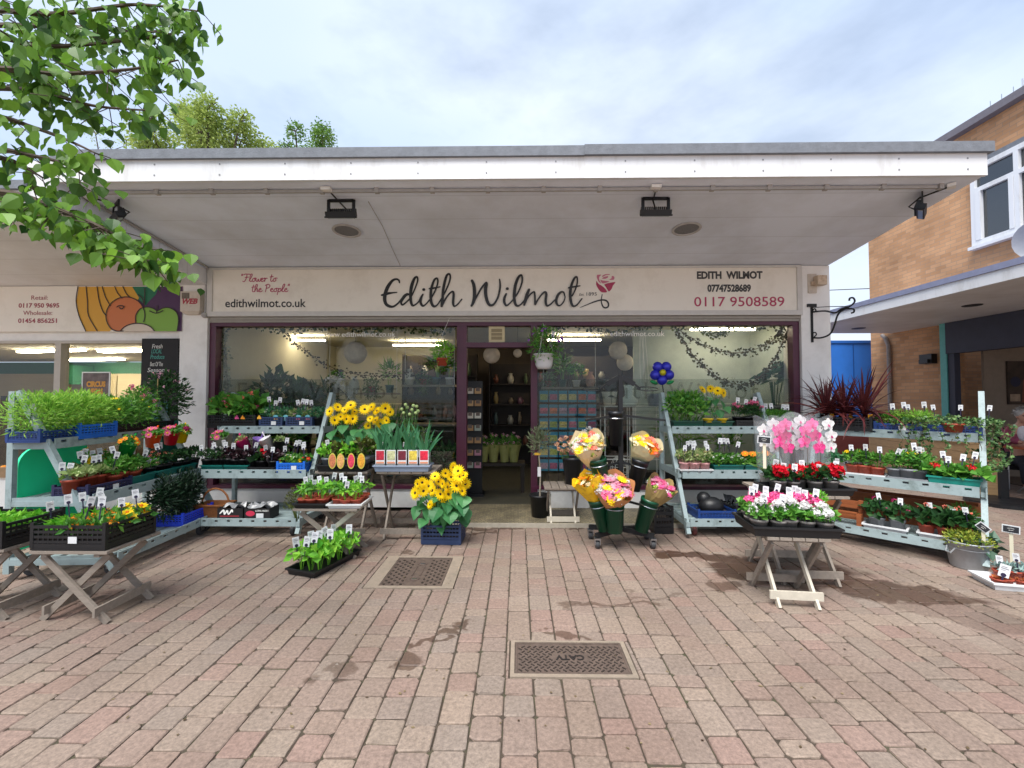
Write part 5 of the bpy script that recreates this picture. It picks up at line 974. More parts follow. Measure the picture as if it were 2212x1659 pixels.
for ang_, z, l_ in ((200, 1.36, .42), (338, 1.36, .46), (195, .86, .22), (345, .86, .22), (200, .46, .24), (340, .46, .26)):
    e = V(math.cos(rad(ang_)) * l_, math.sin(rad(ang_)) * l_, z - .05); P('arm', MB().bar((0, 0, z), e, .022, .022), M_metalk, bs)
def bucket(label, x, y, z, r, h, mat, tilt=0, az=0, wire=True):
    t = E('flower_bucket', label, 'bucket', (x, y, z), 0, 'plastic flower buckets'); t.rotation_euler = (tilt, 0, az)
    P('tub', MB().lathe([(r * .72, 0), (r * .97, h * .9), (r * .99, h * .9), (r, h), (r * .95, h), (r * .68, .012), (.0001, .012)], 22), mat, t, True)
    if wire: P('wire_hoop', MB().tube([(r * .985 * math.cos(i * pi / 10), r * .985 * math.sin(i * pi / 10), h * .80) for i in range(20)], .005, 5, closed=True), M_chrome, t)
    return t
M_bgreen = pm('bucket_green', '0c4a33', .35, .1, 8); M_bblack = pm('bucket_black', '1b1f25', .4, .12, 8)
def pos(u, v, Y): p = at(u, v, Y); return p.x, p.y, p.z
# ------------------------------------------------------------------ plants
L_bright = lm('bright_leaf', '5aae30', 'a4dc50', .38); L_mid = lm('mid_green_leaf', '3a7a2e', '78b048', .35); L_dark = lm('dark_leaf', '1c3c20', '3a6632', .25); L_feather = lm('feathery_leaf', '64a436', 'b0d860', .45)
L_pale = lm('variegated_leaf', '6f9440', 'c8d09a', .3); L_grey = lm('olive_leaf', '5d6b4c', '95a07c', .25); L_blue = lm('blue_green_leaf', '3b7a52', '64a374', .3); L_sun = lm('sunflower_leaf', '2f6a40', '559458', .3)
L_red = lm('cordyline_leaf', '3a1620', '7a3a38', .2); L_ivy = lm('ivy_leaf', '1f4a24', '76965a', .2); L_conif = lm('conifer_leaf', '14291a', '24422a', .1); L_bronze = lm('bronze_leaf', '3f3a24', '6b7a34', .25); L_succ = lm('succulent_leaf', '6f8f8a', '9db5b0', .1)
FC = {'pink': ('d8447c', 'f08cb0'), 'hot': ('e23a86', 'ff8ac4'), 'white': ('e8e6e6', 'f8f6f4'), 'red': ('c00e22', 'ea2038'), 'yellow': ('fccc00', 'ffe83a'), 'orange': ('f07c1a', 'ffae3a'), 'coral': ('f06a5a', 'ffa088'), 'purple': ('8a3aa8', 'b86ad0'), 'lilac': ('a878c8', 'd0b0e4'), 'magenta': ('a01c5e', 'd0407e'), 'cream': ('f0e4b8', 'fff4d8'), 'peach': ('f0b890', 'ffdcc0'), 'lime': ('a8c83a', 'd4e07a'), 'palepink': ('f0a8c4', 'fcd4e2')}
def fm(c): return lm(c + '_petal', FC[c][0], FC[c][1], .3, .5, .2)
M_brownc = pm('seed_disc', '2e150c', .9, .4, 90, .4, 200)
def rnd_dir(r, up=0.0): return Vector((r.gauss(0, 1), r.gauss(0, 1), r.gauss(0, 1) + up)).normalized()
def foliage(mb, r, n, rx, rz, z0, Ln, W, lowcut=-.35, droop=.0, c=(0, 0), mi=0, fill=.45):
    for i in range(n):
        d = rnd_dir(r, .35)
        if d.z < lowcut: d.z = abs(d.z)
        k = r.uniform(fill, 1.0); p = Vector((c[0] + d.x * rx * k, c[1] + d.y * rx * k, z0 + d.z * rz * k))
        ld = (d + Vector((r.gauss(0, .55), r.gauss(0, .55), r.gauss(.1, .5) - droop))).normalized(); s_ = r.uniform(.7, 1.25)
        mb.leaf(p - ld * Ln * .3, ld, (d + Vector((r.gauss(0, .5), r.gauss(0, .5), .6))), Ln * s_, W * s_, mi)
def stems(mb, r, n, rx, z1, rad_=.0025, mi=0):
    for i in range(n):
        a = r.uniform(0, 2 * pi); q = r.uniform(.2, .8) * rx; mb.tube([V(math.cos(a) * q * .25, math.sin(a) * q * .25, 0), V(math.cos(a) * q * .6, math.sin(a) * q * .6, z1 * .6), V(math.cos(a) * q, math.sin(a) * q, z1)], rad_, 4, mi)
def daisy(mb, c, nrm, R_, n, mi=0, mc=1, cr=.28, w=1.0, cup=.15):
    c, nrm = Vector(c), Vector(nrm).normalized(); x = nrm.orthogonal().normalized(); y = nrm.cross(x)
    for i in range(n):
        a = 2 * pi * i / n; d = (x * math.cos(a) + y * math.sin(a) + nrm * cup).normalized(); mb.leaf(c + d * R_ * .12, d, nrm, R_ * .9, 2 * R_ * 1.7 * w * pi / n / 1.6, mi, .05)
    if cr: mb.ball(c + nrm * R_ * .06, R_ * cr, 8, 4, mc, (1, 1, 1))
def puff(mb, r, c, R_, n, size, mi=0, flat=.8):
    for i in range(n):
        d = rnd_dir(r, .3); p = Vector(c) + Vector((d.x, d.y, d.z * flat)) * R_ * r.uniform(.5, 1); t_ = rnd_dir(r, .4); mb.leaf(p - t_ * size * .4, t_, d, size, size * .75, mi, .2)
def potmesh(r_, h): return MB().lathe([(r_ * .74, 0), (r_ * .95, h * .82), (r_ * 1.04, h * .82), (r_ * 1.04, h), (r_ * .95, h), (r_ * .9, h * .86), (.0001, h * .88)], 14)
def tagmesh():
    m = MB(); m.box(-.017, -.0015, 0, .017, .0015, .056, 0); m.box(-.012, -.0022, .036, .012, -.0016, .040, 2); m.box(-.012, -.0022, .044, .006, -.0016, .047, 2); m.box(-.012, -.0022, .029, .004, -.0016, .031, 2)
    m.prism([(.009 * math.cos(i * pi / 5), -.0016, .009 + .009 * math.sin(i * pi / 5)) for i in range(10)], (0, -.0012, 0), 1); m.box(-.003, -.002, -.075, .003, .0025, .004, 1); return m.mesh('plant_label', [M_wplastic, pm('label_clip_purple', '221a3a', .5), pm('label_print', '8a8a90', .6)])
TAG = tagmesh()
CACHE = {}
def plant_parts(key, var=0):
    """meshes of one kind of plant, shared by all its copies: [(part name, mesh)]"""
    k = (key, var)
    if k in CACHE: return CACHE[k]
    r = random.Random(str(k)); sp = PLANTS[key]; out = []
    pot = sp.get('pot'); z = 0.0
    if pot: out.append(('pot', potmesh(pot[0], pot[1]).mesh('pot', pot[2], True))); z = pot[1] * .85
    n, rx, rz, z0, Ln, W, mat = sp['fol']; mb = MB(); stems(mb, r, sp.get('st', 5), rx * .8, z + z0, sp.get('sr', .0025), 0); mb.tf(Matrix.Identity(4))
    foliage(mb, r, n, rx, rz, z + z0, Ln, W, sp.get('low', -.35), sp.get('droop', 0), fill=sp.get('fill', .45)); out.append(('foliage', mb.mesh('foliage', mat)))
    fl = sp.get('fl')
    if fl:
        nf, R_, kind, col, ccol = fl[:5]; fb = MB(); spread = fl[5] if len(fl) > 5 else .8; up = fl[6] if len(fl) > 6 else 1.0
        for i in range(nf):
            d = rnd_dir(r, .9)
            if d.z < .15: d.z = .3; d.normalize()
            p = Vector((d.x * rx * spread, d.y * rx * spread - .15 * rx, z + z0 + d.z * rz * up))
            if kind == 'daisy': daisy(fb, p, d + Vector((0, -.7, .3)), R_ * r.uniform(.8, 1.15), 6 if R_ < .03 else 9, 0, 1)
            else: puff(fb, r, p, R_, sp.get('pn', 40), R_ * .65)
        out.append(('blossom', fb.mesh('blossom', [fm(col), fm(ccol) if ccol in FC else M_brownc])))
    CACHE[k] = out; return out
P9 = (.047, .085); TP = (.05, .085, M_terr); BP = (.05, .085, M_black); GP = (.06, .10, pm('taupe_pot', '8d8782', .55, .08)); GRP = (.05, .085, M_grey); PKP = (.045, .075, pm('pink_white_pot', 'd8a0a0', .5, .3, 30))
PLANTS = {
 'feather': dict(fol=(1100, .20, .19, .15, .045, .009, L_feather), st=8, low=-.8),
 'feather2': dict(low=-.8, fol=(800, .18, .17, .14, .05, .012, L_mid), st=8, fl=(8, .012, 'daisy', 'yellow', 'yellow', .9)),
 'darkshrub': dict(low=-.95, fol=(1000, .25, .32, .34, .060, .022, L_dark), st=9, sr=.005, fl=(26, .02, 'puff', 'palepink', 'pink', .85), pn=9),
 'pinkshrub': dict(low=-.95, fol=(560, .20, .24, .24, .05, .022, L_mid), st=8, sr=.004, fl=(16, .026, 'puff', 'pink', 'pink', .9), pn=12),
 'primrose': dict(pot=TP, fol=(46, .065, .04, .03, .055, .03, L_pale), st=3, low=-.1),
 'herb': dict(pot=TP, fol=(130, .085, .07, .05, .04, .022, L_mid), st=5),
 'herbdark': dict(pot=BP, fol=(130, .08, .06, .05, .035, .02, L_dark), st=5),
 'hbed_red': dict(pot=BP, fol=(120, .08, .06, .05, .035, .02, L_dark), fl=(7, .017, 'puff', 'coral', 'coral'), pn=10),
 'goldtall': dict(pot=TP, fol=(70, .07, .09, .07, .04, .02, L_mid), fl=(3, .028, 'daisy', 'yellow', 'yellow', .5, 1.2)),
 'conifer': dict(low=-.95, fill=.2, fol=(1100, .12, .19, .16, .045, .011, L_conif), st=4, sr=.004),
 'shrubgold': dict(fol=(420, .13, .20, .16, .03, .014, L_bronze), st=6, sr=.004),
 'seedlow': dict(fol=(26, .055, .035, .03, .055, .028, L_bright), st=3, low=0),
 'seedmari': dict(fol=(40, .055, .04, .04, .045, .02, L_mid), st=3, fl=(3, .019, 'puff', 'orange', 'yellow', .5), pn=18),
 'seedyel': dict(fol=(50, .06, .05, .05, .045, .025, L_mid), st=3, fl=(3, .034, 'daisy', 'yellow', 'orange', .6)),
 'viola': dict(pot=BP, fol=(110, .07, .05, .04, .03, .014, L_mid), fl=(6, .015, 'puff', 'lilac', 'white'), pn=8),
 'begpink': dict(fol=(130, .10, .11, .10, .07, .05, L_mid), st=6, fl=(5, .026, 'puff', 'pink', 'pink', .9), pn=22),
 'begor': dict(fol=(130, .10, .11, .10, .07, .05, L_mid), st=6, fl=(4, .026, 'puff', 'coral', 'pink', .9), pn=22),
 'alpine': dict(pot=(.043, .07, M_black), fol=(120, .06, .045, .03, .03, .012, L_pale), fl=(4, .014, 'puff', 'palepink', 'white'), pn=8),
 'alpine2': dict(pot=(.043, .07, M_black), fol=(110, .06, .06, .04, .045, .012, L_blue), fl=(3, .014, 'puff', 'white', 'white'), pn=8),
 'heuch_dark': dict(pot=BP, fol=(70, .075, .045, .04, .05, .04, lm('purple_black_leaf', '1c1216', '40262e', .1)), fl=(4, .013, 'puff', 'white', 'palepink'), pn=6),
 'whitetuft': dict(pot=BP, fol=(170, .08, .05, .04, .04, .008, L_dark), fl=(7, .012, 'puff', 'white', 'white', .7, 1.4), pn=7),
 'redleaf': dict(pot=BP, fol=(40, .08, .05, .04, .07, .05, L_dark), fl=(2, .038, 'puff', 'red', 'red', .4, 1.2), pn=30),
 'prim_mix1': dict(fol=(40, .06, .035, .05, .05, .03, L_mid), fl=(5, .017, 'daisy', 'red', 'yellow')), 'prim_mix2': dict(fol=(40, .06, .035, .05, .05, .03, L_mid), fl=(5, .017, 'daisy', 'white', 'yellow')), 'prim_mix3': dict(fol=(40, .06, .035, .05, .05, .03, L_mid), fl=(4, .02, 'daisy', 'yellow', 'orange')),
 'heuchera': dict(pot=(.06, .10, M_grey), fol=(80, .10, .07, .06, .055, .045, L_bright), st=5), 'heuchera2': dict(pot=(.06, .10, M_grey), fol=(110, .11, .09, .08, .05, .035, L_bronze), st=6),
 'seedling': dict(pot=(.048, .06, M_terr), fol=(24, .06, .05, .065, .065, .022, L_bright), st=3, droop=.4), 'seedling2': dict(pot=(.048, .06, M_terr), fol=(30, .06, .05, .06, .05, .026, L_mid), st=3, droop=.3),
 'straw': dict(fol=(26, .075, .07, .11, .06, .052, L_bright), st=7, sr=.002, low=-.2, fill=.6),
 'passion': dict(fol=(260, .14, .16, .16, .055, .028, L_mid), st=6, fl=(2, .048, 'daisy', 'white', 'lime', .7)), 'smallleaf': dict(fol=(120, .10, .17, .2, .05, .02, L_dark), st=7, sr=.003), 'palm': dict(fol=(60, .14, .2, .2, .16, .012, L_mid), st=3),
 'carn': dict(pot=BP, fol=(190, .08, .07, .06, .04, .010, L_dark), fl=(6, .024, 'puff', 'pink', 'pink', .8, 1.15), pn=20), 'thyme': dict(pot=BP, fol=(300, .085, .06, .04, .035, .009, L_mid)),
 'varieg': dict(pot=PKP, fol=(150, .075, .06, .05, .032, .018, L_pale), fl=(5, .012, 'puff', 'peach', 'coral'), pn=6), 'whitebed': dict(fol=(150, .085, .06, .07, .035, .018, L_mid), fl=(6, .014, 'puff', 'white', 'white'), pn=8), 'osteo': dict(fol=(130, .085, .06, .07, .04, .018, L_mid), fl=(4, .034, 'daisy', 'orange', 'yellow', .8, 1.2)),
 'ger_white': dict(pot=GP, fol=(150, .09, .06, .055, .045, .04, L_mid), fl=(4, .042, 'puff', 'white', 'white', .55, 1.5), pn=70), 'ger_pink': dict(pot=GP, fol=(130, .085, .055, .055, .045, .04, L_mid), fl=(3, .045, 'puff', 'hot', 'pink', .5, 1.9), pn=70), 'limeherb': dict(pot=(.05, .085, M_terr), fol=(240, .075, .10, .08, .03, .010, L_bright)),
 'beg_red': dict(pot=GP, fol=(75, .10, .06, .06, .075, .055, L_dark), fl=(2, .062, 'puff', 'red', 'red', .4, 1.4), pn=90),
 'ivyhead': dict(fol=(330, .17, .08, .09, .038, .034, L_ivy), st=6), 'redflower': dict(fol=(140, .10, .07, .08, .04, .03, L_mid), fl=(3, .02, 'puff', 'red', 'red'), pn=12), 'fernlet': dict(fol=(300, .13, .09, .09, .045, .012, L_feather), st=6),
 'cosmosyel': dict(pot=TP, fol=(120, .08, .07, .05, .04, .02, L_mid), fl=(3, .02, 'daisy', 'yellow', 'yellow', .8, 1.2)), 'nemesia': dict(pot=GRP, fol=(140, .075, .08, .06, .035, .016, L_mid), fl=(3, .013, 'puff', 'yellow', 'white'), pn=8), 'begbig': dict(fol=(60, .10, .06, .07, .08, .06, L_mid), fl=(4, .022, 'puff', 'palepink', 'white'), pn=16), 'begbigred': dict(fol=(60, .10, .06, .07, .08, .06, L_mid), fl=(3, .026, 'puff', 'red', 'red', .7, 1.2), pn=18), 'dalia_y': dict(pot=BP, fol=(90, .08, .08, .06, .05, .03, L_blue)),
 'cycl': dict(pot=GRP, fol=(70, .10, .08, .06, .06, .05, L_dark), fl=(5, .022, 'puff', 'magenta', 'pink', .7, 1.4), pn=14), 'primula': dict(pot=TP, fol=(60, .10, .07, .06, .075, .045, L_dark), fl=(4, .02, 'puff', 'coral', 'yellow', .7, 1.4), pn=14), 'fernbush': dict(pot=TP, fol=(380, .11, .12, .09, .045, .010, L_mid)),
 'bucketbush': dict(fol=(900, .21, .12, .25, .04, .016, lm('golden_green_leaf', '6a8f30', 'b0b048', .3)), st=8), 'succ': dict(pot=(.045, .07, M_terr), fol=(40, .045, .03, .02, .05, .018, L_succ)), 'succtop': dict(pot=(.055, .06, M_terr), fol=(26, .04, .008, .012, .03, .02, lm('dry_leaf', '7a3a22', 'b86a3a', .1))), 'cabbage': dict(pot=BP, fol=(60, .13, .11, .10, .10, .07, lm('grey_green_leaf', '2c4a3a', '5e7f66', .2)), st=5),
 'petun': dict(fol=(90, .09, .06, .03, .045, .03, L_mid), fl=(7, .036, 'daisy', 'pink', 'yellow', .9)), 'petunm': dict(fol=(90, .09, .06, .03, .045, .03, L_mid), fl=(7, .034, 'puff', 'magenta', 'pink', .9), pn=20), 'potyel': dict(fol=(120, .09, .07, .03, .035, .016, L_mid), fl=(6, .028, 'daisy', 'orange', 'yellow', .8)), 'potvar': dict(fol=(90, .07, .05, .03, .03, .022, L_pale)),
 'basketherb': dict(pot=(.06, .09, M_black), fol=(200, .11, .10, .08, .05, .022, L_mid)),
}
prr = random.Random(99)
def facecam(p): d = CAM - Vector(p); return math.atan2(d.x, -d.y)
def spawn(key, name, label, cat, loc, s=1.0, group=None, tags=(), var=None):
    loc = Vector(loc); rz = prr.uniform(-.5, .5); t = E(name, label, cat, loc, rz, group, s * prr.uniform(.93, 1.07))
    for nm, me in plant_parts(key, prr.randrange(3) if var is None else var): link(nm, me, t)
    sp = PLANTS[key]; ph = (sp['pot'][1] if 'pot' in sp else 0)
    for (tx, ty, tz) in tags:
        o = link('plant_label', TAG, t, (tx, ty, tz), (prr.gauss(-.08, .1), prr.gauss(0, .16), facecam(loc) - rz + prr.gauss(0, .22)))
        o.scale = (1.18 / t.scale.x,) * 3
    if key == 'straw':
        for ch in t.children:
            if ch.name.startswith('plant_label'): ch.scale *= 1.35
    return t
def row(key, what, place, n, p0, p1, s=1.0, name='potted_plant', cat='potted plant', tg=1, th=.15, jit=.012, group=None, frm='left', var=None):
    if key not in ('beg_red', 'ger_white', 'ger_pink', 'succ', 'succtop', 'straw') and not (isinstance(key, (list, tuple)) and key[0].startswith(('ger', 'seed'))): s *= 1.2
    p0, p1 = Vector(p0), Vector(p1); keys = key if isinstance(key, (list, tuple)) else [key]; grp = group or f'{what} {place}'; start = ROWN.get((what, place), 0)
    for i in range(n):
        f = (i + .5) / n; p = p0.lerp(p1, f) + Vector((prr.gauss(0, jit), prr.gauss(0, jit), 0)); k_ = keys[i % len(keys)]; sp = PLANTS[k_]
        tz = th * prr.uniform(.88, 1.12); tgs = [(prr.uniform(-.03, .03), -.03 + prr.uniform(-.02, .02), tz)] if prr.random() < tg else []
        lb = f'{what} {place}' + (f', {ORD[i]} from the {frm}' if n > 1 else '')
        spawn(k_, name, lb, cat, p, s, grp if n > 1 else None, tgs, var)
ROWN = {}
def seg(k, lev, u0, u1, d, dz=0.0): a = on(k, lev, u0, d); b = on(k, lev, u1, d); return a + V(0, 0, dz), b + V(0, 0, dz)
# rack A
a, b = seg('A', 2, 45, 215, .22, .05); row('feather', 'feathery light green plant', 'on the left rack top shelf', 5, a, b, .95, tg=.3, th=.2, name='feathery_plant', cat='plant', frm='near end')
a, b = seg('A', 2, 215, 290, .24, .05); row('feather2', 'yellow-dotted feathery plant', 'in the left rack black crate', 2, a, b, .92, tg=.5, th=.2, name='feathery_plant', cat='plant', frm='near end')
spawn('pinkshrub', 'flowering_shrub', 'loose shrub with pink flowers left of the dark shrub on the left rack', 'shrub', on('A', 2, 292, .14) + V(0, 0, .02), 1.0); spawn('darkshrub', 'flowering_shrub', 'dark-leaved shrub with small pale pink flowers in front of the chalkboard', 'shrub', on('A', 2, 352, .18) + V(0, 0, .02), 1.05, None, [(.0, -.22, .16)])
def cane(u, v0, v1, lb): p, q = at(u, v0, -.9), at(u + 3, v1, -.9); tag(P('bamboo_cane', MB().tube([(0, 0, 0), q - p], .006, 5), pm('bamboo', 'b9a06a', .6, .1), None, loc=p), lb, 'cane')
cane(250, 880, 812, 'bamboo cane standing in front of the greengrocer window'); cane(338, 890, 818, 'bamboo cane standing in front of the chalkboard')
def hangpot(key, label, p, col, pl=True, tilt=.2):
    t = E('hanging_pot', label, 'hanging pot', p, facecam(p) * .6, 'coloured pots hooked on the rack lips'); r_, h = .076, .14; mt = pm('pot_' + col, col, .35, .04)
    M = Matrix.Rotation(prr.gauss(0, tilt), 4, 'Y') @ Matrix.Rotation(.2, 4, 'X'); P('pot', MB().lathe([(r_ * .72, 0), (r_, h), (r_ * 1.05, h), (r_ * .96, h - .004), (r_ * .7, .01), (.0001, .012)], 18, M=M), mt, t, True)
    P('hook', MB().tube([M @ V(0, r_, h * .9), M @ V(0, r_ + .005, h + .05), M @ V(0, r_ + .03, h + .06), M @ V(0, r_ + .04, h + .03)], .008, 5), mt, t)
    if pl:
        for nm, me in plant_parts(key, prr.randrange(3)):
            o = link(nm, me, t); o.matrix_local = M @ Matrix.Translation((0, 0, h * .75))
for u, v, k_, col, lb in ((262, 960, 'potyel', '128a3c', 'tilted green hanging pot of orange and yellow flowers on the left rack'), (322, 941, 'petun', 'f0561e', 'orange hanging pot of pink petunias on the left rack'), (362, 936, 'petun', 'd3142e', 'red hanging pot of pink petunias on the left rack'), (384, 932, 'petunm', 'f2d000', 'yellow hanging pot of magenta flowers on the left rack')):
    p = rp('A', rs('A', u, .50), .50); z = ZA(v + 14, p.y); hangpot(k_, lb, (p.x, p.y, z - .05), col, True, .25 if u < 300 else .1)
a, b = seg('A', 1, 128, 225, .50, .05); row('primrose', 'pale green primrose', 'in the dark indigo crate', 5, a, b, 1.1, tg=1, th=.16, frm='near end'); a, b = seg('A', 1, 150, 240, .36, .05); row(['primrose', 'goldtall'], 'pale leafy plant at the back', 'of the dark indigo crate', 4, a, b, 1.1, tg=1, th=.2, frm='near end')
a, b = seg('A', 1, 228, 302, .55, .03); row('herb', 'leafy green herb', 'in the left rack first teal trough', 4, a, b, 1.15, tg=.8, th=.21, frm='near end'); a, b = seg('A', 1, 305, 362, .55, .03); row(['viola', 'hbed_red', 'hbed_red'], 'coral-flowered plant', 'in the left rack second teal trough', 3, a, b, 1.15, th=.2, frm='near end')
a, b = seg('A', 1, 366, 418, .55, .03); row('herbdark', 'dark leafy plant', 'in the left rack third teal trough', 3, a, b, 1.15, th=.19, tg=.7, frm='near end')
a, b = seg('A', 0, 335, 425, .70, .08); row('conifer', 'dark green dwarf conifer', 'in the royal blue crate', 4, a, b, 1.1, tg=.5, th=.18, jit=.03, name='dwarf_conifer', cat='conifer', frm='near end')
def grid(key, what, place, nx, ny, c, rz, W_, D_, s=1.0, tg=.3, th=.15, **kw):
    """rows of plants filling a tray, front row first"""
    c = Vector(c); R_ = Matrix.Rotation(rz, 3, 'Z'); names = ['front', 'middle', 'back'] if ny == 3 else ['front', 'back'] if ny == 2 else ['', ]
    if ny > 3: names = [ORD[j] + ' row' for j in range(ny)]
    for j in range(ny):
        y = -D_ / 2 + D_ * (j + .5) / ny; k_ = key[j] if isinstance(key, list) and ny > 1 and len(key) == ny else key
        nm = f'{what}' + (f' in the {names[j]}' if ny > 3 else f' in the {names[j]} row' if ny > 1 else ''); row(k_, nm, place, nx, c + R_ @ V(-W_ / 2, y, 0), c + R_ @ V(W_ / 2, y, 0), s, tg=tg if not isinstance(tg, list) else tg[j], th=th, **kw)
grid([('seedlow', 'seedlow', 'seedmari', 'seedmari', 'seedmari'), ('seedlow', 'seedlow', 'seedmari', 'seedmari', 'seedyel'), ('seedlow', 'seedlow', 'seedmari', 'seedyel', 'seedyel')], 'young bedding plant', 'of the nearest black crate', 5, 3, (CR1[0], CR1[1], CR1[2] + .085), 0, .48, .38, 1.4, tg=.45, th=.14, name='seedling', cat='seedling')
grid('seedlow', 'pale green seedling', 'of the leftmost black crate', 4, 2, (CR2[0], CR2[1], CR2[2] + .085), 0, .48, .38, 1.1, tg=.3, th=.14, name='seedling', cat='seedling')
# rack B
a, b = seg('B', 2, 470, 560, .20, .06); row(['begor', 'begpink', 'begpink', 'begor'], 'leafy begonia', 'in the black crate under the left window', 4, a, b, 1.45, th=.15, name='begonia', cat='begonia')
m = MB(); m.prism([(-.028, 0, 0), (.028, 0, 0), (.022, 0, .02), (0, 0, .05), (-.022, 0, .02)], (0, .002, 0)); tgme = {}
for i, (u, col) in enumerate(((507, 'e85a9a'), (520, 'f0962a'), (556, 'f0b43a'))):
    p = on('B', 2, u, .348); tag(P('picture_tag', m, pm('tag_' + col, col, .5), None, loc=p + V(0, 0, .115)), ['pink pointed picture tag at the rim of the black crate', 'orange pointed picture tag beside the pink one', 'amber pointed picture tag at the right corner of the black crate'][i], 'picture tag', 'pointed picture tags on the black crate')
a, b = seg('B', 2, 573, 620, .22, .03); row(['alpine2', 'alpine'], 'small alpine plant', 'in the navy crate with one price slip', 3, a, b, 1.2, th=.19); a, b = seg('B', 2, 626, 690, .22, .03); row(['alpine', 'alpine2'], 'small alpine plant', 'in the navy crate beside the rack post', 4, a, b, 1.2, th=.19)
for i, (u, col) in enumerate(((592, 'f0a83a'), (614, '8ab0bc'), (642, 'e0566a'), (662, 'd0707c'))):
    p = on('B', 2, u, .30); t = E('picture_label', [f'round-topped picture label with {c_} photo' for c_ in ('an amber', 'a grey-blue', 'a bright red', 'a dusty pink')][i] + ' in a navy crate', 'plant label', p + V(0, -.0, .09), 0, 'round-topped picture labels in the navy crates')
    P('card', MB().prism([(.032 * math.cos(k * pi / 8), 0, .05 + .025 * math.sin(k * pi / 8)) for k in range(9)] + [(-.026, 0, 0), (.026, 0, 0)], (0, .002, 0)), pm('label_teal', '6ab4c0', .5), t); P('photo', MB().box(-.027, -.001, .006, .027, -.0002, .046), pm('photo_' + col, col, .5, .4, 60), t)
for u, v, k_, col, pl, lb in ((472, 948, 'petun', 'd8d4cc', True, 'white hanging pot of pink flowers at the left of the left window rack'), (531, 953, 'potvar', 'e0307e', True, 'hot pink hanging pot of variegated leaves on the left window rack'), (554, 953, None, '9a78c8', False, 'empty lilac hanging pot on the left window rack'), (581, 950, None, 'e6e4e4', False, 'empty white hanging pot on the left window rack'), (600, 956, 'potvar', '202024', True, 'black hanging pot of variegated leaves on the left window rack')):
    p = rp('B', rs('B', u, .47), .47); hangpot(k_, lb, (p.x, p.y, ZA(v + 8, p.y) - .06), col, pl, .25)
a, b = seg('B', 1, 440, 488, .58, .03); row('whitetuft', 'white tufted plant', 'in the left window rack first trough', 3, a, b, 1.15, th=.18); a, b = seg('B', 1, 490, 545, .58, .03); row('heuch_dark', 'purple heuchera', 'in the left window rack second trough', 4, a, b, 1.15, th=.17)
a, b = seg('B', 1, 550, 600, .58, .01); row(['redleaf', 'heuch_dark'], 'low plant', 'near the red bloom on the left window rack', 2, a, b, 1.15, th=.17); a, b = seg('B', 1, 560, 606, .40, .01); row('heuch_dark', 'dark heuchera behind the red bloom', 'on the left window rack', 3, a, b, 1.1, th=.2)
a, b = seg('B', 1, 612, 664, .58, .05); row(['prim_mix1', 'prim_mix2', 'prim_mix3'], 'primrose at the front', 'of the bright blue crate', 4, a, b, 1.1, th=.15, name='primrose', cat='primrose', tg=.4); a, b = seg('B', 1, 615, 668, .46, .05); row(['prim_mix2', 'prim_mix1', 'prim_mix3'], 'primrose at the back', 'of the bright blue crate', 4, a, b, 1.15, th=.19, name='primrose', cat='primrose')
gsh = on('B', 0, 640, .86); spawn('shrubgold', 'dwarf_shrub', 'dark bronze shrub at the right end of the left window rack bottom shelf', 'shrub', gsh + V(.02, .0, -.01), 1.05)
# seedling table, strawberries, sunflowers, lilies, heucheras
TX, TY = T3; grid([('seedling', 'seedling2', 'seedling'), ('seedling', 'seedling2', 'seedling'), ('seedling2', 'seedling', 'seedling')], 'red-potted seedling', 'of the black seedling tray', 3, 3, (TX - .15, TY - .02, .49), 0, .28, .33, 1.25, tg=[0, .6, 1], th=.17, name='seedling', cat='seedling'); grid([('seedling2', 'seedling', 'seedling'), ('seedling', 'seedling2', 'seedling'), ('seedling2', 'seedling', 'seedling')], 'red-potted seedling', 'of the white seedling tray', 3, 3, (TX + .18, TY - .02, .49), 0, .28, .33, 1.25, tg=[.3, .8, 1], th=.17, name='seedling', cat='seedling')
grid('straw', 'strawberry plant', 'in the long black tray', 3, 4, (ST_[0], ST_[1], .02), rad(-18), .26, .54, 1.3, tg=.9, th=.18, name='strawberry_plant', cat='strawberry plant')
def flower_head(parent, p, d, R_, mats, pn=17, disc=True):
    mb = MB(); daisy(mb, (0, 0, 0), (0, 0, 1), R_ * 1.08, 15, 0, 0, 0, .72, .06); k0 = len(mb.v); daisy(mb, (0, 0, .005), (0, 0, 1), R_ * .92, 15, 0, 0, 0, .72, .28); mb.v[k0:] = [tuple(Matrix.Rotation(.21, 4, 'Z') @ Vector(p_)) for p_ in mb.v[k0:]]
    q = Vector(d).normalized().to_track_quat('Z', 'Y'); o = P('flower_head', mb, mats[0], parent); o.location = p; o.rotation_mode = 'QUATERNION'; o.rotation_quaternion = q
    P('disc', MB().ball((0, 0, .006), R_ * .23, 10, 6, 0, (1, 1, .55)), mats[1], o, True)
M_sunp = lm('sunflower_petal', 'ffd400', 'ffea30', .35, .5, .2)
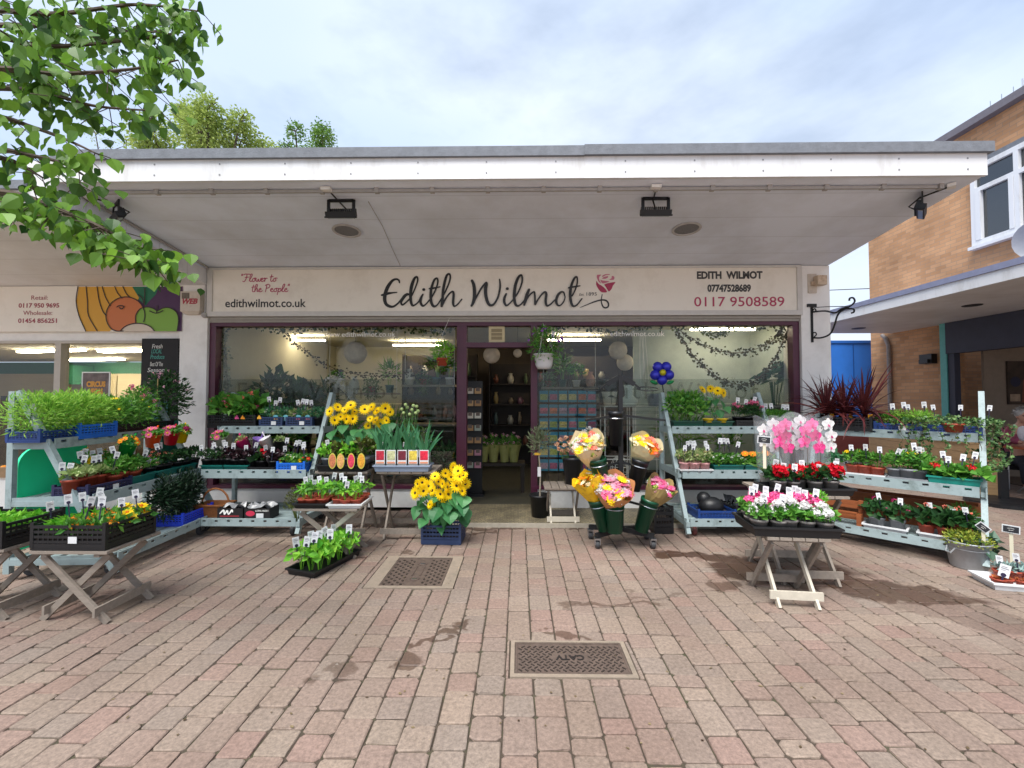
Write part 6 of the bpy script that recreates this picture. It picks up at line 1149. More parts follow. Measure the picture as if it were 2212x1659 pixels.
def sunflowers(name, label, base, heads, leaves, lsize, seed, R_=.062, group=None):
    """heads: world points; leaves: world points of leaf tips' middles"""
    r = random.Random(seed); base = Vector(base); t = E(name, label, 'sunflower', base, 0, group); st = MB(); lf = MB()
    for h in heads:
        h = Vector(h) - base; root = V(r.uniform(-.08, .08), r.uniform(-.05, .05), .04); st.tube(smooth_path([root, root.lerp(h, .5) + V(0, .03, .03), h + V(0, .03, -.03), h + V(0, .012, 0)], 4), .006, 5)
        flower_head(t, h, V(r.gauss(0, .7), -1, r.uniform(-.25, 1.0)), R_ * r.uniform(.78, 1.2), [M_sunp, M_brownc])
    for l in leaves:
        l = Vector(l) - base; d = V(l.x * 1.6 + r.gauss(0, .25), -.75 + r.gauss(0, .3), -.35 + r.gauss(0, .3)).normalized(); lf.blade(l - d * lsize * .45, d, V(r.gauss(0, .3), -.35, 1), lsize * r.uniform(.55, 1.25), lsize * r.uniform(.5, 1.0), [.05, .7, 1, .95, .7, .36, .03], .6, 0, .12)
        st.tube([V(l.x * .3, l.y * .3, l.z + .02), l - d * lsize * .45], .004, 4)
    P('stem', st, pm('green_stem', '4f7a38', .6, .1), t); P('foliage', lf, L_sun, t)
r = random.Random(4)
hs = [at(u, v, -1.42 + r.uniform(-.07, .07)) for u, v in ((903, 1045), (914, 1060), (898, 1065), (940, 1030), (957, 1045), (950, 1068), (942, 1083), (968, 1052), (975, 1030), (990, 1018), (978, 1010), (997, 1040), (1000, 1060), (1002, 1028), (930, 1090), (962, 1022), (925, 1050), (935, 1060), (968, 1068), (985, 1050), (948, 1040), (1005, 1045), (912, 1042), (955, 1080), (980, 1008), (992, 1030))]
ls = [at(u, v, -1.42 + r.uniform(-.10, .10)) for u, v in ((905, 1092), (925, 1105), (945, 1100), (965, 1095), (985, 1085), (1000, 1095), (915, 1118), (940, 1125), (960, 1118), (985, 1115), (1004, 1118), (897, 1105), (975, 1100), (1008, 1128), (910, 1078), (930, 1082), (960, 1088), (985, 1070), (1000, 1080), (912, 1126), (955, 1132), (940, 1108), (972, 1118), (1008, 1108))]
sunflowers('sunflower_plant', 'tall bunch of bright sunflowers growing from the navy crate on the ground', (SFC[0], SFC[1], .06), hs, ls, .18, 31, .064)
hs = [at(u, v, -1.05 + r.uniform(-.06, .06)) for u, v in ((713, 889), (729, 880), (745, 886), (758, 876), (766, 890), (736, 900), (750, 905), (722, 908), (763, 905))]
ls = [at(u, v, -1.08 + r.uniform(-.08, .08)) for u, v in ((718, 935), (740, 925), (755, 940), (730, 950), (770, 930), (712, 955), (760, 955), (775, 948))]
sunflowers('sunflower_plant', 'sunflowers behind the heucheras, nearest the left window rack post', (XA(742, -.95), -.92, .742), hs, ls, .19, 32, .06, 'sunflowers on the taller table')
hs = [at(u, v, -1.0 + r.uniform(-.06, .06)) for u, v in ((788, 885), (803, 880), (815, 888), (800, 905), (812, 908), (832, 882), (842, 890), (836, 908), (822, 915), (795, 920))]
ls = [at(u, v, -1.05 + r.uniform(-.08, .08)) for u, v in ((790, 925), (805, 935), (825, 930), (840, 925), (795, 950), (815, 955), (838, 950), (785, 940), (830, 940))]
sunflowers('sunflower_plant', 'sunflowers behind the heucheras, beside the boxed lilies', (XA(805, -.95), -.90, .742), hs, ls, .19, 33, .06, 'sunflowers on the taller table')
a = Vector((T4[0], T4[1] - .14, .752)); row(['heuchera', 'heuchera2', 'heuchera', 'heuchera2'], 'heuchera', 'on the taller table behind the oval labels', 4, a - V(.25, 0, 0), a + V(.25, 0, 0), 1.05, th=.19, tg=.5, name='heuchera', cat='heuchera'); row(['heuchera2', 'heuchera'], 'heuchera at the back', 'of the taller table tray', 4, a + V(-.25, .15, 0), a + V(.25, .15, 0), 1.1, th=.2, tg=.2, name='heuchera', cat='heuchera')
for i, (u, col) in enumerate(((716, 'c0744e'), (734, 'e0a060'), (757, 'd83a56'), (779, 'e09a30'))):
    X = XA(u, T4[1] - .30); t = E('picture_label', ['oval picture label with brown photo at the left of the heucheras', 'oval picture label with peach photo, second of the four ovals', 'oval picture label with red photo, third of the four ovals', 'oval picture label with amber photo at the right of the heucheras'][i], 'plant label', (X, T4[1] - .285, .86), rad(prr.uniform(-6, 6)), 'oval picture labels on the heuchera pots')
    ov = lambda k_, y: [(.042 * k_ * math.cos(q * pi / 10), y, .085 * k_ * math.sin(q * pi / 10)) for q in range(20)]
    P('card', MB().prism(ov(1, 0), (0, .002, 0)), pm('oval_rim', 'c8c050', .5), t); P('photo', MB().prism(ov(.86, -.0012), (0, .001, 0)), pm('ovalphoto_' + col, col, .5, .5, 45), t)
LX, LY = T5[0] - .04, T5[1] - .16
for i, col in enumerate(('b02438', 'b8ba8e', '6a1c2c', 'd8bc4a', 'd0203c')):
    x = LX - .24 + i * .12; t = E('lily_box', ['boxed lily with red photo at the left of the blue-grey tray', 'boxed lily with cream photo, second in the blue-grey tray', 'boxed lily with dark red photo in the middle of the tray', 'boxed lily with yellow photo, fourth in the blue-grey tray', 'boxed lily with crimson photo at the right of the tray'][i], 'boxed lily', (x, LY - .03, .75), 0, 'boxed lilies with photo cards')
    P('carton', MB().box(-.05, -.05, .0, .05, .05, .14), pm('grey_carton', '9a9894', .6, .05), t); P('carton_back', MB().box(-.05, .02, .1402, .05, .05, .22), M_wplastic, t); P('card', MB().box(-.05, -.054, .075, .05, -.0505, .225), M_wplastic, t); P('photo', MB().box(-.043, -.0555, .115, .043, -.0542, .215), pm('lilyphoto_' + col, col, .5, .55, 30), t); P('band', MB().box(-.043, -.0555, .078, .043, -.0542, .098), pm('card_band', 'd08a6a', .5), t)
    lf = MB(); rr_ = random.Random(i + 50)
    for j in range(11):
        aa = rr_.uniform(0, 2 * pi); dd = V(math.cos(aa) * rr_.uniform(.1, .5), math.sin(aa) * .35, 1); lf.blade((rr_.uniform(-.02, .02), rr_.uniform(-.015, .015), .13), dd, V(0, -1, .2), rr_.uniform(.26, .46), .030, [.7, 1, .95, .8, .5, .05], rr_.uniform(.05, .5), 0, .2)
    P('foliage', lf, L_blue, t); o = link('plant_label', TAG, t, (prr.uniform(-.03, .04), .0, .25), (0, prr.gauss(0, .15), prr.gauss(0, .2)))
gb = E('green_ball_flowers', 'pale green ball-shaped flowers on stems behind the boxed lilies', 'flowers', (XA(888, -.85), -.85, .742)); mb = MB(); fb = MB(); r = random.Random(6)
for u, v in ((872, 892), (880, 880), (890, 885), (898, 892), (893, 876), (903, 888), (885, 895), (868, 884), (876, 874), (900, 878)): p = at(u, v, -.85 + r.uniform(-.05, .05)) - gb.location; mb.tube([V(0, 0, 0), p * .6, p], .003, 4); fb.ball(p, .021, 8, 6)
P('stem', mb, pm('green_stem', '4f7a38'), gb); P('blossom', fb, pm('pale_green_ball', 'a3b878', .7, .15, 60), gb, True)
# olive tree, door table bucket
ox, oy = XA(1166, -.42), -.42; ol = E('olive_tree', 'small standard olive tree in a black pot right of the doorway', 'potted tree', (ox, oy, .046)); P('pot', MB().lathe([(.105, 0), (.125, .25), (.14, .25), (.14, .275), (.125, .275), (.12, .25), (.0001, .25)], 20), M_black, ol, True); P('trunk', MB().tube([V(0, 0, .24), V(.005, 0, .5), V(-.01, 0, .75), V(0, 0, .95)], [.012, .010, .009, .006], 6), pm('olive_bark', '9a9080', .8, .2, 30), ol)
mb = MB(); foliage(mb, random.Random(2), 430, .17, .22, .93, .07, .013, -.8, -.3, fill=.25); P('foliage', mb, L_grey, ol); P('price_slip', MB().box(-.03, -.016, .50, .012, -.013, .62), M_wplastic, ol); P('yellow_tie', MB().box(-.07, -.014, .77, .01, -.011, .80), pm('yellow_tape', 'e0b030', .5), ol)
bk = bucket('black bucket of peach and white cut flowers on the low table', XA(1237, -.5), -.5, .472, .135, .33, M_bblack, wire=False)
def cutflowers(name, label, base, pts, col, R_, seed, n=40, cat='cut flowers'):
    r = random.Random(seed); base = Vector(base); t = E(name, label, cat, base); st, fb = MB(), MB()
    for p in pts: q = Vector(p) - base; st.tube([V(0, 0, .05), q * .5 + V(0, 0, .03), q], .003, 4); puff(fb, r, q, R_, n, R_ * .7); [st.leaf(q - V(0, 0, R_ * 1.4), V(r.gauss(0, 1), r.gauss(0, 1), .2).normalized(), V(0, 0, 1), .06, .02) for k in range(3)]
    P('stem', st, pm('green_stem', '4f7a38'), t); P('blossom', fb, fm(col), t)
r = random.Random(12)
cutflowers('cut_flowers', 'peach freesias in the black bucket on the low table', (XA(1225, -.5), -.5, .55), [at(u, v, -.5 + r.uniform(-.06, .06)) for u, v in ((1203, 960), (1212, 950), (1222, 945), (1208, 970), (1220, 962), (1230, 955), (1226, 972), (1215, 975))], 'peach', .035, 13); cutflowers('cut_flowers', 'white stock flowers at the back of the black bucket', (XA(1250, -.5), -.5, .55), [at(u, v, -.48 + r.uniform(-.06, .06)) for u, v in ((1240, 950), (1250, 940), (1262, 932), (1272, 925), (1282, 930), (1290, 935), (1268, 945), (1284, 942), (1246, 962), (1256, 955))], 'white', .036, 14)
# bucket stand contents
def buck_at(u0, v0, Y, r_, h, mat, tilt, az, label):
    p = at(u0, v0, Y); return bucket(label, p.x, p.y, max(.02, p.z), r_, h, mat, tilt, az)
bY = BS.y
buck_at(1330, 962, bY - .02, .078, .36, M_bblack, 0, 0, 'empty black bucket high on the stand beside the post'); buck_at(1304, 1056, bY - .12, .095, .33, M_bgreen, rad(14), rad(-65), 'green bucket behind the cream-wrapped bouquet at upper left of the stand'); buck_at(1368, 1058, bY - .12, .09, .33, M_bblack, rad(14), rad(60), 'black bucket under the orange bouquet at the right of the stand')
buck_at(1306, 1143, bY - .14, .095, .34, M_bgreen, rad(17), rad(-62), 'green bucket under the yellow-wrapped bouquet low on the stand'); buck_at(1328, 1150, bY - .24, .10, .30, M_bgreen, 0, 0, 'green bucket in front of the stand post under the large pink bouquet'); buck_at(1384, 1146, bY - .14, .095, .35, M_bgreen, rad(17), rad(64), 'green bucket at the lower right of the stand under the pink tulip bouquet')
def bouquet(label, u, v, Y, r_, h, paper, cols, lean, seed, spots=None):
    """u, v: middle of the open mouth"""
    r = random.Random(seed); p = at(u, v, Y); t = E('bouquet', label, 'bouquet', p, 0, 'wrapped bouquets on the bucket stand'); ax = Vector(lean).normalized(); M = ax.to_track_quat('Z', 'Y').to_matrix().to_4x4(); mb = MB(); N_ = 28
    rings = [(.30, -h), (.62, -h * .55), (.95, -h * .08), (1.08, .03)]
    for ri, (f, z) in enumerate(rings):
        for j in range(N_):
            a_ = 2 * pi * j / N_; zz = z + (abs(((j * 5 / N_) % 1) - .5) * .15 if ri == 3 else 0) + (.02 * r.random() if ri else 0); rr2 = r_ * f * (1 + .06 * math.sin(a_ * 5 + seed)); mb.v.append(tuple(M @ V(rr2 * math.cos(a_), rr2 * math.sin(a_), zz)))
    for ri in range(3):
        for j in range(N_): mb.f.append([ri * N_ + j, ri * N_ + (j + 1) % N_, (ri + 1) * N_ + (j + 1) % N_, (ri + 1) * N_ + j]); mb.m.append(0)
    P('paper_wrap', mb, paper, t); lf = MB()
    for i in range(60): a_ = r.uniform(0, 2 * pi); q = r_ * math.sqrt(r.random()); lf.leaf(M @ V(q * math.cos(a_), q * math.sin(a_), r.uniform(-.03, .02)), (ax + rnd_dir(r) * .8).normalized(), rnd_dir(r), .06, .025)
    P('foliage', lf, L_mid, t); nb = len(cols) * 5; flb = {c_: MB() for c_ in cols}
    for i in range(nb):
        c_ = cols[i % len(cols)]; a_ = i * 2.4; q = r_ * .88 * math.sqrt((i + .5) / nb); pp = M @ V(q * math.cos(a_), q * math.sin(a_), .035 * (1 - (q / r_) ** 2) + r.uniform(.0, .03)); puff(flb[c_], r, pp, r_ * .24, 60, r_ * .13) if i % 2 else daisy(flb[c_], pp + ax * .02, ax + rnd_dir(r) * .5, r_ * .34, 14, 0, 0, .2, .8)
    for c_ in cols: P('blossom', flb[c_], fm(c_), t)
    return t
def paperm(n, hx, spots=None): return pm('paper_' + n, hx, .6, .05, 5, .25, 18, dirt=spots, dirt_amt=.85 if spots else 0, dscale=16)
bouquet('cream-wrapped bouquet of yellow and orange flowers at upper left of the stand', 1270, 965, bY - .14, .175, .27, paperm('cream', 'e4d2ac'), ['yellow', 'cream', 'white', 'lime', 'coral', 'white', 'cream'], (-.32, -.6, 1), 41); bouquet('orange and coral bouquet in pale green paper at the right of the stand', 1392, 968, bY - .14, .16, .25, paperm('sage', 'c9c49a'), ['orange', 'peach', 'cream', 'coral', 'yellow'], (.3, -.6, 1), 42)
bouquet('bouquet in bright yellow spotted paper at lower left of the stand', 1272, 1046, bY - .22, .14, .28, paperm('yellow', 'f0c21a', '9a5a1a'), ['yellow', 'orange', 'cream'], (-.5, -.25, 1), 43); bouquet('large pink bouquet in kraft paper at the front of the stand', 1324, 1060, bY - .30, .19, .26, paperm('kraft', 'c58a58'), ['palepink', 'white', 'pink', 'palepink', 'yellow', 'white'], (0, -.8, 1), 44); bouquet('pink tulip bouquet in brown-green paper at lower right of the stand', 1424, 1058, bY - .20, .14, .27, paperm('olive_kraft', 'a08a58'), ['pink', 'palepink', 'palepink', 'white', 'hot', 'lime'], (.42, -.5, 1), 45)
# rack C
a, b = seg('C', 2, 1455, 1505, .24, .03); row('passion', 'passion flower', 'in the right window rack green trough', 2, a, b, 1.2, tg=.4, th=.2, name='passion_flower', cat='passion flower')
p0 = on('C', 2, 1541, .24); yc = [on('C', 2, u, .30) + V(0, 0, .07) for u in (1526, 1556)]
for i, q in enumerate(yc): tag(P('yellow_pot', potmesh(.062, .05), pm('yellow_pot_plastic', 'e8c41c', .4), None, True, loc=q), ['left yellow pot under the sunflowers on the right window rack', 'right yellow pot under the sunflowers on the right window rack'][i], 'pot', 'yellow sunflower pots')
r = random.Random(19); hs = [at(u, v, p0.y + r.uniform(-.05, .05)) for u, v in ((1517, 842), (1535, 840), (1550, 845), (1562, 849))]; ls = [at(u, v, p0.y + r.uniform(-.06, .04)) for u, v in ((1515, 862), (1530, 872), (1545, 865), (1560, 870), (1570, 882), (1522, 885), (1540, 890), (1555, 892), (1533, 858))]
sunflowers('sunflower_plant', 'sunflowers in yellow pots on the right window rack top shelf', p0 + V(0, 0, .09), hs, ls, .125, 34, .066)
a, b = seg('C', 2, 1580, 1632, .2, .03); row('carn', 'pink carnation plant', 'in the black crate of the right window rack', 3, a, b, 1.15, th=.2, name='carnation', cat='carnation'); a, b = seg('C', 2, 1640, 1700, .2, .0); row('thyme', 'fine green thyme', 'on the right window rack top shelf', 4, a, b, 1.1, th=.18, name='thyme', cat='herb')
spawn('smallleaf', 'leafy_plant', 'dark small-leaved plant behind the pink carnations', 'plant', on('C', 2, 1618, .08), 1.0); spawn('palm', 'leafy_plant', 'thin palm-like plant behind the passion flowers', 'plant', on('C', 2, 1500, .06), 1.0)
a, b = seg('C', 1, 1463, 1524, .6, .01); row('varieg', 'variegated plant in a pink pot', 'in the white tray', 3, a, b, 1.15, th=.19); a, b = seg('C', 1, 1465, 1526, .45, .01); row('varieg', 'variegated plant in the back row', 'of the white tray', 4, a, b, 1.15, th=.21); a, b = seg('C', 1, 1530, 1592, .6, .02); row('whitebed', 'white-flowered plant', 'in the right window rack teal trough', 4, a, b, 1.2, th=.2); a, b = seg('C', 1, 1596, 1656, .6, .02); row('osteo', 'orange and yellow daisy plant', 'in the right-hand teal trough', 4, a, b, 1.2, th=.22, tg=.5, name='daisy_plant', cat='daisy plant')
# geraniums, begonias, orchids
R6 = rad(-6); c0 = Vector((GT[0], GT[1], .533)); grid(['ger_white', 'ger_pink', 'ger_pink'], 'geranium', 'of the low front table', 5, 3, c0, R6, .56, .36, 1.0, tg=[.35, 1, 1], th=.25, name='geranium', cat='geranium')
spawn('limeherb', 'potted_plant', 'lime green feathery plant at the right end of the geranium tray', 'potted plant', c0 + V(.33, .10, -.0), 1.0)
c1 = Vector((BT[0], BT[1], .752)); grid('beg_red', 'red begonia', 'in the black tray on the brown table', 4, 1, c1 + V(0, -.02, 0), rad(-4), .62, .1, .95, tg=1, th=.20, name='begonia', cat='begonia'); row('beg_red', 'red begonia at the back', 'of the brown table tray', 3, c1 + V(-.25, .09, 0), c1 + V(.25, .06, 0), .9, tg=.6, th=.22, name='begonia', cat='begonia')
M_cello = glassmat('cellophane', (.95, .96, .97), 1.3, 'e6eaee', .10, .15); M_orcl = lm('orchid_leaf', '3f6a2e', '6a8a3e', .2)
def orchid(label, u, col, Y, r_, H_, seed, n=5):
    r = random.Random(seed); x = XA(u, Y); t = E('orchid', label, 'orchid', (x, Y, .745), 0, 'orchids in clear sleeves'); P('pot', potmesh(.055, .10), pm('clear_pot', 'a8aaa4', .3), t, True)
    st, fb, lf = MB(), MB(), MB(); top = V(r.uniform(-.04, .04), -.03, H_ * .88); st.tube(smooth_path([V(0, 0, .09), V(.01, .01, H_ * .4), V(0, 0, H_ * .7), top], 4), .004, 5)
    for i in range(n):
        c_ = V((-1) ** i * .045 + r.gauss(0, .012), -.05 + r.gauss(0, .015), H_ * (.93 - .085 * i)); nrm = V(r.gauss(0, .25), -1, .1); st.tube([V(0, 0, c_.z + .02), c_ + V(0, .012, 0)], .002, 4)
        for k in range(5):
            a_ = pi / 2 + k * 2 * pi / 5; dd = V(math.cos(a_), 0, math.sin(a_)); w_ = .062 if k in (1, 4) else .042; fb.blade(c_, dd, V(0, -1, 0), .058, w_, [.35, 1, .9, .35], 0, 0, .05)
        fb.blade(c_ + V(0, -.006, 0), V(0, -.4, -1), V(0, -1, .3), .026, .02, [.5, 1, .4], 0, 1)
    for k in range(4): a_ = k * 1.7 + r.random(); lf.blade((0, 0, .09), V(math.cos(a_), math.sin(a_), .9), V(0, 0, 1), .22, .075, [.4, .9, 1, .85, .3], .5)
    P('stem', st, pm('orchid_stem', '5a4a3a', .6), t); P('blossom', fb, [fm(col), fm('magenta')], t); P('foliage', lf, M_orcl, t)
    mb = MB(); N_ = 20; rg_ = [(.062, .0), (.085, H_ * .35), (r_, H_ + .01)]
    for ri, (q, z) in enumerate(rg_):
        for j in range(N_): a_ = 2 * pi * j / N_; qq = q * (1 + .05 * math.sin(3 * a_ + seed)); mb.v.append((qq * math.cos(a_), qq * math.sin(a_) * .8, z + (.03 * math.sin(a_ * 2 + seed) if ri == 2 else 0)))
    for ri in range(2):
        for j in range(N_): mb.f.append([ri * N_ + j, ri * N_ + (j + 1) % N_, (ri + 1) * N_ + (j + 1) % N_, (ri + 1) * N_ + j]); mb.m.append(0)
    P('clear_sleeve', mb, M_cello, t, True)
for i, (u, c_, lb) in enumerate(((1648, 'white', 'white orchid at the left of the clear sleeves'), (1676, 'hot', 'deep pink orchid, second of the sleeved orchids'), (1705, 'white', 'white orchid in the middle of the sleeved orchids'), (1735, 'hot', 'bright pink orchid right of the middle white orchid'), (1762, 'white', 'white orchid at the right end of the clear sleeves'))):
    orchid(lb, u, c_, -1.92 - (.07 if i % 2 else 0), .11, .60 + (.03 if i == 2 else 0), 60 + i)
def slate(label, p, q, sz, ang_=0, wood='d8d2bc'):
    p, q = Vector(p), Vector(q); t = E('chalk_sign', label, 'price sign', p, facecam(p), 'little chalk signs on stakes'); h = q.z - p.z; P('stake', MB().box(-.012, 0, 0, .012, .008, h), pm('stake_cream', 'd2ccb4', .6), t); M = Matrix.Translation((0, -.004, h)) @ Matrix.Rotation(rad(ang_), 4, 'Y')
    P('frame', MB().box(-sz, -.006, -sz * .62, sz, .003, sz * .62).tf(M), pm('sign_white_wood', 'cfd2d4', .6), t); P('slate', MB().box(-sz * .86, -.0085, -sz * .48, sz * .86, -.0062, sz * .48).tf(M), pm('slate_black', '202228', .7, .2, 20), t); P('chalk_mark', MB().tube([M @ V(-sz * .4, -.0095, sz * .1), M @ V(0, -.0095, sz * .2), M @ V(sz * .35, -.0095, sz * .12)], .0016, 4).tube([M @ V(-sz * .25, -.0095, -sz * .18), M @ V(sz * .25, -.0095, -sz * .12)], .0016, 4), pm('chalk_white', 'dcdcd8'), t)
slate('small chalk sign on a stake in front of the white sleeved orchid', at(1652, 1012, -2.30), at(1650, 950, -2.30), .05, 4)
# rack D
def cordyline(label, p, seed, n, Lm):
    r = random.Random(seed); t = E('cordyline', label, 'cordyline', p, 0, 'cordylines in the deep black crate'); lf = MB()
    for i in range(n): a_ = r.uniform(0, 2 * pi); e_ = r.uniform(.05, 1.45); lf.blade((0, 0, .12 + r.uniform(0, .08)), V(math.cos(a_) * math.cos(e_), math.sin(a_) * math.cos(e_), math.sin(e_)), V(r.gauss(0, .3), r.gauss(0, .3), 1), Lm * r.uniform(.7, 1.1), .024, [.7, 1, 1, .9, .7, .45, .04], .25 + .5 * (1.45 - e_) * r.random(), 0, .25)
    P('pot', potmesh(.075, .13), M_black, t, True); P('foliage', lf, L_red, t); P('price_slip', MB().box(-.02, -.09, .11, .03, -.087, .17), pm('yellow_card', 'e8a21c', .5), t)
for i, (s_, lb) in enumerate(((.10, 'dark red cordyline at the left of the deep black crate'), (.28, 'dark red cordyline in the middle of the deep black crate'), (.46, 'dark red cordyline with upright leaves at the right of the crate'))): cordyline(lb, rp('D', s_, .20, LEVEL[2] + .02), 70 + i, [70, 80, 60][i], [.55, .58, .62][i])
a, b = rp('D', .62, .22, LEVEL[2] + .03), rp('D', .98, .22, LEVEL[2] + .03); row(['redflower', 'fernlet', 'fernlet'], 'leafy plant', 'in the dark blue crate with a price slip', 3, a, b, 1.05, th=.18)
ivt = E('trailing_ivy', 'variegated ivy trailing over the near end of the right rack', 'ivy', rp('D', 1.15, .24, LEVEL[2] + .03)); mb, sb2 = MB(), MB(); r = random.Random(77); rot = Matrix.Rotation(rD, 3, 'Z')
for i in range(620): x = r.uniform(-.42, .40); q = rot @ V(x, r.gauss(-.03, .1), 0); mb.leaf(q + V(0, 0, .06 + r.uniform(0, .10) * (1 - abs(x))), rnd_dir(r, .2), V(r.gauss(0, .4), r.gauss(0, .4), 1), .036, .034)
for i in range(26):
    x = r.choice([r.uniform(-.35, .05), r.uniform(-.35, .42), .34 + r.gauss(0, .06)]); st_ = rot @ V(x, -.16 + r.uniform(-.02, .02), 0) + V(0, 0, .1); ln_v = r.uniform(.15, .48); pts = [st_ + V(r.gauss(0, .03), r.gauss(0, .03) - .02, -ln_v * k / 5 + (.03 if k == 1 else 0)) for k in range(6)]; sb2.tube(smooth_path(pts, 3), .002, 4)
    for k in range(int(ln_v * 60)): f = r.random(); q = pts[min(5, int(f * 5.99))].lerp(pts[min(5, int(f * 5.99) + 1)], r.random()); mb.leaf(q, (rnd_dir(r) + V(0, -.4, -.5)).normalized(), V(r.gauss(0, .5), -1, .3), .036 * r.uniform(.7, 1.2), .034)
P('stem', sb2, pm('ivy_stem', '5a4a38', .8), ivt); P('foliage', mb, L_ivy, ivt); P('pot', potmesh(.09, .09).tf(Matrix.Translation(rot @ V(.05, -.09, 0))), M_terr, ivt, True)
for i in range(4): link('plant_label', TAG, ivt, rot @ V(-.3 + .2 * i, .02, 0) + V(0, 0, .22), (-.05, prr.gauss(0, .1), facecam(ivt.location)))
iv2 = E('trailing_ivy', 'ivy spilling outside the near post of the right rack', 'ivy', rp('D', 1.42, .16, LEVEL[2])); mb = MB(); foliage(mb, r, 150, .11, .2, .02, .036, .034, -1); foliage(mb, r, 130, .17, .12, -.25, .034, .03, -1); P('foliage', mb, L_ivy, iv2); P('stem', MB().tube([V(-.1, 0, .05), V(.05, -.02, 0), V(.1, -.05, -.3)], .003, 4), pm('ivy_stem', '5a4a38'), iv2)
spawn('dalia_y', 'potted_plant', 'blue-green leafy plant at the far end of the right rack middle shelf', 'potted plant', rp('D', .22, .50, LEVEL[1]), 1.15, None, [(-.06, -.08, .10), (.06, -.08, .1)])
a, b = rp('D', .34, .56, LEVEL[1] + .01), rp('D', .68, .56, LEVEL[1] + .01); row('cosmosyel', 'yellow-flowered plant', 'on the right rack middle shelf', 3, a, b, 1.15, th=.19); a, b = rp('D', .72, .56, LEVEL[1] + .01), rp('D', 1.0, .56, LEVEL[1] + .01); row('nemesia', 'bedding plant in a grey pot', 'on the right rack middle shelf', 3, a, b, 1.15, th=.2); a, b = rp('D', .72, .40, LEVEL[1] + .01), rp('D', 1.0, .40, LEVEL[1] + .01); row('nemesia', 'bedding plant in the back row', 'of the dark grey tray', 3, a, b, 1.1, th=.2)
a, b = rp('D', 1.03, .58, LEVEL[1] + .04), rp('D', 1.37, .58, LEVEL[1] + .04); row(['begbigred', 'begbig', 'begbig'], 'broad-leaved begonia', 'in the bright teal trough', 4, a, b, 1.05, th=.17, name='begonia', cat='begonia')
a, b = rp('D', .55, .74, LEVEL[0] + .01), rp('D', .85, .74, LEVEL[0] + .01); row('cycl', 'cyclamen with magenta flowers', 'in the white tray on the right rack', 2, a, b, 1.15, th=.2, name='cyclamen', cat='cyclamen'); a, b = rp('D', .97, .72, LEVEL[0] + .01), rp('D', 1.3, .72, LEVEL[0] + .01); row('primula', 'primula', 'in the near white tray of the right rack', 3, a, b, 1.1, th=.19, name='primula', cat='primula')
spawn('fernbush', 'potted_plant', 'fine green bushy plant in a terracotta pot behind the primulas', 'potted plant', rp('D', 1.26, .50, LEVEL[0]), 1.15)
# galvanised tub, signs and succulents at the right edge
gb_ = gp(2122, 1236); GBp = Vector((gb_.x, gb_.y + .12, 0)); gt = E('galvanised_tub', 'large galvanised metal tub of golden-green shrub at the lower right', 'tub', GBp); M_galv = pm('galvanised_steel', 'a6aaad', .5, .15, 9, .1, 40, metal=.35)
P('tub', MB().lathe([(.16, 0), (.165, .012), (.205, .25), (.214, .25), (.214, .262), (.2, .262), (.158, .02), (.0001, .02)], 28), M_galv, gt, True); P('band', MB().lathe([(.1935, .19), (.1975, .195), (.1945, .2)], 28, cap0=False), M_galv, gt, True); P('handle', MB().tube([V(-.2, -.05, .2), V(-.235, -.03, .15), V(-.235, .03, .15), V(-.2, .05, .2)], .008, 6), M_galv, gt); P('handle', MB().tube([V(.2, -.05, .2), V(.235, -.03, .15), V(.235, .03, .15), V(.2, .05, .2)], .008, 6), M_galv, gt)
gt.scale = (.76, .76, .92); spawn('bucketbush', 'shrub', 'golden-green fine-leaved shrub growing in the galvanised tub', 'shrub', GBp + V(0, 0, .02), .82)
slate('tilted chalk sign on a stake in the galvanised tub', GBp + V(.02, -.12, .22), at(2133, 1139, GBp.y - .12), .045, 42); q = gp(2196, 1240); slate('upright chalk sign at the right edge behind the succulents', (q.x, q.y + .32, 0), at(2184, 1124, q.y + .32), .052, 0); slate('tall chalk sign on a cream stake at the right picture edge', (q.x + .03, q.y + .06, 0), at(2200, 1143, q.y + .06), .055, 2)
R14 = rad(-14); sc0 = Vector((SU[0], SU[1], .02)); grid('succtop', 'brown succulent pot', 'of the white tray at the lower right', 4, 1, sc0 + V(0, -.05, 0), R14, .34, .1, .9, tg=0, name='succulent', cat='succulent'); row('succ', 'grey-blue succulent', 'at the back of the white tray', 3, sc0 + V(-.02, .10, .0), sc0 + V(.24, .04, 0), 1.2, tg=1, th=.13, name='succulent', cat='succulent')
spawn('cabbage', 'potted_plant', 'grey-green broad-leaved plant behind the succulent tray', 'potted plant', (SU[0] + .16, SU[1] + .40, 0), 1.1); tg_ = Vector((SU[0] - .12, SU[1] - .06, .10)); o = link('plant_label', TAG, None, tg_, (-.1, .2, facecam(tg_))); o.scale = (1.8,) * 3; tag(o, 'large white plant label leaning in the succulent tray', 'plant label')
# ------------------------------------------------------------------ inside the flower shop and on its front
def globe(u, v, Y, r_, label): p = at(u, v, Y); t = E('paper_lantern', label, 'paper lantern', p, 0, 'round paper lanterns in the shop'); P('shade', MB().ball((0, 0, 0), r_, 18, 12), pm('paper_shade', 'cfc4b4', .8, .15, 14), t, True); P('cord', MB().tube([V(0, 0, r_), V(0, 0, 2.72 - p.z)], .003, 4), M_black, t)
globe(768, 762, 1.4, .19, 'large round paper lantern behind the left window'); globe(1062, 767, 1.0, .135, 'round speckled paper lantern hanging in the doorway'); globe(1118, 763, 1.0, .07, 'small cream paper lantern right in the doorway'); globe(1335, 757, 1.2, .15, 'upper of two paper lanterns behind the right window'); globe(1350, 783, 1.4, .14, 'lower of two paper lanterns behind the right window')
M_wire0 = pm('white_wire', 'd8d6d2', .5)
M_dwood = pm('dark_shop_wood', '2c221b', .6, .3, 6)
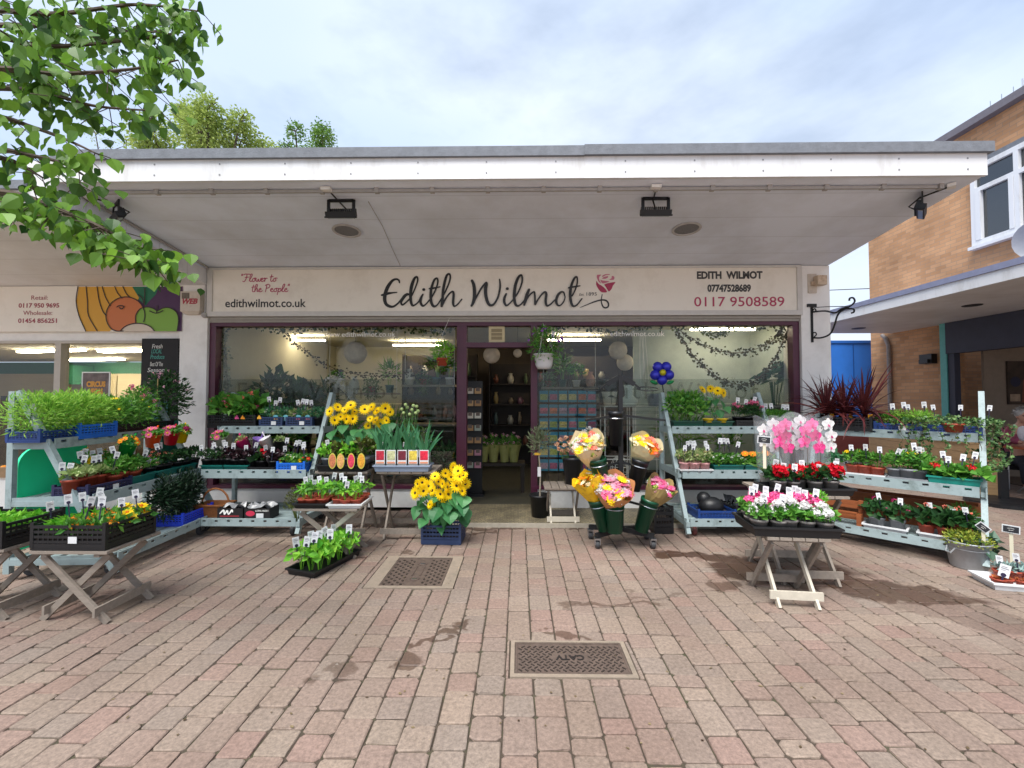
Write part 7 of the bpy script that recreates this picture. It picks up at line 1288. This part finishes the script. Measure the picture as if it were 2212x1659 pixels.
def shelf_unit(label, x0, x1, y, zs, seed, cat='shelf'):
    t = E('shelf_unit', label, cat, ((x0 + x1) / 2, y, .05)); m = MB(); hw = (x1 - x0) / 2
    for z in zs: m.box(-hw, -.3, z - .05 - .03, hw, 0, z - .05)
    P('shelf', m, M_dwood, t); P('back_panel', MB().box(-hw, 0, 0, hw, .02, zs[-1] + .4), M_dwood, t)
    for sx in (-hw, hw - .03): P('side_panel', MB().box(sx, -.3, 0, sx + .03, -.001, zs[-1] + .4).tf(Matrix.Translation((.0305 if sx > 0 else -.0305, 0, 0))), M_dwood, t)
    r = random.Random(seed); k = 0
    for zi, z in enumerate(zs):
        x = x0 + .12; i = 0
        while x < x1 - .1:
            h = r.uniform(.12, .28); q = r.uniform(.04, .08); col = r.choice(['8a7a68', 'a8a49a', '4a5a5c', '7a4a3a', 'c0b8a8', '5a6a4a', '6a4a5a', 'a08a5a'])
            o = P('vase', MB().lathe([(q * .7, 0), (q, h * .35), (q * .95, h * .6), (q * .5, h * .85), (q * .6, h), (q * .5, h)], 14), pm('glaze_' + col, col, .35, .15, 20), None, True, loc=(x, y - .15, z)); tag(o, f'{ORD[min(i, 11)]} vase from left, {ORD[zi]} shelf up, {label.split(" with")[0]}', 'vase', 'vases on the shop shelves'); x += r.uniform(.18, .34); i += 1
shelf_unit('dark shelves behind doorway with vases', -.62, .62, 3.9, [.5, .95, 1.4, 1.85], 3); shelf_unit('dark shelves behind right window with vases', 1.0, 1.95, 2.6, [.55, 1.0, 1.45, 1.9], 4); shelf_unit('dark shelves behind left window with vases', -2.4, -.9, 3.4, [.6, 1.1, 1.6, 2.0], 5)
ctr = E('counter', 'dark shop counter behind the left window', 'counter', (-2.4, 2.2, .05)); P('body', MB().box(-1.4, 0, 0, 1.2, .6, .95), M_dwood, ctr); P('worktop', MB().box(-1.45, -.05, .951, 1.25, .65, .99), pm('counter_top', '6a5a48', .5, .2), ctr)
PLANTS.update({'house': dict(pot=(.13, .24, pm('dark_pot', '2a2a2a', .5)), fol=(260, .34, .42, .42, .16, .07, L_dark), st=9, sr=.007, low=-.8), 'house2': dict(pot=(.11, .2, pm('taupe_pot', '8d8782')), fol=(180, .28, .36, .36, .2, .03, L_dark), st=8, sr=.006, low=-.7), 'bigleaf': dict(pot=(.1, .18, pm('taupe_pot', '8d8782')), fol=(26, .2, .26, .36, .24, .17, lm('deep_green_leaf', '1c4a38', '3a7058', .2)), st=8, sr=.006, low=-.2, droop=.3), 'wrap': dict(fol=(90, .10, .18, .24, .10, .016, L_mid), st=5, fl=(6, .028, 'puff', 'palepink', 'pink', .9, 1.1), pn=14), 'greenhang': dict(pot=(.08, .1, M_terr), fol=(230, .15, .16, .10, .07, .02, L_bright), low=-.95), 'basketfol': dict(fol=(620, .25, .27, .10, .06, .018, L_mid), st=6, low=-.9, fl=(12, .024, 'daisy', 'purple', 'lilac', .95, .8)), 'bedgr': dict(pot=BP, fol=(180, .13, .14, .10, .06, .03, L_dark), st=5)})
for u, Y, z, k_, s_, lb in ((520, .75, .75, 'house2', .95, 'spiky houseplant at the left end of the left shop window'), (590, .9, .95, 'house', 1.05, 'tall dark houseplant behind the left window, left of the lantern'), (655, .8, .80, 'house', 1.0, 'bushy dark houseplant behind the left window near the rack post'), (700, 1.3, 1.0, 'house2', 1.0, 'grassy dark houseplant below the large paper lantern'), (1668, .45, 1.25, 'bigleaf', 1.0, 'large heart-leaved plant at the right end of the right window')):
    X = XA(u, Y); st_ = E('plant_stand', 'dark stand under the ' + ' '.join(lb.split()[:6]), 'plant stand', (X, Y, .05), 0, 'dark stands for the window plants'); P('stand_top', MB().box(-.2, -.2, z - .05 - .03, .2, .2, z - .05), M_dwood, st_)
    for a_ in (-.18, .18):
        for b_ in (-.18, .18): P('leg', MB().box(a_ - .015, b_ - .015, 0, a_ + .015, b_ + .015, z - .081), M_dwood, st_)
    spawn(k_, 'houseplant', lb, 'houseplant', (X, Y, z), s_)
mr = E('mirror', 'brown-framed mirror on the cream wall behind the left window', 'mirror', (XA(520, 4.1), 4.13, 1.9)); P('frame', MB().box(-.4, -.02, -.5, .4, .015, .5), pm('mirror_wood', '7a4a2a', .5, .2), mr); P('glass', MB().box(-.33, -.03, -.43, .33, -.0205, .43), pm('mirror_glass', '5a5346', .2), mr)
cr_ = E('card_rack', 'tall dark rack of greetings cards just inside the doorway', 'card rack', (XA(1024, .75), .75, .05)); P('frame', MB().box(-.13, 0, 0, .13, .03, 1.75).box(-.16, -.12, 0, .16, .15, .04), M_black, cr_)
r = random.Random(5); cols = ['d8cdbb', 'c9a070', 'c88a9a', 'e2dccb', 'a8b0a0', 'b88a5a']
for i in range(7):
    P('card_ledge', MB().box(-.125, -.04, .40 + i * .19, .125, -.001, .412 + i * .19), M_metalk, cr_)
    for j in range(2): c_ = r.choice(cols); o = P('greetings_card', MB().box(-.05, -.004, 0, .05, .0, .145).box(-.03, -.0055, .04, .03, -.0041, .11, 1), [pm('card_' + c_, c_, .6, .1), pm('card_art_' + c_, '6a5a50', .6, .6, 40)], None, loc=(cr_.location.x - .06 + j * .12, .75 - .008, .05 + .413 + i * .19), rot=(rad(-8), 0, 0)); tag(o, f'greetings card in the {ORD[i]} row up of the door card rack, {"left" if j == 0 else "right"} column', 'greetings card', 'greetings cards in the door rack')
bn = E('plant_bench', 'low dark bench of wrapped plants inside the doorway', 'bench', (XA(1078, 1.1), 1.1, .05)); P('bench_top', MB().box(-.42, -.2, .42, .42, .2, .46), M_dwood, bn)
for sx in (-.38, .38): P('leg', MB().box(sx - .03, -.18, 0, sx + .03, .18, .419), M_dwood, bn)
M_wrapy = pm('green_wrap', '9a9a5a', .5, .15)
for i, u in enumerate((1045, 1066, 1090, 1110)):
    X = XA(u, 1.0); t = spawn('wrap', 'wrapped_plant', f'wrapped pink flowering plant on the doorway bench, {ORD[i]} from the left', 'wrapped plant', (X, 1.05, .515), 1.0, 'wrapped plants inside the doorway'); P('wrapping', MB().lathe([(.06, 0), (.075, .12), (.10, .22), (.12, .27)], 12), M_wrapy, t)
# more stock crowding the windows
PLANTS.update({'winpal': dict(pot=(.09, .16, pm('glazed_teal_pot', '3d6a6a', .3)), fol=(120, .2, .28, .26, .22, .022, L_mid), st=6, sr=.004, low=-.5), 'winflow': dict(pot=(.08, .14, M_wplastic), fol=(200, .17, .18, .18, .07, .03, L_mid), st=6, fl=(9, .03, 'puff', 'white', 'palepink', .9), pn=16), 'wintrail': dict(pot=(.08, .12, M_terr), fol=(330, .18, .28, -.05, .05, .03, L_ivy), low=-.98, st=6)})
M_shelfw = pm('pale_shelf', '9a8e7c', .6, .1)
for i, (u0, u1, Y, z, lb) in enumerate(((705, 860, .9, 1.62, 'pale wall shelf of pots behind the sunflowers'), (870, 985, 1.1, 1.75, 'pale wall shelf of pots beside the doorway'), (1170, 1290, 1.4, 1.72, 'pale wall shelf above the seed packets'))):
    x0, x1 = XA(u0, Y), XA(u1, Y); t = E('hanging_shelf', lb, 'shelf', ((x0 + x1) / 2, Y, z)); hw = (x1 - x0) / 2; P('shelf_board', MB().box(-hw, -.12, -.03, hw, .12, 0), M_shelfw, t); P('hanger', MB().tube([V(-hw + .03, 0, 0), V(-hw + .03, 0, 2.72 - z)], .006, 4), M_wire0, t); P('hanger', MB().tube([V(hw - .03, 0, 0), V(hw - .03, 0, 2.72 - z)], .006, 4), M_wire0, t)
    r = random.Random(i + 3); n_ = 4
    for k in range(n_):
        x = x0 + (x1 - x0) * (k + .5) / n_; ky = ['winflow', 'vase', 'wintrail', 'winpal'][(k + i) % 4]
        if ky == 'vase': c_ = r.choice(['c8c2b4', '5a7a7c', 'b0806a']); o = P('vase', MB().lathe([(.05, 0), (.085, .09), (.07, .17), (.035, .22), (.05, .26), (.04, .26)], 14), pm('glaze_' + c_, c_, .3, .1, 20), None, True, loc=(x, Y, z + .001)); tag(o, f'vase standing on the {lb}', 'vase')
        else: spawn(ky, 'houseplant', f'houseplant on the {lb}, {ORD[k]} from the left', 'houseplant', (x, Y, z + .001), .8)
for i, (u, Y, z, ky, lb) in enumerate(((735, .45, .40, 'winpal', 'palm-like plant low in the left window behind the sunflowers'), (790, .5, .40, 'winflow', 'white-flowered plant low in the left window behind the sunflowers'), (850, .45, .40, 'winpal', 'palm-like plant low in the left window behind the lilies'), (905, .5, .40, 'winflow', 'white-flowered plant low in the left window behind the lilies'), (545, .45, .40, 'winflow', 'white-flowered plant low in the left window behind the begonias'), (615, .45, .40, 'winpal', 'palm-like plant low in the left window behind the navy crates'), (1470, .95, .40, 'winpal', 'palm-like plant low in the right window behind the passion flowers'), (1560, .95, .40, 'winflow', 'white-flowered plant low in the right window behind the small sunflowers'))): spawn(ky, 'houseplant', lb, 'houseplant', (XA(u, Y), Y, z), 1.5)
# seed packets
spx, spy = XA(1226, .42), .42; sr_ = E('seed_rack', 'wire rack of turquoise seed packets behind the right window', 'seed rack', (spx, spy, .05)); m = MB()
for i in range(7): m.box(-.42 + i * .14 - .003, .0, .25, -.42 + i * .14 + .003, .006, 1.52)
for j in range(6): m.box(-.42, -.03, .42 + j * .2, .42, -.024, .428 + j * .2); m.box(-.42, -.024, .42 + j * .2, -.417, .0, .426 + j * .2); m.box(.417, -.024, .42 + j * .2, .42, .0, .426 + j * .2)
P('frame', m, M_metalk, sr_); M_pk = pm('packet_turquoise', '2f8fae', .5, .08); sc_ = ['a8b05a', 'c0607a', 'b090a0', 'd0785a', 'd8c070', '9a4a6a']; sp_me = {c_: MB().box(-.062, -.012, 0, .062, 0, .165, 0).box(-.055, -.0135, .03, .055, -.0121, .115, 1).mesh('seed_packet', [M_pk, pm('packet_photo_' + c_, c_, .5, .5, 50)]) for c_ in sc_}
for j in range(6):
    for i in range(6): o = link('seed_packet', sp_me[r.choice(sc_)], None, (spx - .35 + i * .14, spy - .008, .05 + .43 + j * .2)); tag(o, f'turquoise seed packet in the {ORD[j]} row up of the seed rack, {ORD[i]} from the left', 'seed packet', 'seed packets on the wire rack')
# wire stands with vases
M_wire = pm('white_wire', 'd8d6d2', .5)
for i, (u0, u1, lb) in enumerate(((1300, 1361, 'white square wire stand under the palm pot and white vase'), (1364, 1425, 'white square wire stand under the grey pot'))):
    x0, x1 = XA(u0, .5), XA(u1, .5); t = E('wire_stand', lb, 'stand', ((x0 + x1) / 2, .5, .05)); hw = (x1 - x0) / 2; m = MB(); zt_ = 1.36
    for sx in (-hw, hw - .014):
        for y in (-.17, .17): m.box(sx, y, 0, sx + .014, y + .014, zt_)
    for z in (.02, .6, zt_ - .002): m.box(-hw, -.17, z, hw, -.158, z + .014); m.box(-hw, .172, z, hw, .184, z + .014); m.box(-hw, -.157, z, -hw + .013, .171, z + .013); m.box(hw - .013, -.157, z, hw, .171, z + .013)
    P('frame', m, M_wire, t); P('glass_shelf', MB().box(-hw + .014, -.156, zt_ + .002, hw - .014, .17, zt_ + .010), M_wire, t)
zt_ = 1.421
t = E('plant_pot', 'cream pot printed with a palm tree on a white wire stand', 'pot', (XA(1316, .45), .45, zt_)); P('pot', MB().lathe([(.08, 0), (.115, .21), (.105, .21), (.075, .01), (.0001, .012)], 20), pm('cream_ceramic', 'd2ccba', .4, .05), t, True); mb = MB(); ribbon(mb, [(0, .03, .008), (.005, .08, .008), (.0, .13, .006)], 0, 4, -.116)
for k in range(6): a_ = rad(20 + k * 28); ribbon(mb, [(0, .13, .01), (.03 * math.cos(a_), .13 + .025 * math.sin(a_), .012), (.055 * math.cos(a_), .125 + .02 * math.sin(a_), .003)], 0, 3, -.117 - k * .0004)
P('palm_print', mb, pm('print_dark_green', '2a3a2a', .6), t)
tag(P('vase', MB().lathe([(.10, 0), (.125, .05), (.12, .10), (.06, .15), (.062, .22), (.078, .31), (.066, .31), (.05, .2)], 22), pm('white_ceramic', 'd8e4de', .3, .03), None, True, loc=(XA(1358, .45), .45, zt_)), 'white gourd-shaped vase on the wire stand beside the post', 'vase'); tag(P('pot', MB().lathe([(.075, 0), (.105, .18), (.098, .18), (.07, .01), (.0001, .012)], 20), pm('blue_grey_ceramic', '9aa2b4', .4, .05), None, True, loc=(XA(1411, .45), .45, zt_)), 'blue-grey plant pot on the right-hand wire stand', 'pot')
bcg = E('bird_cage', 'small white wire bird cage behind the bucket stand', 'bird cage', (XA(1336, .4), .4, .35)); m = MB()
for k in range(14): a_ = 2 * pi * k / 14; m.tube([V(.13 * math.cos(a_), .13 * math.sin(a_), 0), V(.13 * math.cos(a_), .13 * math.sin(a_), .2), V(.09 * math.cos(a_), .09 * math.sin(a_), .3), V(0, 0, .36)], .004, 4)
for z, q in ((.0, .13), (.1, .13), (.2, .13), (.3, .09)): m.tube([V(q * math.cos(2 * pi * k / 16), q * math.sin(2 * pi * k / 16), z) for k in range(16)], .005, 4, closed=True)
P('bars', m, M_wire, bcg)
# flower balloon
bp_ = at(1430, 805, -.12); fb_ = E('flower_balloon', 'shiny blue flower balloon with yellow centre and green leaves', 'balloon', bp_); M_bal = pm('balloon_blue', '3438c0', .12, metal=.25); k_ = .068
for i in range(5): a_ = rad(90 + 36 + i * 72); P('petal', MB().ball((  .098 * math.cos(a_), 0, .098 * math.sin(a_)), k_, 14, 10), M_bal, fb_, True)
P('centre', MB().ball((0, -.03, 0), .045, 14, 10), pm('balloon_yellow', 'c8c020', .15, metal=.3), fb_, True)
for sx in (-1, 1): P('leaf', MB().ball((sx * .11, 0, -.13), .055, 12, 8, 0, (1, .35, .45)).tf(Matrix.Translation((sx * .11, 0, -.13)) @ Matrix.Rotation(sx * -.4, 4, 'Y') @ Matrix.Translation((-sx * .11, 0, .13))), pm('balloon_green', '0e8a4a', .15, metal=.4), fb_, True)
P('stick', MB().tube([V(0, .0, -.13), V(.06, .02, -.5)], .008, 5), M_black, fb_)
for i, u in enumerate((1383, 1390)): p = at(u, 722, .12); q = at(u + 8, 850, .12) - p; tag(P('hanging_wire', MB().tube(smooth_path([V(0, 0, 0), q * .5 + V(-.03, 0, 0), q + V(-.03, 0, 0), q + V(.0, 0, -.03), q + V(.03, 0, .02), q * .5 + V(.03, 0, 0), V(.02, 0, 0)], 4), .004, 4), M_wire, None, loc=p), ['left loop of grey wire hanging behind the right window', 'right loop of grey wire hanging behind the right window'][i], 'wire', 'loops of hanging wire')
# garlands
def garland(label, pts, Y, dens, size, mat, seed, thick=.004, name='ivy_garland', cat='garland', spread=.03):
    r = random.Random(seed); w_ = smooth_path([at(u, v, Y) for u, v in pts], 8); o_ = w_[0]; t = E(name, label, cat, o_); P('stem', MB().tube([p - o_ for p in w_], thick, 4), pm('ivy_stem', '5a4a38'), t); mb = MB()
    for i in range(len(w_) - 1):
        for k in range(dens): p = w_[i].lerp(w_[i + 1], r.random()) - o_ + V(r.gauss(0, spread * .6), r.gauss(0, .02), r.gauss(-.01, spread)); mb.leaf(p, (rnd_dir(r) + V(0, -.2, -.4)).normalized(), V(r.gauss(0, .4), -1, .2), size * r.uniform(.7, 1.2), size * .8)
    P('foliage', mb, mat, t)
L_garl = lm('garland_leaf', '20301c', '5a6a3a', .2); L_twig = lm('twig_leaf', '2a2a1e', '4a4a34', .1)
garland('ivy garland along the top of the left shop window', [(470, 708), (560, 702), (640, 712), (720, 700), (790, 712), (860, 704), (930, 716), (985, 705)], .14, 5, .05, L_garl, 1); garland('ivy garland along the top of the right shop window', [(1165, 708), (1250, 702), (1330, 716), (1400, 704), (1500, 702), (1545, 722), (1590, 704), (1700, 702)], .14, 5, .05, L_garl, 2)
garland('twig garland swagging across the left shop window', [(600, 705), (650, 750), (720, 795), (800, 812), (880, 805), (950, 770)], .2, 6, .04, L_twig, 3, .005); garland('deep twig garland swag across the right shop window', [(1460, 710), (1500, 770), (1560, 820), (1620, 828), (1670, 780), (1700, 715)], .18, 8, .045, L_twig, 4, .006); garland('shallow twig garland swag above the deep one', [(1470, 715), (1540, 755), (1610, 760), (1670, 735), (1690, 705)], .22, 7, .045, L_twig, 5, .006)
garland('leafy vine hanging down the left edge of the left window', [(478, 705), (484, 740), (490, 800), (494, 860)], .16, 9, .055, lm('faded_vine', '6a7050', 'b8b8a0', .2), 6, .004, 'hanging_vine', 'vine')
pf = E('flower_spray', 'spray of white artificial flowers behind the back sunflowers', 'flowers', (XA(1068, .35) - .0, .35, 1.0)); pf.location = (XA(765, .35), .35, .9); mb = MB(); r = random.Random(8)
for u, v in ((712, 822), (722, 818), (735, 825), (745, 838), (752, 850), (760, 858), (768, 866), (755, 872), (775, 875), (730, 835), (764, 848)): puff(mb, r, at(u, v, .35) - pf.location, .06, 26, .05)
P('blossom', mb, fm('white'), pf); P('stem', MB().tube(smooth_path([V(0, 0, 0), V(-.02, 0, .4), V(-.1, 0, .65), V(-.35, 0, .86)], 4), .006, 5), M_dwood, pf)
# extractor in the fanlight, hanging baskets
ex = E('extractor_fan', 'square cream extractor fan above the doorway', 'extractor fan', (XA(1085 - 12, .03), .052, 2.42)); P('case', MB().box(-.11, -.035, -.11, .11, .009, .11), pm('aged_cream', 'c2b48c', .5, .1), ex); P('grille', MB().box(-.075, -.037, -.075, .075, -.0355, -.03).box(-.075, -.037, -.02, .075, -.0355, .02).box(-.075, -.037, .03, .075, -.0355, .075), pm('fan_dark', '8a7c5c', .6), ex)
hbp = at(1175, 797, -.32); hb_ = E('hanging_basket', 'white hanging basket of purple petunias at the right of the doorway', 'hanging basket', hbp); P('bowl', MB().lathe([(.085, 0), (.11, .05), (.13, .18), (.138, .18), (.138, .195), (.125, .195), (.08, .02)], 20), M_wplastic, hb_, True)
for nm, me in plant_parts('basketfol', 1): o = link(nm, me, hb_, (.02, -.02, .2)); o.scale = (1.0, .9, 1.0)
for a_ in (0, 2.1, 4.2): P('hanger', MB().tube([V(.13 * math.cos(a_), .13 * math.sin(a_), .19), V(0, 0, .58), V(0, .25, .645)], .003, 4), M_wire, hb_)
o = link('plant_label', TAG, hb_, (.10, -.16, .40), (0, .3, 0)); o.scale = (1.2,) * 3
mb = MB(); r = random.Random(3); foliage(mb, r, 130, .18, .28, .1, .05, .016, -1); P('trailing_foliage', mb.tf(Matrix.Translation((.22, 0, .1))), lm('silver_leaf', '7a8a6a', 'a8b090', .2), hb_)
gh = at(955, 790, -.2); t = spawn('greenhang', 'hanging_plant', 'bright green hanging plant inside the left window beside the doorway', 'hanging plant', gh, 1.0); P('hanger', MB().tube([V(.07, 0, .1), V(0, 0, .4), V(-.07, 0, .1)], .003, 4), M_wire, t); P('hook_cord', MB().tube([V(0, 0, .4), V(0, .17, 2.63 - gh.z)], .003, 4), M_wire, t)
for i, (u, Y, z, lb) in enumerate(((960, .25, .40, 'dark green plant on the sill behind the boxed lilies'), (975, .5, .40, 'dark green plant deeper behind the boxed lilies'))): spawn('bedgr', 'houseplant', lb, 'houseplant', (XA(u, Y), Y, z), 1.4)
sl = E('window_ledge', 'dark display ledge along the inside of the left window', 'ledge', (-2.5, .3, .05)); P('ledge', MB().box(-1.7, -.12, .0, 1.65, .35, .345), M_dwood, sl); sl = E('window_ledge', 'dark display ledge along the inside of the right window', 'ledge', (2.5, .8, .05)); P('ledge', MB().box(-1.2, -.0, .0, 1.3, .25, .34), M_dwood, sl)
# small fallen leaves and petals on the paving
lv = MB(); r = random.Random(44)
for i in range(150): u, v = r.uniform(100, 2150), 1130 + 500 * r.random() ** 1.6; p = gp(u, v); lv.leaf((p.x, p.y, .0035), V(math.cos(i), math.sin(i), .05).normalized(), V(0, 0, 1), r.uniform(.012, .03), r.uniform(.008, .016), 0, .1)
o = P('leaf_litter', lv, lm('fallen_leaf', '3a2a1c', '8a7a5a', 0)); o['kind'] = 'stuff'
